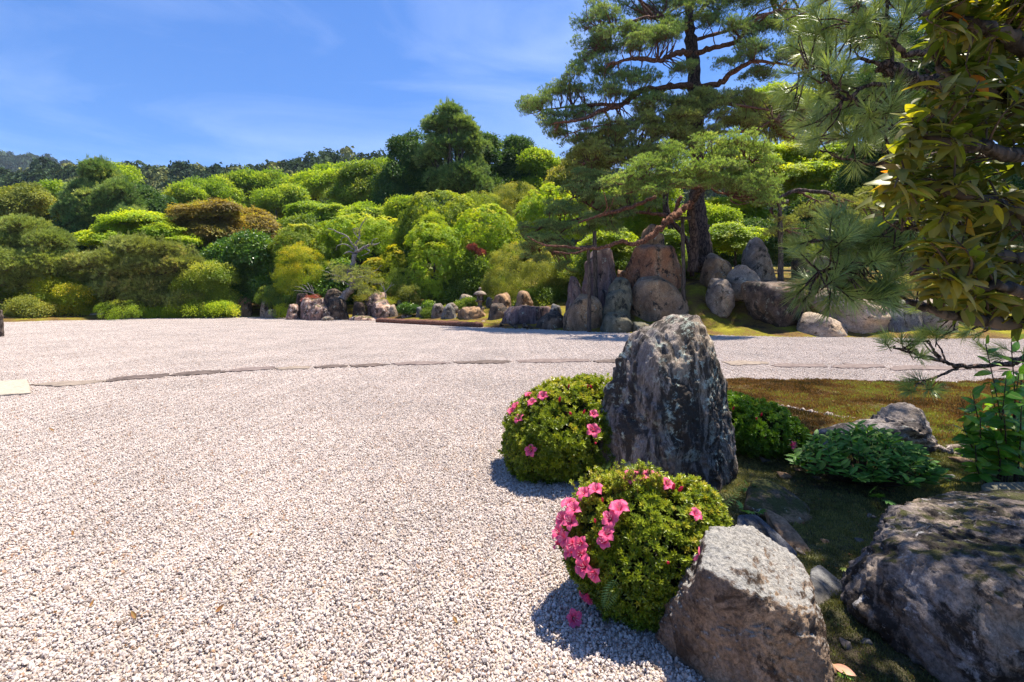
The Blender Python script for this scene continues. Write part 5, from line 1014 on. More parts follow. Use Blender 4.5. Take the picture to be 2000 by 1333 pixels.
 ('clipped_shrub', 'lime dome right of the tall columnar rhododendron', 'shrub', 33, [(950, 452, 50, 46), (975, 475, 40, 34), (945, 500, 46, 36)], 'rosette', 'rhodolime', dict(mode='dome', foot=(955, 600))),
 ('clipped_shrub', 'olive dome at the upper right of the clipped group', 'shrub', 40, [(1006, 398, 42, 38), (1010, 425, 40, 30)], 'small', 'olive', dict(mode='dome', foot=(1006, 590))),
 ('clipped_shrub', 'yellow green dome under the left pine branches', 'shrub', 37, [(1070, 410, 46, 42), (1045, 430, 40, 30), (1100, 430, 40, 40)], 'rosette', 'rhodolime', dict(mode='dome', foot=(1070, 595))),
 ('clipped_shrub', 'broad green dome between the two upper domes', 'shrub', 39, [(925, 412, 46, 18), (900, 430, 44, 26), (935, 400, 40, 16)], 'small', 'rhodo', dict(mode='dome', foot=(925, 590))),
 ('shrub', 'olive brown mounded shrub behind the long purple stone', 'shrub', 28.5, [(1020, 530, 66, 50), (1070, 545, 50, 44), (985, 560, 34, 30), (1040, 570, 60, 26), (1100, 560, 40, 34)], 'small', 'olive', dict(mode='dome', foot=(1030, 598))),
 ('clipped_shrub', 'dark green dome squeezed left of the tall columnar shrub', 'shrub', 34, [(785, 535, 22, 40)], 'small', 'dark', dict(mode='dome', foot=(785, 596))),
 ('clipped_shrub', 'low green mound sloping down toward the island', 'shrub', 31, [(800, 552, 38, 26), (780, 570, 28, 22), (815, 575, 34, 22)], 'small', 'mid', dict(mode='dome', foot=(800, 602))),
 ('clipped_shrub', 'tiny brown green ball shrub in front of the low green mound', 'shrub', 29.6, [(800, 578, 18, 17)], 'small', 'olive', dict(mode='dome', foot=(800, 598))),
 ('shrub', 'yellow tipped shrub right behind the juniper', 'shrub', 32.5, [(740, 535, 26, 24), (735, 565, 34, 24), (770, 510, 18, 24)], 'rosette', 'yellow', dict(mode='dome', foot=(740, 596))),
 ('shrub', 'glossy green shrub behind the island left side', 'shrub', 32, [(640, 560, 40, 24), (620, 575, 36, 22), (660, 545, 30, 26)], 'glossy', 'camellia', dict(foot=(640, 600))),
 ('clipped_shrub', 'shaded green ball shrub left of the rocky island', 'shrub', 30.8, [(557, 575, 22, 26)], 'small', 'dark', dict(mode='dome', foot=(557, 602))),
 ('clipped_shrub', 'little bright topped ball shrub beside the upright gray stone', 'shrub', 30.6, [(531, 583, 18, 18)], 'small', 'mid', dict(mode='dome', foot=(531, 602))),
 ('shrub', 'tiny bright moss green mound between the lone gray stones', 'shrub', 29.8, [(548, 607, 8, 5)], 'small', 'lime', dict(mode='dome', foot=(548, 611))),
 ('shrub', 'dark mixed shrubbery behind the lantern', 'shrub', 31.5, [(900, 560, 50, 34), (940, 540, 44, 40), (970, 570, 40, 30), (880, 590, 40, 16), (920, 585, 50, 16)], 'broad', 'mid', dict(foot=(920, 600))),
 ('shrub', 'coral red tipped shrub above the lantern', 'shrub', 30.8, [(924, 488, 5, 7), (938, 492, 5, 9), (931, 505, 5, 6)], 'broad', 'redtip', dict(foot=(932, 598), dens=0.7, s=0.17)),
 ('shrub', 'green leaves of the shrub around the coral tips', 'shrub', 31, [(925, 535, 26, 22), (915, 515, 18, 18), (945, 525, 16, 20)], 'broad', 'bright', dict(foot=(925, 598))),
 ('broadleaf_tree', 'deep shaded tree behind the clipped domes', 'tree', 44, [(760, 480, 60, 60), (850, 470, 80, 60), (960, 470, 80, 60), (1060, 480, 70, 60), (680, 500, 60, 50)], 'broad', 'dark', dict(dens=0.7)),
 ('shrub', 'small dark fern clump between the gray domed boulder and the slanted stone', 'shrub', 27.0, [(878, 608, 12, 8), (842, 610, 10, 8)], 'broad', 'mid', dict(foot=(860, 618), s=.2)),
 ('shrub', 'low green tuft beside the gray rounded post stone', 'shrub', 27.4, [(836, 606, 8, 12), (798, 604, 14, 10)], 'broad', 'camellia', dict(foot=(820, 618), s=.2)),
 ('shrub', 'dark grassy plants around the lantern foot', 'shrub', 27.2, [(958, 612, 14, 8), (920, 594, 12, 8), (895, 600, 14, 8)], 'broad', 'mid', dict(foot=(930, 612), s=.2)),
 ('shrub', 'dark undergrowth closing the back of the left garden', 'shrub', 38, [(100, 560, 90, 50), (250, 550, 90, 50), (400, 550, 90, 50), (560, 560, 80, 46), (680, 560, 70, 40)], 'broad', 'dark', dict(dens=0.7)),
 ('shrub', 'dark undergrowth behind the right rock group', 'shrub', 27.5, [(1120, 560, 60, 46), (1060, 590, 50, 20), (1180, 540, 50, 50)], 'broad', 'mid', dict(foot=(1120, 590))),
]
for row in T:
    kw = dict(row[7]) if len(row) > 7 else {}
    tree(row[0], row[1], row[2], row[3], row[4], row[5], row[6], group=(GS if row[0] == 'clipped_shrub' else GB if row[2] == 'tree' else 'shrubs of the far garden'), **kw)

# ------------------------------------------------------------------ pines with modelled boughs
def bough(m, pts, rr, rng, n=9, wob=0.25, mat=0):
    q, r = spline(pts, rr, 7, wob, rng); m.add(*tube(q, r, n), m=mat); return q, r
def pine(label, Y, trunk, boughs, pads, mat, trunkmat, boughmat, foot, s=0.22, dens=1.0, padthick=0.8, name='pine_tree', twigs=5):
    """trunk [(px,py,r[,dY])], boughs list of the same, pads (px,py,rx,ry,dY)"""
    _k[0] += 1; rng = Rng(1000 + _k[0])
    W = lambda a: P(a[0], a[1], Y + (a[3] if len(a) > 3 else 0))
    base = P(foot[0], foot[1], Y); t = thing(name, label, 'pine tree', base)
    if trunk:
        m = MB(); tq, tr_ = bough(m, [W(a) for a in trunk], [a[2] for a in trunk], rng, 16, 0.06)
        m_ = m.mesh('trunk', [trunkmat], True, base); link('trunk', m_, t)
    pool = [] if not trunk else [tq]
    for bg_ in boughs:
        m = MB(); q, r = bough(m, [W(a) for a in bg_], [a[2] for a in bg_], rng, 9, 0.22); pool.append(q)
        link('branch', m.mesh('branch', [boughmat], True, base), t)
    pool = np.concatenate(pool); A = []; m = MB(); any_ = False
    split, pads = pads, []
    for l in split:                                     # uneven tufted sub-pads with gaps between them
        for q in range(4):
            pads.append((l[0] + rng.uniform(-.75, .75) * l[2], l[1] + rng.normal(0, .75) * l[3], l[2] * rng.uniform(.30, .58), l[3] * rng.uniform(.45, 1.0), l[4] + rng.uniform(-.6, .6) * l[2] / F * Y))
    twigs = 2
    for l in pads:
        c = P(l[0], l[1], Y + l[4]); a, cz = l[2] / F * Y, l[3] / F * Y; A.append(lobe_pts('pad', c, a, a * padthick, cz, s, dens, rng))
        for q in range(twigs):
            e = c + rng.normal(0, 0.42, 3) * [a, a * padthick, cz * .5]; d = np.linalg.norm(pool - e, axis=1); j = pool[d.argmin()]
            mid = (j + e) / 2 + rng.normal(0, 0.1, 3) * d.min(); qq, r2 = spline([j, mid, e], [0.014 * (d.min() + 1.2), 0.012 + .008 * d.min(), 0.008], 4, 0.5, rng); m.add(*tube(qq, r2, 5)); any_ = True
    if any_: link('twigs', m.mesh('twigs', [boughmat], True, base), t)['kind'] = 'stuff'
    p, nr, ti, _ = (np.concatenate(x) for x in zip(*A))
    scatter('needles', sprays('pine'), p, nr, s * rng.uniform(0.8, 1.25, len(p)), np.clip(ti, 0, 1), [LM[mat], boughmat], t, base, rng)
    return t, base
# the big pine on the bank
big_tr = [(1378, 530, .50), (1372, 480, .44), (1366, 430, .40), (1362, 370, .36), (1360, 250, .34), (1356, 160, .32), (1352, 100, .30), (1346, 40, .24), (1350, -60, .2), (1352, -160, .12)]
big_b = [[(1360, 165, .16), (1300, 172, .15, -1), (1250, 178, .13, -1.5), (1215, 205, .12, -2), (1180, 215, .10, -2.5), (1130, 235, .07, -3), (1085, 240, .05, -3)],
 [(1215, 205, .09, -2), (1160, 205, .07, -1.5), (1120, 208, .05, -1), (1060, 215, .03, -1)],
 [(1352, 105, .15), (1320, 104, .13, -1), (1290, 118, .11, -2), (1240, 115, .08, -2.5), (1190, 125, .05, -3)],
 [(1354, 108, .14), (1400, 92, .12, -1), (1440, 80, .10, -1.5), (1475, 40, .07, -2), (1520, 20, .05, -2)],
 [(1360, 170, .17), (1400, 165, .15, -1), (1440, 135, .12, -1.5), (1480, 120, .08, -2), (1540, 128, .04, -2), (1570, 130, .03, -2)],
 [(1350, 60, .12), (1300, 40, .10, -1), (1260, 35, .08, -2), (1200, 60, .05, -2), (1170, 90, .03, -2)],
 [(1350, 40, .12), (1370, 20, .1, 0), (1400, -20, .08, 0), (1450, -60, .05)],
 [(1352, 80, .1), (1420, 60, .08, 1), (1480, 30, .06, 2), (1560, 20, .04, 2)],
 [(1180, 215, .06, -2.5), (1190, 240, .05, -2.5), (1150, 250, .03, -3), (1110, 262, .02, -3)]]
big_p = [(1032, 215, 30, 12, -0.2), (1060, 205, 34, 14, -1.2), (1060, 235, 34, 12, -2.2), (1085, 180, 30, 16, -1.2), (1105, 165, 34, 14, -1.2), (1110, 200, 44, 16, -1.7), (1095, 255, 36, 14, -2.2), (1130, 275, 34, 12, -1.2), (1150, 225, 30, 14, -0.2), (1150, 165, 44, 18, -2.2), (1135, 115, 24, 18, -1.2), (1150, 135, 40, 18, -2.2), (1150, 85, 34, 22, -1.2), (1150, 50, 30, 20, -0.2), (1170, 25, 40, 22, -1.2), (1200, 60, 46, 20, -2.2), (1190, 100, 44, 16, -1.2), (1225, 95, 40, 14, -2.7), (1240, 20, 54, 20, -0.2), (1250, 65, 40, 14, -2.2), (1275, 85, 50, 18, -2.7), (1290, 60, 40, 14, -2.2), (1320, 75, 44, 12, -2.7), (1300, 10, 54, 18, -0.2), (1240, 150, 46, 12, -2.2), (1200, 150, 40, 14, -2.2), (1190, 185, 34, 12, -2.7), (1250, 195, 40, 9, -2.2), (1290, 200, 40, 9, -2.2), (1340, 130, 30, 9, -2.2), (1370, 50, 40, 14, -1.2), (1360, 10, 46, 16, -2.2), (1420, 20, 50, 18, -0.2), (1440, 60, 44, 12, -1.7), (1480, 10, 54, 20, 0.8), (1500, 55, 54, 16, -1.2), (1540, 35, 50, 22, -0.2), (1560, 75, 50, 18, -1.2), (1480, 95, 50, 12, -2.2), (1540, 110, 54, 14, -2.2), (1590, 50, 50, 26, -0.2), (1430, 120, 40, 9, -1.7), (1500, 140, 40, 8, -1.2), (1590, 120, 40, 14, -1.2), (1220, -30, 80, 26, -0.2), (1340, -40, 90, 26, -0.2), (1460, -50, 90, 30, -0.2), (1580, -20, 80, 30, 0.8), (1340, -130, 100, 34, 0.8), (1200, -80, 70, 30, 1.8), (1480, -130, 90, 34, 1.8), (1165, 245, 34, 10, -2.2), (1200, 262, 40, 10, -1.7), (1230, 245, 30, 10, -2.2)]
pine('giant black pine with a thick leaning furrowed trunk on the moss bank', 24.5, big_tr, big_b, big_p, 'bluepine', M_pinebark, M_redbark, (1378, 535), s=0.235, dens=1.6)
# dark layers behind and below
pine('dark olive pine crown hanging layered beneath the giant pine', 23.5,
 [(1330, 545, .22, 2), (1325, 480, .2, 2), (1300, 400, .16, 2), (1310, 300, .14, 2), (1330, 215, .1, 1)],
 [[(1310, 300, .12, 2), (1260, 290, .09, 0), (1200, 300, .07, -1), (1140, 320, .05, -1)], [(1320, 240, .1, 1.5), (1370, 205, .09, 0), (1430, 205, .07, -1), (1500, 215, .05, -1)], [(1310, 270, .1, 2), (1400, 260, .09, 0), (1470, 255, .07, 0), (1510, 235, .05, 0)]],
 [(1310, 200, 60, 14, 0), (1370, 185, 56, 12, 0), (1430, 195, 56, 12, 0), (1480, 205, 46, 14, 1), (1260, 225, 50, 14, -1), (1330, 230, 66, 14, -1), (1400, 228, 60, 12, -1), (1230, 258, 50, 13, -1), (1300, 262, 60, 13, -1.5), (1370, 258, 56, 12, -1), (1440, 245, 46, 12, 0), (1180, 285, 46, 14, -1), (1240, 290, 54, 13, -1.5), (1310, 288, 56, 12, -1.5), (1140, 310, 44, 14, -1), (1190, 322, 50, 13, -1), (1130, 340, 40, 13, 0), (1500, 240, 46, 16, 1), (1540, 220, 50, 18, 1), (1150, 292, 40, 13, -1), (1200, 302, 46, 12, -1.2), (1255, 306, 46, 12, -1.4), (1500, 262, 46, 12, 1), (1560, 252, 46, 14, 1), (1610, 262, 40, 14, 1), (1350, 250, 60, 14, -1.2), (1390, 205, 46, 12, -.8)], 'brownpine', M_pinebark, M_redbark, (1332, 560), s=0.25, dens=1.7)
# the low pine with reaching supported boughs
pine('low light green pine leaning left on support poles over the rocks', 19.6,
 [(1352, 530, .22, 1.5), (1356, 470, .20, 1.2), (1350, 410, .17, .6), (1362, 378, .15, 0), (1385, 362, .1, -.3), (1402, 350, .06, -.5)],
 [[(1352, 392, .13, .3), (1335, 410, .13, 0), (1312, 425, .13, -.3), (1290, 445, .13, -.4), (1262, 468, .11, -.5), (1238, 478, .09, -.5), (1215, 472, .08, -.5), (1180, 483, .07, -.6), (1150, 486, .06, -.6), (1100, 482, .05, -.6), (1060, 478, .035, -.6), (1030, 462, .02, -.6)],
  [(1318, 425, .10, .2), (1322, 400, .09, .3), (1330, 385, .07, .3)],
  [(1370, 368, .10, 0), (1330, 362, .08, -.3), (1280, 366, .06, -.5), (1250, 362, .04, -.5)],
  [(1280, 385, .08, .5), (1245, 400, .085, .4), (1215, 410, .09, .2), (1170, 422, .06, 0), (1130, 435, .04, 0)],
  [(1395, 355, .07, -.4), (1430, 340, .06, -.5), (1470, 320, .04, -.6)],
  [(1385, 365, .06, 0), (1400, 375, .05, -.3), (1420, 380, .03, -.5)],
  [(1150, 486, .05, -.6), (1120, 495, .04, -.8), (1080, 492, .03, -1)]],
 [(1240, 335, 44, 16, -1.5), (1290, 320, 50, 16, -1.8), (1340, 308, 50, 16, -1.8), (1390, 295, 50, 16, -1.8), (1440, 292, 46, 16, -1.6), (1480, 310, 36, 16, -1.6), (1265, 350, 56, 14, -2.0), (1330, 340, 60, 15, -2.2), (1400, 330, 60, 16, -2.2), (1460, 340, 50, 16, -2.0), (1500, 345, 26, 16, -1.6), (1430, 365, 46, 12, -2.0), (1480, 372, 36, 14, -1.8), (1210, 362, 40, 12, -1.6), (1500, 385, 26, 12, -1.8), (1370, 350, 50, 10, -2.4), (1290, 362, 50, 9, -2.2), (1440, 300, 30, 18, -2.0)], 'lightpine', M_pinebark, M_redbark, (1352, 545), s=0.19, dens=1.35)
pine('shaded blue green pine boughs reaching low over the left rocks', 21.6,
 [(1352, 540, .12, 2.2), (1340, 470, .11, 2), (1300, 420, .1, 1)],
 [[(1300, 420, .09, 1), (1240, 415, .07, .5), (1180, 420, .06, 0), (1120, 430, .05, 0), (1060, 445, .03, 0)], [(1180, 420, .05, 0), (1150, 400, .04, 0), (1120, 385, .03, 0)], [(1120, 430, .04, 0), (1080, 470, .03, -.3), (1040, 490, .02, -.4)]],
 [(1160, 372, 46, 14, 0), (1120, 392, 46, 14, 0), (1200, 382, 40, 12, .2), (1170, 402, 50, 13, -.2), (1090, 412, 36, 13, 0), (1130, 424, 50, 13, -.3), (1190, 425, 44, 12, -.2), (1080, 436, 36, 11, 0), (1040, 448, 30, 11, 0), (1120, 446, 40, 11, -.4), (1060, 462, 36, 11, -.4), (1170, 448, 36, 10, 0), (1030, 475, 24, 10, -.5), (1080, 480, 40, 10, -.5), (1050, 498, 24, 9, -.5), (1110, 500, 24, 9, -.4), (1105, 520, 18, 10, -.3), (1220, 400, 36, 12, .4), (1250, 385, 36, 12, .4), (1150, 350, 40, 12, .3), (1190, 350, 36, 12, .3)], 'bluepine', M_pinebark, M_redbark, (1352, 550), s=0.19, dens=1.2)
pine('small trained pine arching over its pole in the middle of the bank', 20.2,
 [(1640, 560, .10, 1), (1650, 480, .10, .8), (1640, 400, .09, .5), (1618, 378, .08, .2), (1590, 375, .08, 0), (1560, 372, .085, 0), (1535, 380, .08, 0), (1515, 395, .07, 0), (1505, 412, .06, 0)],
 [[(1505, 412, .05, 0), (1520, 432, .04, -.1), (1533, 450, .03, -.2)], [(1618, 378, .06, .2), (1628, 390, .05, 0), (1645, 392, .03, 0)], [(1560, 374, .05, 0), (1580, 385, .04, -.2), (1600, 395, .03, -.3)], [(1618, 380, .05, .1), (1680, 400, .04, 0), (1740, 420, .03, 0)]],
 [(1540, 432, 34, 11, 0), (1580, 420, 44, 12, 0), (1630, 412, 46, 12, 0), (1680, 400, 46, 14, .2), (1720, 385, 40, 14, .4), (1530, 455, 34, 11, -.2), (1580, 445, 50, 12, -.3), (1640, 440, 50, 12, -.2), (1560, 470, 40, 9, -.2), (1620, 395, 34, 10, .3), (1700, 430, 50, 14, 0), (1760, 410, 44, 16, .5)], 'brownpine', M_pinebark, M_redbark, (1640, 575), s=0.18, dens=1.1)
# twisted juniper on the island
def juniper():
    Y = 29.0; rng = np.random.default_rng(61); b = P(672, 596, Y)
    t = thing('juniper_tree', 'twisted old juniper with bleached bare branches on the rocky island', 'tree', b)
    W = lambda a: P(a[0], a[1], Y + (a[3] if len(a) > 3 else 0))
    m = MB(); bough(m, [W(a) for a in [(662, 590, .20), (676, 575, .24), (690, 560, .20), (686, 545, .18), (682, 530, .17), (690, 515, .15), (692, 500, .15), (697, 490, .13)]], [.2, .24, .2, .17, .16, .14, .14, .12], rng, 10, .12); link('trunk', m.mesh('trunk', [M_dead], True, b), t)
    for bb in ([(697, 492, .1), (694, 478, .08), (701, 468, .06), (702, 450, .045), (708, 436, .03), (716, 425, .015)], [(690, 512, .09), (692, 497, .07), (683, 492, .06), (672, 496, .03)], [(697, 492, .08), (712, 484, .08), (724, 478, .07), (733, 478, .04), (742, 474, .015)],
               [(695, 486, .05), (686, 474, .05), (678, 462, .04), (665, 456, .04), (652, 450, .03), (640, 446, .015)], [(678, 462, .03), (668, 466, .02), (666, 475, .012)], [(690, 488, .04), (676, 478, .035), (660, 480, .02), (656, 490, .012)], [(701, 468, .04), (690, 450, .03), (700, 446, .02)],
               [(712, 484, .05), (722, 492, .03), (706, 500, .015)], [(684, 540, .05), (660, 540, .04), (640, 532, .02), (628, 528, .01)], [(686, 545, .05), (712, 540, .04), (735, 528, .02), (745, 518, .01)], [(690, 560, .05), (665, 548, .03), (648, 546, .015)], [(724, 478, .03), (730, 468, .02), (738, 466, .01)]):
        m = MB(); bough(m, [W(a) for a in bb], [a[2] for a in bb], rng, 6, .3); link('branch', m.mesh('branch', [M_dead], True, b), t)
    A = [lobe_pts('pad', P(l[0], l[1], Y + l[4]), l[2] / F * Y, l[2] / F * Y, l[3] / F * Y, .2, l[5], rng) for l in [(680, 535, 28, 14, 0, .55), (660, 528, 22, 12, -.3, .5), (700, 532, 24, 14, -.3, .5), (690, 548, 34, 14, -.4, .6), (720, 540, 20, 12, 0, .35), (705, 565, 20, 10, -.4, .6), (735, 552, 16, 10, 0, .35), (720, 575, 22, 8, -.3, .5), (700, 455, 10, 6, 0, .2), (650, 545, 18, 10, 0, .35), (710, 480, 12, 6, 0, .15)]]
    p, nr, ti, _ = (np.concatenate(x) for x in zip(*A)); scatter('needles', sprays('pine'), p, nr, .22 * rng.uniform(.7, 1.2, len(p)), ti, [LM['brownpine'], M_dead], t, b, rng)
    # bare fallen boughs on either side
    for nm, pp in (('bleached bare fan of dead twigs at the island left end', [[(622, 582), (608, 572), (592, 569), (574, 568)], [(606, 571), (598, 560), (590, 556)], [(610, 573), (604, 558), (600, 553)], [(600, 570), (588, 562), (576, 560)], [(612, 574), (610, 562), (607, 556)]]),
                   ('bare forked pale sapling on the island right end', [[(753, 590), (752, 572), (744, 556), (738, 552)], [(752, 572), (760, 562), (770, 556)], [(751, 568), (748, 552)], [(760, 562), (766, 552)]])):
        bb = P(pp[0][0][0], pp[0][0][1], 29); tt = thing('bare_branch', nm, 'dead branch', bb); m = MB()
        for k_, l in enumerate(pp): bough(m, [P(x, y, 29) for x, y in l], np.linspace(.04 if k_ == 0 else .028, .008, len(l)), rng, 6, .3)
        link('stems', m.mesh('stems', [M_dead], True, bb), tt)
juniper()
tree('shrub', 'orange red blossoms on top of the broad pale boulder', 'shrub', 28.8, [(612, 581, 12, 4), (600, 585, 8, 3)], 'small', 'redtip', 'pad', foot=(610, 588), s=0.16, group='shrubs of the far garden')
tree('shrub', 'yellow green moss cushion among the island rocks', 'shrub', 28.9, [(708, 584, 14, 9), (700, 605, 9, 8), (716, 606, 7, 9)], 'small', 'olive', 'pad', foot=(706, 612), s=0.16, group='shrubs of the far garden', tint=.3)
tree('shrub', 'mossy greenery on the right slope of the island', 'shrub', 29.2, [(762, 590, 20, 10), (782, 608, 12, 10), (720, 608, 10, 8)], 'small', 'yellow', 'pad', foot=(762, 618), s=0.16, group='shrubs of the far garden', tint=-.1)
# candles: upright new shoots on pines that stand against the sky
rc = np.random.default_rng(15)

# ================================================================== NEAR PLANTS
def ray_ell(px, py, c, r):
    d = np.array([(px - 1000) / F, 1, (HOR - py) / F]); o = np.array([0, 0, H]); oc = (o - c) / r; dd = d / r
    A = dd @ dd; B = oc @ dd; C = oc @ oc - 1; D = B * B - A * C
    t = (-B - math.sqrt(D)) / A if D > 0 else -B / A
    p = o + d * t; n = (p - c) / (r * r); n /= np.linalg.norm(n)
    if D <= 0: p = c + (p - c) / np.linalg.norm((p - c) / r)
    return p, n
def petal_mat(name, c0, c1, throat):
    m, t, out = newmat(name); a = t.nodes.new('ShaderNodeAttribute'); a.attribute_name = 'along'
    r = ramp(t, [(0.0, throat), (0.22, c0), (1.0, c1)]); L(t, a.outputs['Fac'], r.inputs[0])
    tc = t.nodes.new('ShaderNodeTexCoord'); nz = N(t, 'ShaderNodeTexNoise', _Scale=120.0, _Detail=3.0); L(t, tc.outputs['Object'], nz.inputs['Vector'])
    g = ramp(t, [(0.3, 0.85), (0.7, 1.1)]); L(t, nz.outputs['Fac'], g.inputs[0]); col = mixc(t, 1.0, r.outputs[0], g.outputs[0], 'MULTIPLY')
    pr = N(t, 'ShaderNodeBsdfPrincipled', _Roughness=0.5); pr.inputs['Specular IOR Level'].default_value = 0.25; L(t, col, pr.inputs['Base Color'])
    tr = t.nodes.new('ShaderNodeBsdfTranslucent'); L(t, col, tr.inputs[0]); ms = t.nodes.new('ShaderNodeMixShader'); ms.inputs[0].default_value = 0.38
    L(t, pr.outputs[0], ms.inputs[1]); L(t, tr.outputs[0], ms.inputs[2]); L(t, ms.outputs[0], out.inputs[0]); return m
M_petal = petal_mat('pink_azalea_petal', (0.78, 0.075, 0.20), (0.90, 0.17, 0.33), (0.66, 0.03, 0.10))
M_bud = petal_mat('crimson_azalea_bud', (0.45, 0.02, 0.05), (0.62, 0.04, 0.10), (0.2, 0.15, 0.02))
M_stamen = plain_mat('pale_stamen', (0.8, 0.45, 0.5), (0.9, 0.6, 0.6), 50, 0.6, 0)
def flower_mesh(seed, droop=0.0):
    g = np.random.default_rng(seed); V, Q, al = [], [], []; off = 0; nu, nv = 7, 5
    for k in range(5):
        th = k * 2 * np.pi / 5 + g.normal(0, .1); open_ = g.uniform(0.75, 1.25); wv = g.uniform(0.85, 1.1); tw = g.normal(0, 0.25)
        for i in range(nu):
            u = i / (nu - 1); rad = 0.06 + 0.95 * u ** 1.25 * open_ ** .3; z = 0.85 * (1 - (1 - u) ** 2.2) - 0.42 * u ** 3 * open_
            w_ = (0.05 + 0.36 * math.sin(math.pi * min(1, u * 0.86 + 0.03)) ** 0.9) * wv * (1 if u < .97 else .45)
            for j in range(nv):
                v = j / (nv - 1) * 2 - 1; rr_ = rad - 0.06 * v * v * (1 if i == nu - 1 else .3); zz = z + 0.10 * v * v * u + tw * v * u * .25 + 0.05 * math.sin(v * 5 + u * 4) * u
                V.append([rr_ * math.cos(th) - v * w_ * math.sin(th), rr_ * math.sin(th) + v * w_ * math.cos(th), zz - 0.4]); al.append(u)
        for i in range(nu - 1):
            for j in range(nv - 1): a = off + i * nv + j; Q.append([a, a + 1, a + nv + 1, a + nv])
        off += nu * nv
    V = np.array(V) * 0.040; m = MB(); m.add(V, Q=Q); na = len(V)
    for k in range(5):
        th = k * 1.256 + .3; q, r = spline([[0, 0, -.012], [math.cos(th) * .006, math.sin(th) * .006, .012], [math.cos(th) * .012, math.sin(th) * .012 - .004, .030]], [.0006, .0005, .0007], 3); m.add(*tube(q, r, 4), m=1)
    m.add(*tube([[0, 0, -.03], [0, 0, -.012], [0, 0, -.008]], [.0012, .002, .0035], 6), m=2)
    me = m.mesh('flower', [M_petal, M_stamen, M_twig], True); a = me.attributes.new('along', 'FLOAT', 'POINT'); d = np.zeros(len(me.vertices), np.float32); d[:na] = al; a.data.foreach_set('value', d); return me
FLW = [flower_mesh(k) for k in range(4)]
def bud_mesh():
    V, Qd, Td = lathe([(.0012, -.03), (.0015, -.004), (.0045, .0), (.0062, .009), (.0050, .02), (.001, .029)], 7); m = MB(); m.add(V, Qd, Td); me = m.mesh('bud', [M_bud], True)
    a = me.attributes.new('along', 'FLOAT', 'POINT'); a.data.foreach_set('value', np.clip(V[:, 2] / .03 + .2, 0, 1).astype(np.float32)); return me
BUD = bud_mesh()
def orient(o, n, spin, s):
    q = Vector(n).to_track_quat('Z', 'Y'); from mathutils import Quaternion
    o.rotation_mode = 'QUATERNION'; o.rotation_quaternion = q @ Quaternion((0, 0, 1), spin); o.scale = (s, s, s)
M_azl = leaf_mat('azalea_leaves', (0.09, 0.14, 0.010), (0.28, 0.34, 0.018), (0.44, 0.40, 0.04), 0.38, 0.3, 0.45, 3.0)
M_azd = leaf_mat('greener_azalea_leaves', (0.06, 0.14, 0.010), (0.19, 0.34, 0.02), (0.34, 0.42, 0.04), 0.38, 0.3, 0.45, 3.0)  # less red than the other azalea leaves, used over the whole right bush
M_inner = leaf_mat('azalea_inner_leaves', (0.03, 0.05, 0.01), (0.08, 0.12, 0.015), None, 0.5, 0.3, 0.3, 3.0)
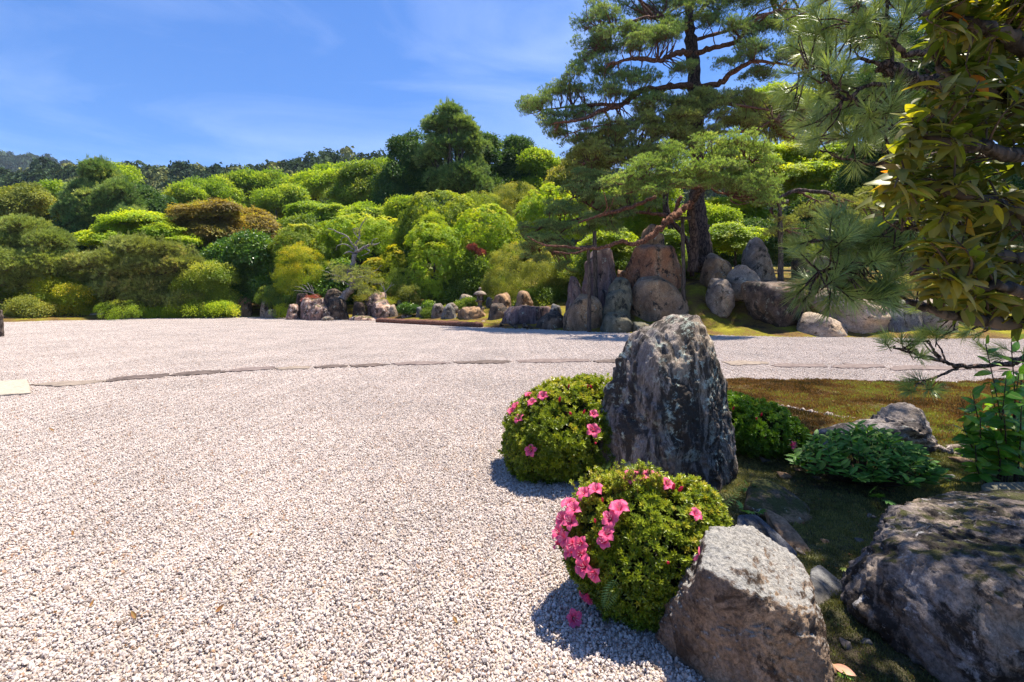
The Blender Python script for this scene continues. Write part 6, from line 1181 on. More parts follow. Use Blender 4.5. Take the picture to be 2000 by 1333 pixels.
def azalea(label, lobes, flowers, buds, mat, s, base, seed, dens=1.0, leggy=0, tint=0.0, long_=0):
    rng = np.random.default_rng(seed); t = thing('azalea_bush', label, 'azalea bush', base, 'pink flowering azaleas round the standing stone'); ps = []; ns = []; ti = []
    for c, r in lobes:
        c, r = np.array(c), np.array(r); area = 4 * np.pi * (((r[0] * r[1]) ** 1.6 + (r[0] * r[2]) ** 1.6 + (r[1] * r[2]) ** 1.6) / 3) ** (1 / 1.6); n = int(area / (s * s) * 1.25 * dens)
        v = rng.normal(0, 1, (n, 3)); v /= np.linalg.norm(v, axis=1)[:, None]; v = v[v[:, 2] > -0.8]
        rad = 1 + 0.22 * fbm(v * 2.1 + seed, 4, seed) + rng.normal(0, 0.018, len(v)) - 0.08 * np.clip(rng.exponential(1, len(v)) - .8, 0, 2)
        p = c + v * rad[:, None] * r; nr = v / r; nr /= np.linalg.norm(nr, axis=1)[:, None]
        ins = np.zeros(len(p), bool)
        for c2, r2 in lobes:
            if c2 is not c and not np.allclose(c2, c): ins |= (((p - c2) / np.array(r2)) ** 2).sum(1) < 0.8
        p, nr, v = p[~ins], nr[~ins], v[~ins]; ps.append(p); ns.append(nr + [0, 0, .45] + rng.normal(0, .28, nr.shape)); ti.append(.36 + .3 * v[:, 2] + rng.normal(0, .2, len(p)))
    p, nr, ti = np.concatenate(ps), np.concatenate(ns), np.concatenate(ti); k = p[:, 2] > 0.015; p, nr, ti = p[k], nr[k], ti[k]
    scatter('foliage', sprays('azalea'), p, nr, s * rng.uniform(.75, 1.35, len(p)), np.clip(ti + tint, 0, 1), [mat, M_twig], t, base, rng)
    inner = []; m = MB()
    for c, r in lobes:
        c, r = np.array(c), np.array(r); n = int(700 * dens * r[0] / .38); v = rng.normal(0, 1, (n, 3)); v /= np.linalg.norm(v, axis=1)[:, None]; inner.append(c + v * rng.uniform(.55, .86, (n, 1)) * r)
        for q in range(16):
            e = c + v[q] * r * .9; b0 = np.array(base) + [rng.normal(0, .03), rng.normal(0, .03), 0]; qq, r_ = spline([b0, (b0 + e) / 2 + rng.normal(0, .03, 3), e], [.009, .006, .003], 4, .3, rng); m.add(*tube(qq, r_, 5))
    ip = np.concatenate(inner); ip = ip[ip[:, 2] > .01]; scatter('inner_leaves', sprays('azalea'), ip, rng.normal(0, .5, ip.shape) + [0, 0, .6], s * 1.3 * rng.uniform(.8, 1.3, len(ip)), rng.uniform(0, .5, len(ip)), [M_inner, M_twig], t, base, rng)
    link('stems', m.mesh('stems', [M_twig], True, base), t)
    if long_:
        m = MB(); tips = []
        for q in range(long_):
            c, r = lobes[0]; px = rng.uniform(1100, 1300); pr_ = ray_ell(px, 948 + rng.uniform(-5, 20), np.array(c), np.array(r)); p0 = pr_[0]; ln = rng.uniform(.05, .11); d = np.array([rng.normal(-.15, .25), rng.normal(0, .2), 1.0]); d /= np.linalg.norm(d); e = p0 + d * ln
            m.add(*tube([p0 - d * .05, (p0 + e) / 2 + rng.normal(0, .004, 3), e], [.0016, .0013, .001], 4))
            for f in np.linspace(.25, 1, 5): tips.append((p0 + (e - p0) * f, d))
        link('shoots', m.mesh('shoots', [plain_mat('young_red_stem', (.30, .12, .03), (.42, .22, .05), 20, .6, 0)], True, base), t)['kind'] = 'stuff'
        tp = np.array([a for a, _ in tips]); td = np.array([b_ for _, b_ in tips]); scatter('shoot_leaves', sprays('azalea'), tp, td + rng.normal(0, .3, td.shape), .017 * rng.uniform(.7, 1.2, len(tp)), rng.uniform(.5, .9, len(tp)), [mat, M_twig], t, base, rng)
    def put(nm, me, px, py, sc_, out, tilt=None):
        best = None
        for c, r in lobes:
            pp, n = ray_ell(px, py, np.array(c), np.array(r))
            if best is None or np.linalg.norm(pp - [0, 0, H]) < np.linalg.norm(best[0] - [0, 0, H]): best = (pp, n)
        pp, n = best; vd = np.array([0, 0, H]) - pp; vd /= np.linalg.norm(vd); d = n * .75 + vd * .35 + np.array([0, 0, .25]) + rng.normal(0, .22, 3) + (tilt if tilt is not None else 0)
        o = link(nm, me, t); o.location = pp + n * (out + .012) + vd * (f_ if (f_ := (.075 if px in (1385, 1368, 1543, 1551) else .03)) else 0) - np.array(base); orient(o, d / np.linalg.norm(d), rng.uniform(0, 6.28), sc_)
    for q, f in enumerate(flowers): put('flower', FLW[q % 4], f[0], f[1], (f[2] if len(f) > 2 else 1.0), .012, np.array(f[3]) if len(f) > 3 else None)
    for f in buds: put('bud', BUD, f[0], f[1], (f[2] if len(f) > 2 else 1.0), .008)
    return t
c1 = P(1255, 1062, 2.38)
azalea('front azalea with a cascade of large pink flowers down its left side', [(c1, (.36, .33, .315)), (P(1185, 1055, 2.36), (.21, .22, .25)), (P(1340, 1035, 2.4), (.19, .22, .22)), (P(1245, 1150, 2.28), (.20, .16, .17))],
 [(1212, 1000, 1.25), (1196, 1018, 1.05), (1190, 1045, .95), (1185, 1058, .9), (1232, 942, 1.05), (1252, 940, 1.1), (1272, 942, 1.15), (1385, 975, 1.15, (.2, 0, .6)), (1368, 1090, 1.15), (1300, 955, .9), (1352, 1010, .8), (1166, 965, 1.05), (1145, 972, 1.0), (1118, 990, 1.1), (1128, 1000, 1.1), (1108, 1018, 1.15), (1122, 1022, 1.0), (1098, 1042, 1.1), (1112, 1052, 1.1), (1128, 1062, 1.0), (1100, 1060, 1.0), (1120, 1075, 1.0), (1140, 1080, 1.0), (1146, 1102, 1.2, (-.2, 0, -.2)), (1168, 1116, 1.0, (0, 0, -.4)), (1148, 1165, 1.0, (-.2, 0, -.5)), (1140, 1060, .9)],
 [(1165, 1022), (1302, 1098), (1322, 966, 1.4), (1312, 962, 1.3), (1178, 985), (1208, 1012, .8)], M_azl, .024, np.array([c1[0] - .05, 2.42, 0]), 71, 1.15, long_=60)
c2 = P(1105, 836, 4.2)
azalea('left azalea dome with scattered pink flowers beside the standing stone', [(c2 + [0, 0, -.02], (.50, .50, .40)), (c2 + [-.18, -.12, -.12], (.34, .34, .30)), (c2 + [.22, .1, .0], (.36, .36, .40))],
 [(1172, 735, 1.1), (1180, 738, 1.0), (1130, 742, .9), (1090, 746, 1.0), (1076, 750, .9), (1098, 744, .8), (1062, 778, 1.2), (1035, 776, 1.0), (1008, 800, 1.1), (998, 812, 1.2), (1018, 820, 1.2), (1012, 796, 1.0), (1042, 790, 1.1), (1156, 842, 1.5), (1039, 880, 1.3, (-.3, 0, -.1)), (1157, 812, 1.0), (1158, 742, .9), (1003, 806, 1.0)],
 [(1093, 787, 1.8), (1115, 812, 1.8), (1138, 810, 1.5), (1160, 865, 1.6), (1146, 762, 1.5), (1110, 762, 1.4), (1155, 762, 1.4), (1138, 758, 1.3)], M_azl, .034, np.array([c2[0], 4.25, 0]), 72, 1.1)
c3 = P(1478, 838, 4.35)
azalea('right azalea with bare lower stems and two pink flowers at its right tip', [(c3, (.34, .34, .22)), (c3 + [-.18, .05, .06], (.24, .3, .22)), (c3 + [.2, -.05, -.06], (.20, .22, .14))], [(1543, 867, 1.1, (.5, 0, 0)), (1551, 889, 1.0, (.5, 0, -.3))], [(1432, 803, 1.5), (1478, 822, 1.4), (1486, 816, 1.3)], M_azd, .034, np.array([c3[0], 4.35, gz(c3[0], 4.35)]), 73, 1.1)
# ------------------------------------------------------------------ leaves as objects
def leaf_mesh(name, seed, ln, wd, curl=0.3, fold=0.25, nu=8, mat=None, wave=0.0):
    g = np.random.default_rng(seed); V = []
    for i in range(nu + 1):
        u = i / nu; w_ = wd * (math.sin(math.pi * min(1, u ** .85 * .97 + .015)) ** .85) / 2; x = ln * u; z = -curl * ln * u * u + wave * ln * math.sin(u * 7 + seed)
        for v in (-1, -.5, 0, .5, 1): V.append([x, v * w_, z + fold * abs(v) * w_ - .15 * v * v * w_])
    Q = [[a := i * 5 + j, a + 1, a + 6, a + 5] for i in range(nu) for j in range(4)]
    V = np.array(V); V = np.vstack([V, [[-.12 * ln, -.0012, .004], [-.12 * ln, .0012, .004], [.02 * ln, .0012, 0], [.02 * ln, -.0012, 0]]]); n = (nu + 1) * 5; Q.append([n, n + 1, n + 2, n + 3])
    return mk_mesh(name, V, [np.array(Q)], [mat], True)
def bigleaf_mat(name, cols, rough=0.3, trans=0.3, spec=0.5, tcol=(1.5, 1.3, .35), under=None):
    """per-object colour from cols; the pale midrib from the leaf's own width"""
    m, t, out = newmat(name); oi = t.nodes.new('ShaderNodeObjectInfo'); r = ramp(t, cols, 'LINEAR'); L(t, oi.outputs['Random'], r.inputs[0])
    tc = t.nodes.new('ShaderNodeTexCoord'); nz = N(t, 'ShaderNodeTexNoise', _Scale=28.0, _Detail=4.0); L(t, tc.outputs['Object'], nz.inputs['Vector']); g = ramp(t, [(.3, .72), (.7, 1.2)]); L(t, nz.outputs['Fac'], g.inputs[0])
    sp = t.nodes.new('ShaderNodeSeparateXYZ'); L(t, tc.outputs['Object'], sp.inputs[0]); ab = math_(t, 'ABSOLUTE', sp.outputs['Y']); rr_ = ramp(t, [(0.0, 1.0), (0.0016, 0.0)]); L(t, ab, rr_.inputs[0])
    col = mixc(t, 1.0, r.outputs[0], g.outputs[0], 'MULTIPLY'); col = mixc(t, math_(t, 'MULTIPLY', rr_.outputs[0], .4), col, (.35, .36, .12))
    if under:
        ge = t.nodes.new('ShaderNodeNewGeometry'); col = mixc(t, math_(t, 'MULTIPLY', ge.outputs['Backfacing'], .6), col, under)
    pr = N(t, 'ShaderNodeBsdfPrincipled', _Roughness=rough); pr.inputs['Specular IOR Level'].default_value = spec; L(t, col, pr.inputs['Base Color'])
    tr = t.nodes.new('ShaderNodeBsdfTranslucent'); L(t, mixc(t, 1.0, col, tcol, 'MULTIPLY'), tr.inputs[0]); ms = t.nodes.new('ShaderNodeMixShader'); ms.inputs[0].default_value = trans
    L(t, pr.outputs[0], ms.inputs[1]); L(t, tr.outputs[0], ms.inputs[2]); L(t, ms.outputs[0], out.inputs[0]); return m
def mat_leaf(d, up, rng):
    """rotation matrix with x along d and z near up"""
    d = np.array(d) / np.linalg.norm(d); y = np.cross(up, d); y /= np.linalg.norm(y) + 1e-9; z = np.cross(d, y); return np.stack([d, y, z], 1)
from mathutils import Matrix
def place_leaves(t, base, items, meshes, keepn, mat, cam_first=True):
    """items: (pos, dir, up, scale); nearest keepn leaves become parts, the rest one stuff part"""
    C0 = np.array([0, 0, H])
    def vis(p): px = 1000 + p[0] / p[1] * F; py = HOR - (p[2] - H) / p[1] * F; return -60 < px < 2060 and -60 < py < 1400
    key = [np.linalg.norm(i[0] - C0) / i[3] + (0 if vis(i[0]) else 50) for i in items]; order = np.argsort(key); rest = MB()
    for r_, q in enumerate(order):
        p, d, up, s = items[q]; M3 = mat_leaf(d, up, None) * s; me = meshes[q % len(meshes)]
        if r_ < keepn:
            o = bpy.data.objects.new('leaf', me); COL.objects.link(o); o.parent = t
            M4 = Matrix([[*M3[0], p[0] - base[0]], [*M3[1], p[1] - base[1]], [*M3[2], p[2] - base[2]], [0, 0, 0, 1]]); o.matrix_local = M4
        else:
            if me not in _lv:
                v = np.zeros(len(me.vertices) * 3, np.float32); me.vertices.foreach_get('co', v); _lv[me] = (v.reshape(-1, 3), np.array([list(f.vertices) for f in me.polygons]))
            v, f = _lv[me]; rest.add(v @ M3.T + p, Q=f)
    if rest.n: link('foliage', rest.mesh('foliage', [mat], True, base), t)['kind'] = 'stuff'
_lv = {}
rn = np.random.default_rng(99)
# ---- the big evergreen leaning in from the right
M_ev = bigleaf_mat('olive_evergreen_leaf', [(0.0, (.08, .12, .02)), (.25, (.17, .23, .03)), (.55, (.28, .33, .04)), (.78, (.23, .24, .03)), (.93, (.38, .30, .03)), (.97, (.42, .14, .03)), (1.0, (.20, .10, .05))], .42, .5, .3, (1.9, 1.45, .25), (.20, .20, .07))
EV = [leaf_mesh('leaf', k, .053 * rn.uniform(.85, 1.15), .021 * rn.uniform(.9, 1.15), [.25, .35, .5, .2, .6][k], .3, 8, M_ev, .01) for k in range(5)]
PE = lambda x, y, Y: P(x, y, Y * 0.72)
eb = np.array([1.76, 1.40, 0.02]); et = thing('evergreen_tree', 'broad leaved evergreen tree with olive and yellow leaves close at the right edge', 'tree', eb)
m = MB(); tq, tr_ = spline([eb - [0, 0, .2], eb + [-.03, 0, .6], eb + [.02, .03, 1.3], eb + [-.05, 0, 2.1], eb + [0, .05, 3.0]], [.08, .07, .06, .045, .02], 8, .1, rn); m.add(*tube(tq, tr_, 14)); link('trunk', m.mesh('trunk', [M_bark], True, eb), et)
pool = []
for bb in ([(2300, 660, 1.95), (2100, 640, 1.85), (1990, 632, 1.8), (1900, 622, 1.75), (1820, 606, 1.7), (1772, 590, 1.7)], [(2400, 560, 1.95), (2060, 440, 1.7), (1930, 395, 1.6), (1830, 365, 1.6), (1760, 345, 1.6)], [(2400, 480, 1.95), (2100, 330, 1.7), (1960, 300, 1.55), (1870, 280, 1.5), (1790, 262, 1.55)],
           [(2400, 250, 1.95), (2060, 110, 1.6), (1940, 60, 1.5), (1860, 35, 1.5), (1805, 28, 1.5)], [(2400, 620, 1.95), (2100, 520, 1.9), (1940, 500, 1.8), (1850, 505, 1.8), (1780, 535, 1.8)], [(2400, 380, 1.95), (2080, 230, 1.8), (1960, 190, 1.75), (1880, 170, 1.7), (1830, 130, 1.7)],
           [(2400, 300, 1.95), (2080, -20, 1.8), (1960, -60, 1.7), (1850, -60, 1.6)], [(2400, 640, 1.95), (2100, 590, 1.6), (1960, 560, 1.5), (1880, 560, 1.5)], [(2400, 600, 1.95), (2080, 480, 2.1), (1950, 430, 2.1), (1840, 440, 2.1), (1760, 450, 2.1)],
           [(2400, 100, 1.95), (2150, -250, 2.0), (1980, -330, 2.0), (1850, -350, 2.0)], [(2400, 0, 1.95), (2500, -400, 2.3), (2300, -500, 2.6), (2000, -420, 2.6)], [(2420, 0, 1.95), (2300, -200, 2.6), (2100, -150, 2.8), (1900, -120, 2.7)], [(2420, 300, 1.95), (2300, 150, 2.5), (2150, 120, 2.7)], [(2420, -100, 1.95), (2500, -700, 2.0), (2200, -900, 2.0), (1900, -800, 2.1)]):
    m = MB(); q, r = bough(m, [PE(*a) for a in bb], np.linspace(.024, .006, len(bb)), rn, 8, .3); pool.append(q); link('branch', m.mesh('branch', [M_bark], True, eb), et)
pool = np.concatenate(pool); edge = [(-80, 1800), (0, 1790), (60, 1800), (110, 1800), (170, 1808), (215, 1800), (240, 1752), (300, 1725), (345, 1690), (400, 1722), (445, 1790), (475, 1765), (500, 1775), (545, 1770), (590, 1785), (625, 1880), (650, 1990)]
ey, ex = zip(*edge); items = []; tw = MB()
def twig(e, Yscale=1.0, nl=9, hang=.08):
    d_ = np.linalg.norm(pool - e, axis=1); j = pool[d_.argmin()]; mid = (j + e) / 2 + rn.normal(0, .02, 3) + [0, 0, .015]; q, r = spline([j, mid, e], [.0026, .002, .0013], 5, .2, rn); tw.add(*tube(q, r, 5)); ax = e - mid; ax /= np.linalg.norm(ax) + 1e-9
    for k in range(nl):
        f = k / nl; pos = q[int(len(q) * (.55 + .44 * (1 - f * .9))) - 1] if f < .9 else e; th = k * 2.4 + rn.uniform(-.3, .3); sd = np.array([math.cos(th), math.sin(th), 0]); sd = sd - ax * (sd @ ax) * .5
        d = sd * 1.1 + ax * (.6 - .4 * f) + [0, 0, rn.uniform(-.25, .75) - hang] + rn.normal(0, .35, 3); items.append((pos + rn.normal(0, .003, 3), d, np.array([rn.normal(-.1, .35), rn.normal(-.3, .35), 1.0]), rn.uniform(.72, 1.18)))
for q in range(370):
    py = rn.uniform(-60, 640); x0 = np.interp(py, ey, ex); px = x0 + 14 + rn.exponential(.8) * 110 + rn.uniform(0, 60)
    if px > 2120: px = rn.uniform(x0 + 30, 2100)
    if 600 < py and px < 1800: continue
    twig(PE(px, py, rn.uniform(1.42, 2.15)))
for q in range(50):                                   # the crown above and to the right of the picture
    px, py, Y_ = rn.uniform(1850, 2700), rn.uniform(-900, -40), rn.uniform(1.5, 2.7); twig(PE(px, py, Y_))
for q in range(50):
    twig(PE(rn.uniform(1900, 2500), rn.uniform(-40, 560), rn.uniform(2.2, 2.9)))
for q in range(120):                                   # unseen leaf mass over the boulders, added to cast shade on them
    e = np.array([rn.uniform(2.8, 4.7), rn.uniform(2.8, 4.6), rn.uniform(4.45, 5.2)]); n0 = len(items); twig(e, nl=8)
    for k in range(n0, len(items)): items[k] = (items[k][0], items[k][1], items[k][2], items[k][3] * 1.7)
link('twigs', tw.mesh('twigs', [M_twig], True, eb), et)['kind'] = 'stuff'
place_leaves(et, eb, items, EV, 300, M_ev)
# ---- near pine
M_nn = leaf_mat('long_pine_needles', (.13, .19, .055), (.29, .38, .11), (.42, .48, .15), .4, .25, .45, 2.0)
M_nb = bark_mat('flaky_pine_bark', (.035, .024, .02), (.20, .13, .10), 16, .4, .9)
PN = lambda x, y, Y: P(x, y, Y * 1.45)
pb = np.array([5.1, 4.35, .12]); pt = thing('pine_tree', 'near pine whose long needle tufts hang into the right of the picture', 'pine tree', pb)
m = MB(); q, r = spline([pb - [0, 0, .2], pb + [-.05, 0, 1.4], pb + [.05, 0, 2.9], pb + [-.1, 0, 4.4], pb + [.0, 0, 6]], [.15, .13, .11, .09, .05], 8, .08, rn); m.add(*tube(q, r, 14)); link('trunk', m.mesh('trunk', [M_nb], True, pb), pt)
pool = []
for bb, ra in (([(2120, 250, 3.0), (1960, 175, 2.8), (1850, 158, 2.6), (1790, 160, 2.55), (1745, 138, 2.5), (1718, 128, 2.5)], (.05, .045, .038, .034, .033, .030)), ([(1740, 165, 2.5), (1690, 168, 2.5), (1650, 195, 2.5), (1620, 160, 2.5), (1600, 130, 2.5)], (.012, .01, .009, .007, .004)),
               ([(2000, 60, 2.8), (1850, 90, 2.6), (1770, 105, 2.5), (1735, 70, 2.5), (1700, 62, 2.5), (1660, 45, 2.5)], (.03, .02, .014, .012, .01, .006)), ([(1820, 225, 2.6), (1760, 215, 2.5), (1700, 225, 2.5), (1670, 195, 2.45), (1640, 175, 2.45)], (.014, .013, .011, .009, .005)),
               ([(1745, 138, 2.6), (1680, 115, 2.6), (1600, 135, 2.7), (1560, 142, 2.7)], (.012, .009, .007, .004)), ([(2120, 470, 3.0), (1990, 412, 2.7), (1900, 405, 2.5), (1810, 435, 2.4), (1790, 400, 2.35), (1765, 355, 2.3)], (.045, .04, .035, .02, .014, .008)), ([(1810, 435, 2.4), (1770, 430, 2.3), (1745, 420, 2.3)], (.01, .008, .005)),
               ([(2120, 560, 3.0), (1900, 525, 2.7), (1800, 515, 2.5), (1720, 512, 2.5), (1660, 520, 2.5), (1600, 530, 2.5)], (.03, .022, .014, .011, .009, .006)), ([(1720, 512, 2.5), (1690, 470, 2.5), (1650, 455, 2.5), (1610, 470, 2.5)], (.01, .008, .006, .005)), ([(2050, 640, 2.9), (1880, 610, 2.7), (1790, 590, 2.6), (1750, 575, 2.6)], (.02, .014, .009, .006)),
               ([(2250, 800, 3.0), (2060, 700, 2.75), (1960, 712, 2.7), (1880, 716, 2.65), (1840, 705, 2.65), (1790, 692, 2.65), (1745, 680, 2.65)], (.026, .018, .013, .011, .009, .007, .004)), ([(1880, 714, 2.65), (1835, 735, 2.65), (1800, 745, 2.65)], (.008, .006, .004)), ([(1840, 705, 2.65), (1820, 680, 2.65), (1815, 665, 2.65)], (.008, .006, .004)), ([(1745, 140, 2.6), (1735, 60, 2.7), (1728, -20, 2.8)], (.012, .01, .008)),
               ([(1735, 70, 2.5), (1690, 20, 2.5), (1650, -20, 2.5)], (.01, .008, .006)), ([(1850, 160, 2.7), (1740, 250, 2.7), (1660, 270, 2.7)], (.012, .009, .006)), ([(2000, 300, 3.1), (1850, 300, 3.0), (1720, 320, 3.0), (1640, 310, 3.0)], (.02, .014, .01, .006))):
    m = MB(); q, r = bough(m, [PN(*a) for a in bb], np.array(ra) * 1.45, rn, 9, .3); pool.append(q); link('branch', m.mesh('branch', [M_nb], True, pb), pt)
pool = np.concatenate(pool); tp, td, ts = [], [], []; tw = MB()
for (cx, cy_, rx, ry, n, Y_, sz) in [(1640, 40, 60, 50, 22, 2.5, .13), (1590, 120, 50, 40, 14, 2.6, .12), (1700, 50, 60, 50, 20, 2.5, .13), (1540, 170, 34, 30, 6, 2.8, .12), (1640, 170, 50, 40, 20, 2.45, .13), (1600, 230, 50, 40, 14, 2.6, .12), (1690, 230, 60, 40, 20, 2.5, .13), (1740, 190, 40, 40, 12, 2.5, .12), (1770, 60, 50, 50, 14, 2.6, .12), (1650, 280, 60, 30, 14, 2.8, .12), (1740, 290, 60, 30, 12, 2.9, .12), (1560, 60, 30, 40, 5, 2.9, .12), (1800, 130, 40, 30, 6, 2.8, .12),
      (1640, 450, 46, 30, 16, 2.5, .14), (1600, 490, 40, 30, 12, 2.5, .13), (1700, 480, 50, 40, 18, 2.45, .14), (1640, 540, 50, 34, 20, 2.45, .14), (1600, 560, 30, 24, 8, 2.5, .13), (1690, 550, 50, 36, 18, 2.5, .14), (1750, 480, 50, 50, 18, 2.4, .13), (1780, 430, 40, 30, 10, 2.35, .12), (1770, 580, 50, 30, 16, 2.6, .12), (1770, 360, 34, 20, 4, 2.5, .11), (1850, 380, 60, 20, 10, 2.7, .10), (1930, 385, 60, 20, 10, 2.7, .10),
      (1755, 680, 26, 16, 7, 2.65, .10), (1815, 665, 34, 14, 7, 2.65, .10), (1790, 755, 22, 18, 6, 2.65, .10), (1780, 700, 30, 12, 5, 2.65, .09), (1960, 690, 50, 20, 8, 2.7, .09), (1900, 640, 60, 16, 8, 2.8, .10), (1830, 590, 50, 30, 10, 2.8, .11), (1720, -60, 120, 50, 30, 2.7, .13), (1600, -50, 60, 40, 10, 2.7, .13)]:
    for q in range(max(2, int(n * .78))):
        a = rn.uniform(0, 6.28); rr_ = math.sqrt(rn.uniform(0, 1)); e = PN(cx + rx * rr_ * math.cos(a), cy_ + ry * rr_ * math.sin(a), Y_ + rn.uniform(-.15, .25)); dd = np.linalg.norm(pool - e, axis=1); j = pool[dd.argmin()]
        ax = e - j; ax = ax / (np.linalg.norm(ax) + 1e-9); mid = (j + e) / 2 + rn.normal(0, .02, 3) - [0, 0, .01]; qq, r2 = spline([j, mid, e], [.0075, .006, .005], 5, .25, rn); tw.add(*tube(qq, r2, 6))
        tp.append(e); td.append(ax + [0, 0, .45] + rn.normal(0, .3, 3)); ts.append(sz * 1.4 * rn.uniform(.75, 1.1))
for q in range(260):                                    # deeper crown parts, and unseen high tufts added to shade the boulders
    z = rn.uniform(4.3, 6.3); e = np.array([rn.uniform(3.5, 6.4), rn.uniform(3.8, 6.2), z]) if q % 3 else P(rn.uniform(1560, 1760), rn.uniform(-40, 290), rn.uniform(4.4, 5.6))
    dd = np.linalg.norm(pool - e, axis=1); tp.append(e); td.append(np.array([0, 0, .8]) + rn.normal(0, .5, 3)); ts.append(rn.uniform(.15, .26) if q % 3 else rn.uniform(.12, .17))
link('twigs', tw.mesh('twigs', [M_nb], True, pb), pt)['kind'] = 'stuff'
scatter('needles', sprays('bottle'), np.array(tp), np.array(td), np.array(ts), rn.uniform(.1, .85, len(tp)), [M_nn, M_nb], pt, pb, rn)
# ---- dark leafy shrub and stem plant
M_dk = bigleaf_mat('dark_shrub_leaf', [(0, (.04, .12, .02)), (.5, (.13, .29, .035)), (.85, (.24, .43, .045)), (1, (.2, .28, .04))], .5, .3, .25, (1.2, 1.5, .4))
DK = [leaf_mesh('leaf', 20 + k, .078 * rn.uniform(.9, 1.15), .030, .25, .3, 6, M_dk) for k in range(4)]
db = np.array([2.72, 3.75, gz(2.72, 3.75)]); dt = thing('leafy_shrub', 'low spreading shrub of dark pointed leaves in front of the low lilac rock', 'shrub', db); items = []; m = MB()
for q in range(190):
    a = rn.uniform(0, 6.28); rr_ = math.sqrt(rn.uniform(0, 1)); x, y = .52 * rr_ * math.cos(a), .36 * rr_ * math.sin(a); z = (.37 - .26 * rr_ ** 2) * rn.uniform(.65, 1.05) + .03
    e = db + [x, y, z]; b0 = db + [x * .3, y * .3, 0]; qq, r2 = spline([b0, (b0 + e) / 2 + [x * .1, y * .1, 0], e], [.005, .004, .0025], 4, .2, rn); m.add(*tube(qq, r2, 5))
    ax = np.array([x * 1.6, y * 1.6, .5]); ax /= np.linalg.norm(ax)
    for k in range(7):
        th = k * 2.4 + rn.uniform(-.3, .3); d = np.array([math.cos(th), math.sin(th), .2]) * .85 + ax * .5 + rn.normal(0, .1, 3); items.append((e - ax * .012 * k, d, np.array([rn.normal(0, .3), rn.normal(-.35, .3), 1.]), rn.uniform(.65, 1.1)))
link('stems', m.mesh('stems', [M_twig], True, db), dt); place_leaves(dt, db, items, DK, 300, M_dk)
M_st = bigleaf_mat('fresh_stem_leaf', [(0, (.05, .15, .02)), (.5, (.11, .28, .03)), (.85, (.2, .40, .04)), (1, (.30, .36, .03))], .35, .36, .45, (1.3, 1.4, .4))
SL = [leaf_mesh('leaf', 30 + k, .125 * rn.uniform(.85, 1.15), .052, [.3, .5, .2, .4][k], .22, 7, M_st, .015) for k in range(4)]
sb = np.array([3.72, 3.72, gz(3.72, 3.72)]); st = thing('leafy_plant', 'upright leafy plant with long fresh green leaves and dark stems at the right edge', 'plant', sb); items = []
for q, (px, py, Y_, bx_) in enumerate([(1925, 672, 3.5, 1950), (1975, 668, 3.5, 1965), (2000, 690, 3.6, 1980), (1900, 770, 3.5, 1935), (1935, 760, 3.6, 1950), (1965, 740, 3.4, 1955), (1990, 730, 3.5, 1985), (1895, 800, 3.6, 1925), (1880, 830, 3.6, 1930), (1915, 815, 3.4, 1940), (1960, 800, 3.4, 1960), (1995, 790, 3.4, 1985), (2020, 720, 3.7, 2000), (2040, 770, 3.6, 2010), (1945, 860, 3.5, 1945), (1990, 850, 3.5, 1985), (2060, 840, 3.6, 2030), (1905, 870, 3.5, 1935)]):
    e = P(px, py, Y_); b0 = P(bx_, 900, 3.7); b0[2] = sb[2]; mid = (b0 + e) / 2 + rn.normal(0, .03, 3); qq, r2 = spline([b0, mid, e], [.006, .005, .003], 8, .1, rn); m = MB(); m.add(*tube(qq, r2, 6)); link('stem', m.mesh('stem', [M_twig], True, sb), st)
    nlv = 23
    for k in range(nlv):
        f = .3 + .7 * k / (nlv - 1); pos = qq[min(len(qq) - 1, int(f * (len(qq) - 1)))]; th = (k // 2) * 1.57 + (k % 2) * math.pi + rn.uniform(-.35, .35); d = np.array([math.cos(th), math.sin(th), .35 + (.9 if k > nlv - 4 else 0) + rn.normal(0, .15)]); items.append((pos, d + np.array([0, 0, -.25]), np.array([rn.normal(0, .5), rn.normal(-.7, .4), .9]), rn.uniform(.65, 1.15)))
place_leaves(st, sb, items, SL, 270, M_st)
# ---- small maple seedlings, ferns, fallen leaves and petals
def maple_leaf_mesh(mat):
    V = [[0, 0, 0]]; T = []
    for k, (a, l) in enumerate(((-1.9, .5), (-1.15, .8), (-.55, .95), (0, 1.05), (.55, .95), (1.15, .8), (1.9, .5))):
        c, s = math.cos(a), math.sin(a); i = len(V)
        for u, v in ((.25, -.10), (.55, -.15), (1.0, 0), (.55, .15), (.25, .10)): V.append([(u * c - v * s) * l, (u * s + v * c) * l, -.15 * u * u * l])
        T += [[0, i, i + 4], [i, i + 1, i + 4], [i + 1, i + 3, i + 4], [i + 1, i + 2, i + 3]]
    return mk_mesh('leaf', np.array(V) * .05, [np.array(T)], [mat], True)
ML = maple_leaf_mesh(M_st)
def seedling(label, px, py, Y, n, spread, rise=.08, s=1.0, name='maple_seedling'):
    e = P(px, py, Y); b = np.array([e[0], e[1], gz(e[0], e[1])]); t = thing(name, label, 'seedling', b); m = MB()
    for q in range(n):
        p = e + [rn.uniform(-spread, spread), rn.uniform(-spread, spread) * .6, rn.uniform(-.3, .3) * spread]; m.add(*tube([b, (b + p) / 2 + [0, 0, .01], p], [.0016, .0012, .0009], 4))
        o = bpy.data.objects.new('leaf', ML); COL.objects.link(o); o.parent = t; d = p - b + rn.normal(0, .03, 3) - [0, .05, .04]; M3 = mat_leaf(d, np.array([rn.normal(0, .2), -.35, 1.]), None) * s
        o.matrix_local = Matrix([[*M3[0], p[0] - b[0]], [*M3[1], p[1] - b[1]], [*M3[2], p[2] - b[2]], [0, 0, 0, 1]])
    link('stem', m.mesh('stem', [M_twig], True, b), t)
seedling('pair of pale star shaped maple leaves under the dark leafy shrub', 1717, 968, 3.25, 3, .09, s=1.5)
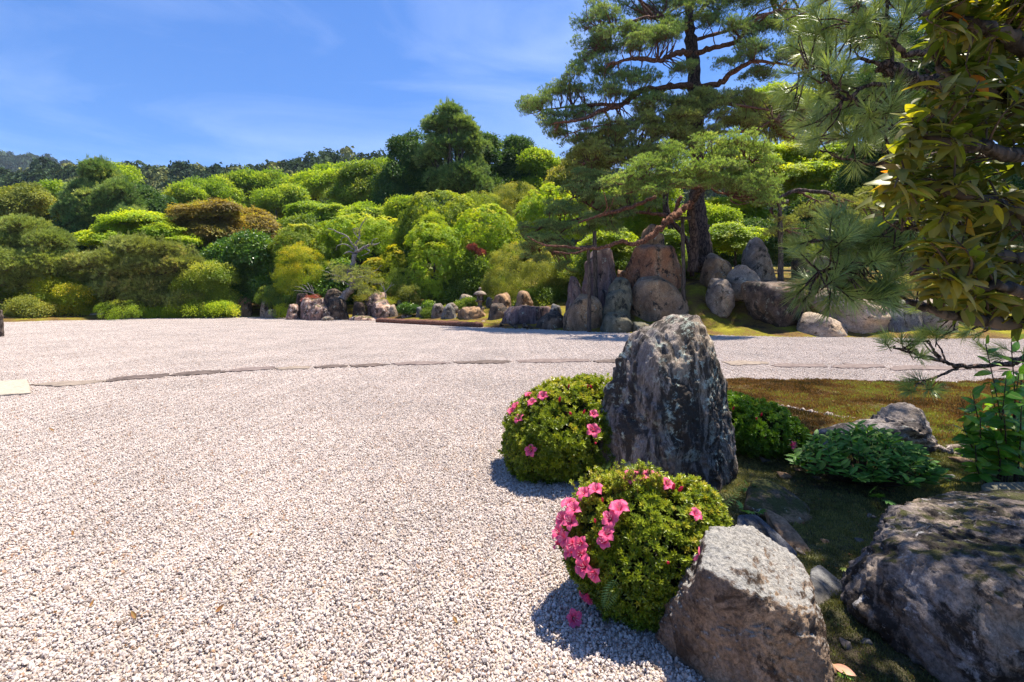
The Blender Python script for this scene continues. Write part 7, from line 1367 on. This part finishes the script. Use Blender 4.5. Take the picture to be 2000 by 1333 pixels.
seedling('tiny green maple seedling at the foot of the standing stone', 1462, 995, 3.0, 5, .06)
seedling('small green seedling beside the smooth dark blue pebble', 1652, 1113, 2.45, 4, .025, s=.6)
seedling('bluish green seedling in the crevice by the huge dark boulder', 1652, 1225, 2.12, 4, .03, s=.6)
seedling('bright green sprout at the bottom beside the fallen brown leaf', 1652, 1316, 1.86, 4, .02, s=.45)
seedling('green creeper on the mossy boulder right of the standing stone', 1485, 950, 3.5, 8, .10, s=.8)
M_fern = plain_mat('fern_green', (.06, .12, .03), (.14, .22, .06), 20, .6, 0)
def fern(label, pts, Y, w_):
    q, r = spline([P(x, y, Y) for x, y in pts], np.linspace(.0018, .0006, len(pts)), 9); b = q[0]; t = thing('fern_frond', label, 'fern', b); m = MB(); m.add(*tube(q, r, 4)); link('stem', m.mesh('stem', [M_fern], True, b), t); m = MB(); n = len(q)
    for i in range(2, n, 2):
        ax = q[i] - q[i - 1]; ax /= np.linalg.norm(ax); sd = np.cross(ax, [0.1, -1, .3]); sd /= np.linalg.norm(sd); l = w_ * math.sin(math.pi * (i / n) ** .7 * .95 + .05) + .004
        for sg in (-1, 1): m.add(*(lambda V, T: (V, None, T))(*leaf_quads(q[i][None], (sd * sg + ax * .5)[None], np.array([[0.1, -1, .5]]), [l], [l * .16], .1)))
    link('leaflets', m.mesh('leaflets', [M_fern], False, b), t)['kind'] = 'stuff'
fern('fern frond pointing right behind the front azalea', [(1395, 1000), (1415, 985), (1435, 965), (1449, 947)], 2.55, .03)
fern('narrow arching fern frond rising left of the front azalea top', [(1195, 955), (1185, 935), (1182, 915), (1192, 905)], 2.75, .03)
fern('second fern frond behind the front azalea top', [(1205, 950), (1212, 925), (1222, 912), (1230, 908)], 2.8, .035)
fern('dark fern frond drooping at the foot of the front azalea', [(1205, 1130), (1195, 1150), (1188, 1172), (1180, 1190)], 2.08, .04)
M_dry = bigleaf_mat('dry_brown_leaf', [(0, (.22, .08, .02)), (.5, (.38, .17, .05)), (1, (.30, .10, .04))], .6, .2, .3, (1.4, 1.1, .6)); DL = [leaf_mesh('dry_leaf', 40 + k, .030, .014, -.5, .6, 6, M_dry) for k in range(3)]
for q, (px, py, s, lab) in enumerate([(110, 1198, 1.0, 'small brown dry leaf at the lower left of the gravel'), (265, 1210, 1.3, 'orange curled dry leaf on the gravel, second from the left'), (420, 1198, 1.4, 'upright reddish dry leaf on the gravel, third from the left'), (143, 1047, 1.1, 'tan dry leaf lying higher up on the left gravel'), (40, 1077, 1.0, 'dark purple dry leaf near the left edge of the gravel'), (487, 1049, 1.2, 'dark crumpled dry leaf in the middle of the gravel'), (893, 1218, 1.0, 'small dry leaf on the gravel left of the fallen pink flower'),
      (940, 1099, 1.1, 'light brown dry leaf on the gravel left of the front azalea'), (175, 1188, 1.0, 'thin tan dry leaf between the two lowest left leaves'), (105, 842, 1.6, 'tiny orange leaf on the gravel below the stepping stones'), (1290, 1205, 1.0, 'orange bit of leaf at the foot of the front azalea')]):
    p = G(px, py, .008); o = link('dry_leaf', DL[q % 3], None, p); a = rn.uniform(0, 6.28); M3 = mat_leaf([math.cos(a), math.sin(a), rn.uniform(0, .5)], np.array([rn.normal(0, .4), -.5, 1.]), None) * s; o.matrix_world = Matrix([[*M3[0], p[0]], [*M3[1], p[1]], [*M3[2], p[2] + .004], [0, 0, 0, 1]]); tag(o, lab, 'dry leaf', 'dry leaves on the gravel')
M_bl = bigleaf_mat('fallen_pinkish_leaf', [(0, (.50, .22, .14)), (1, (.52, .24, .16))], .5, .15, .3); bl = leaf_mesh('fallen_leaf', 50, .075, .042, .1, .15, 8, M_bl)
for px, py, lab, s, a in ((1628, 1300, 'smooth pinkish brown fallen leaf by the foot of the brown boulder', 1.0, -.9), (1550, 913, 'brown fallen leaf right of the right azalea', .9, -.5)):
    p = G(px, py, gz(*(G(px, py, .05)[:2])) + .01); p[2] = gz(p[0], p[1]) + .008; o = link('fallen_leaf', bl, None, p); M3 = mat_leaf([math.cos(a), math.sin(a), .12], np.array([0, -.3, 1.]), None) * s; o.matrix_world = Matrix([[*M3[0], p[0]], [*M3[1], p[1]], [*M3[2], p[2] + .004], [0, 0, 0, 1]]); tag(o, lab, 'fallen leaf')
p = G(1121, 1208, .02); o = link('fallen_flower', FLW[1], None, p); orient(o, (.15, -.75, .5), .4, 1.05); tag(o, 'single faded pink azalea flower fallen on the gravel', 'fallen flower')
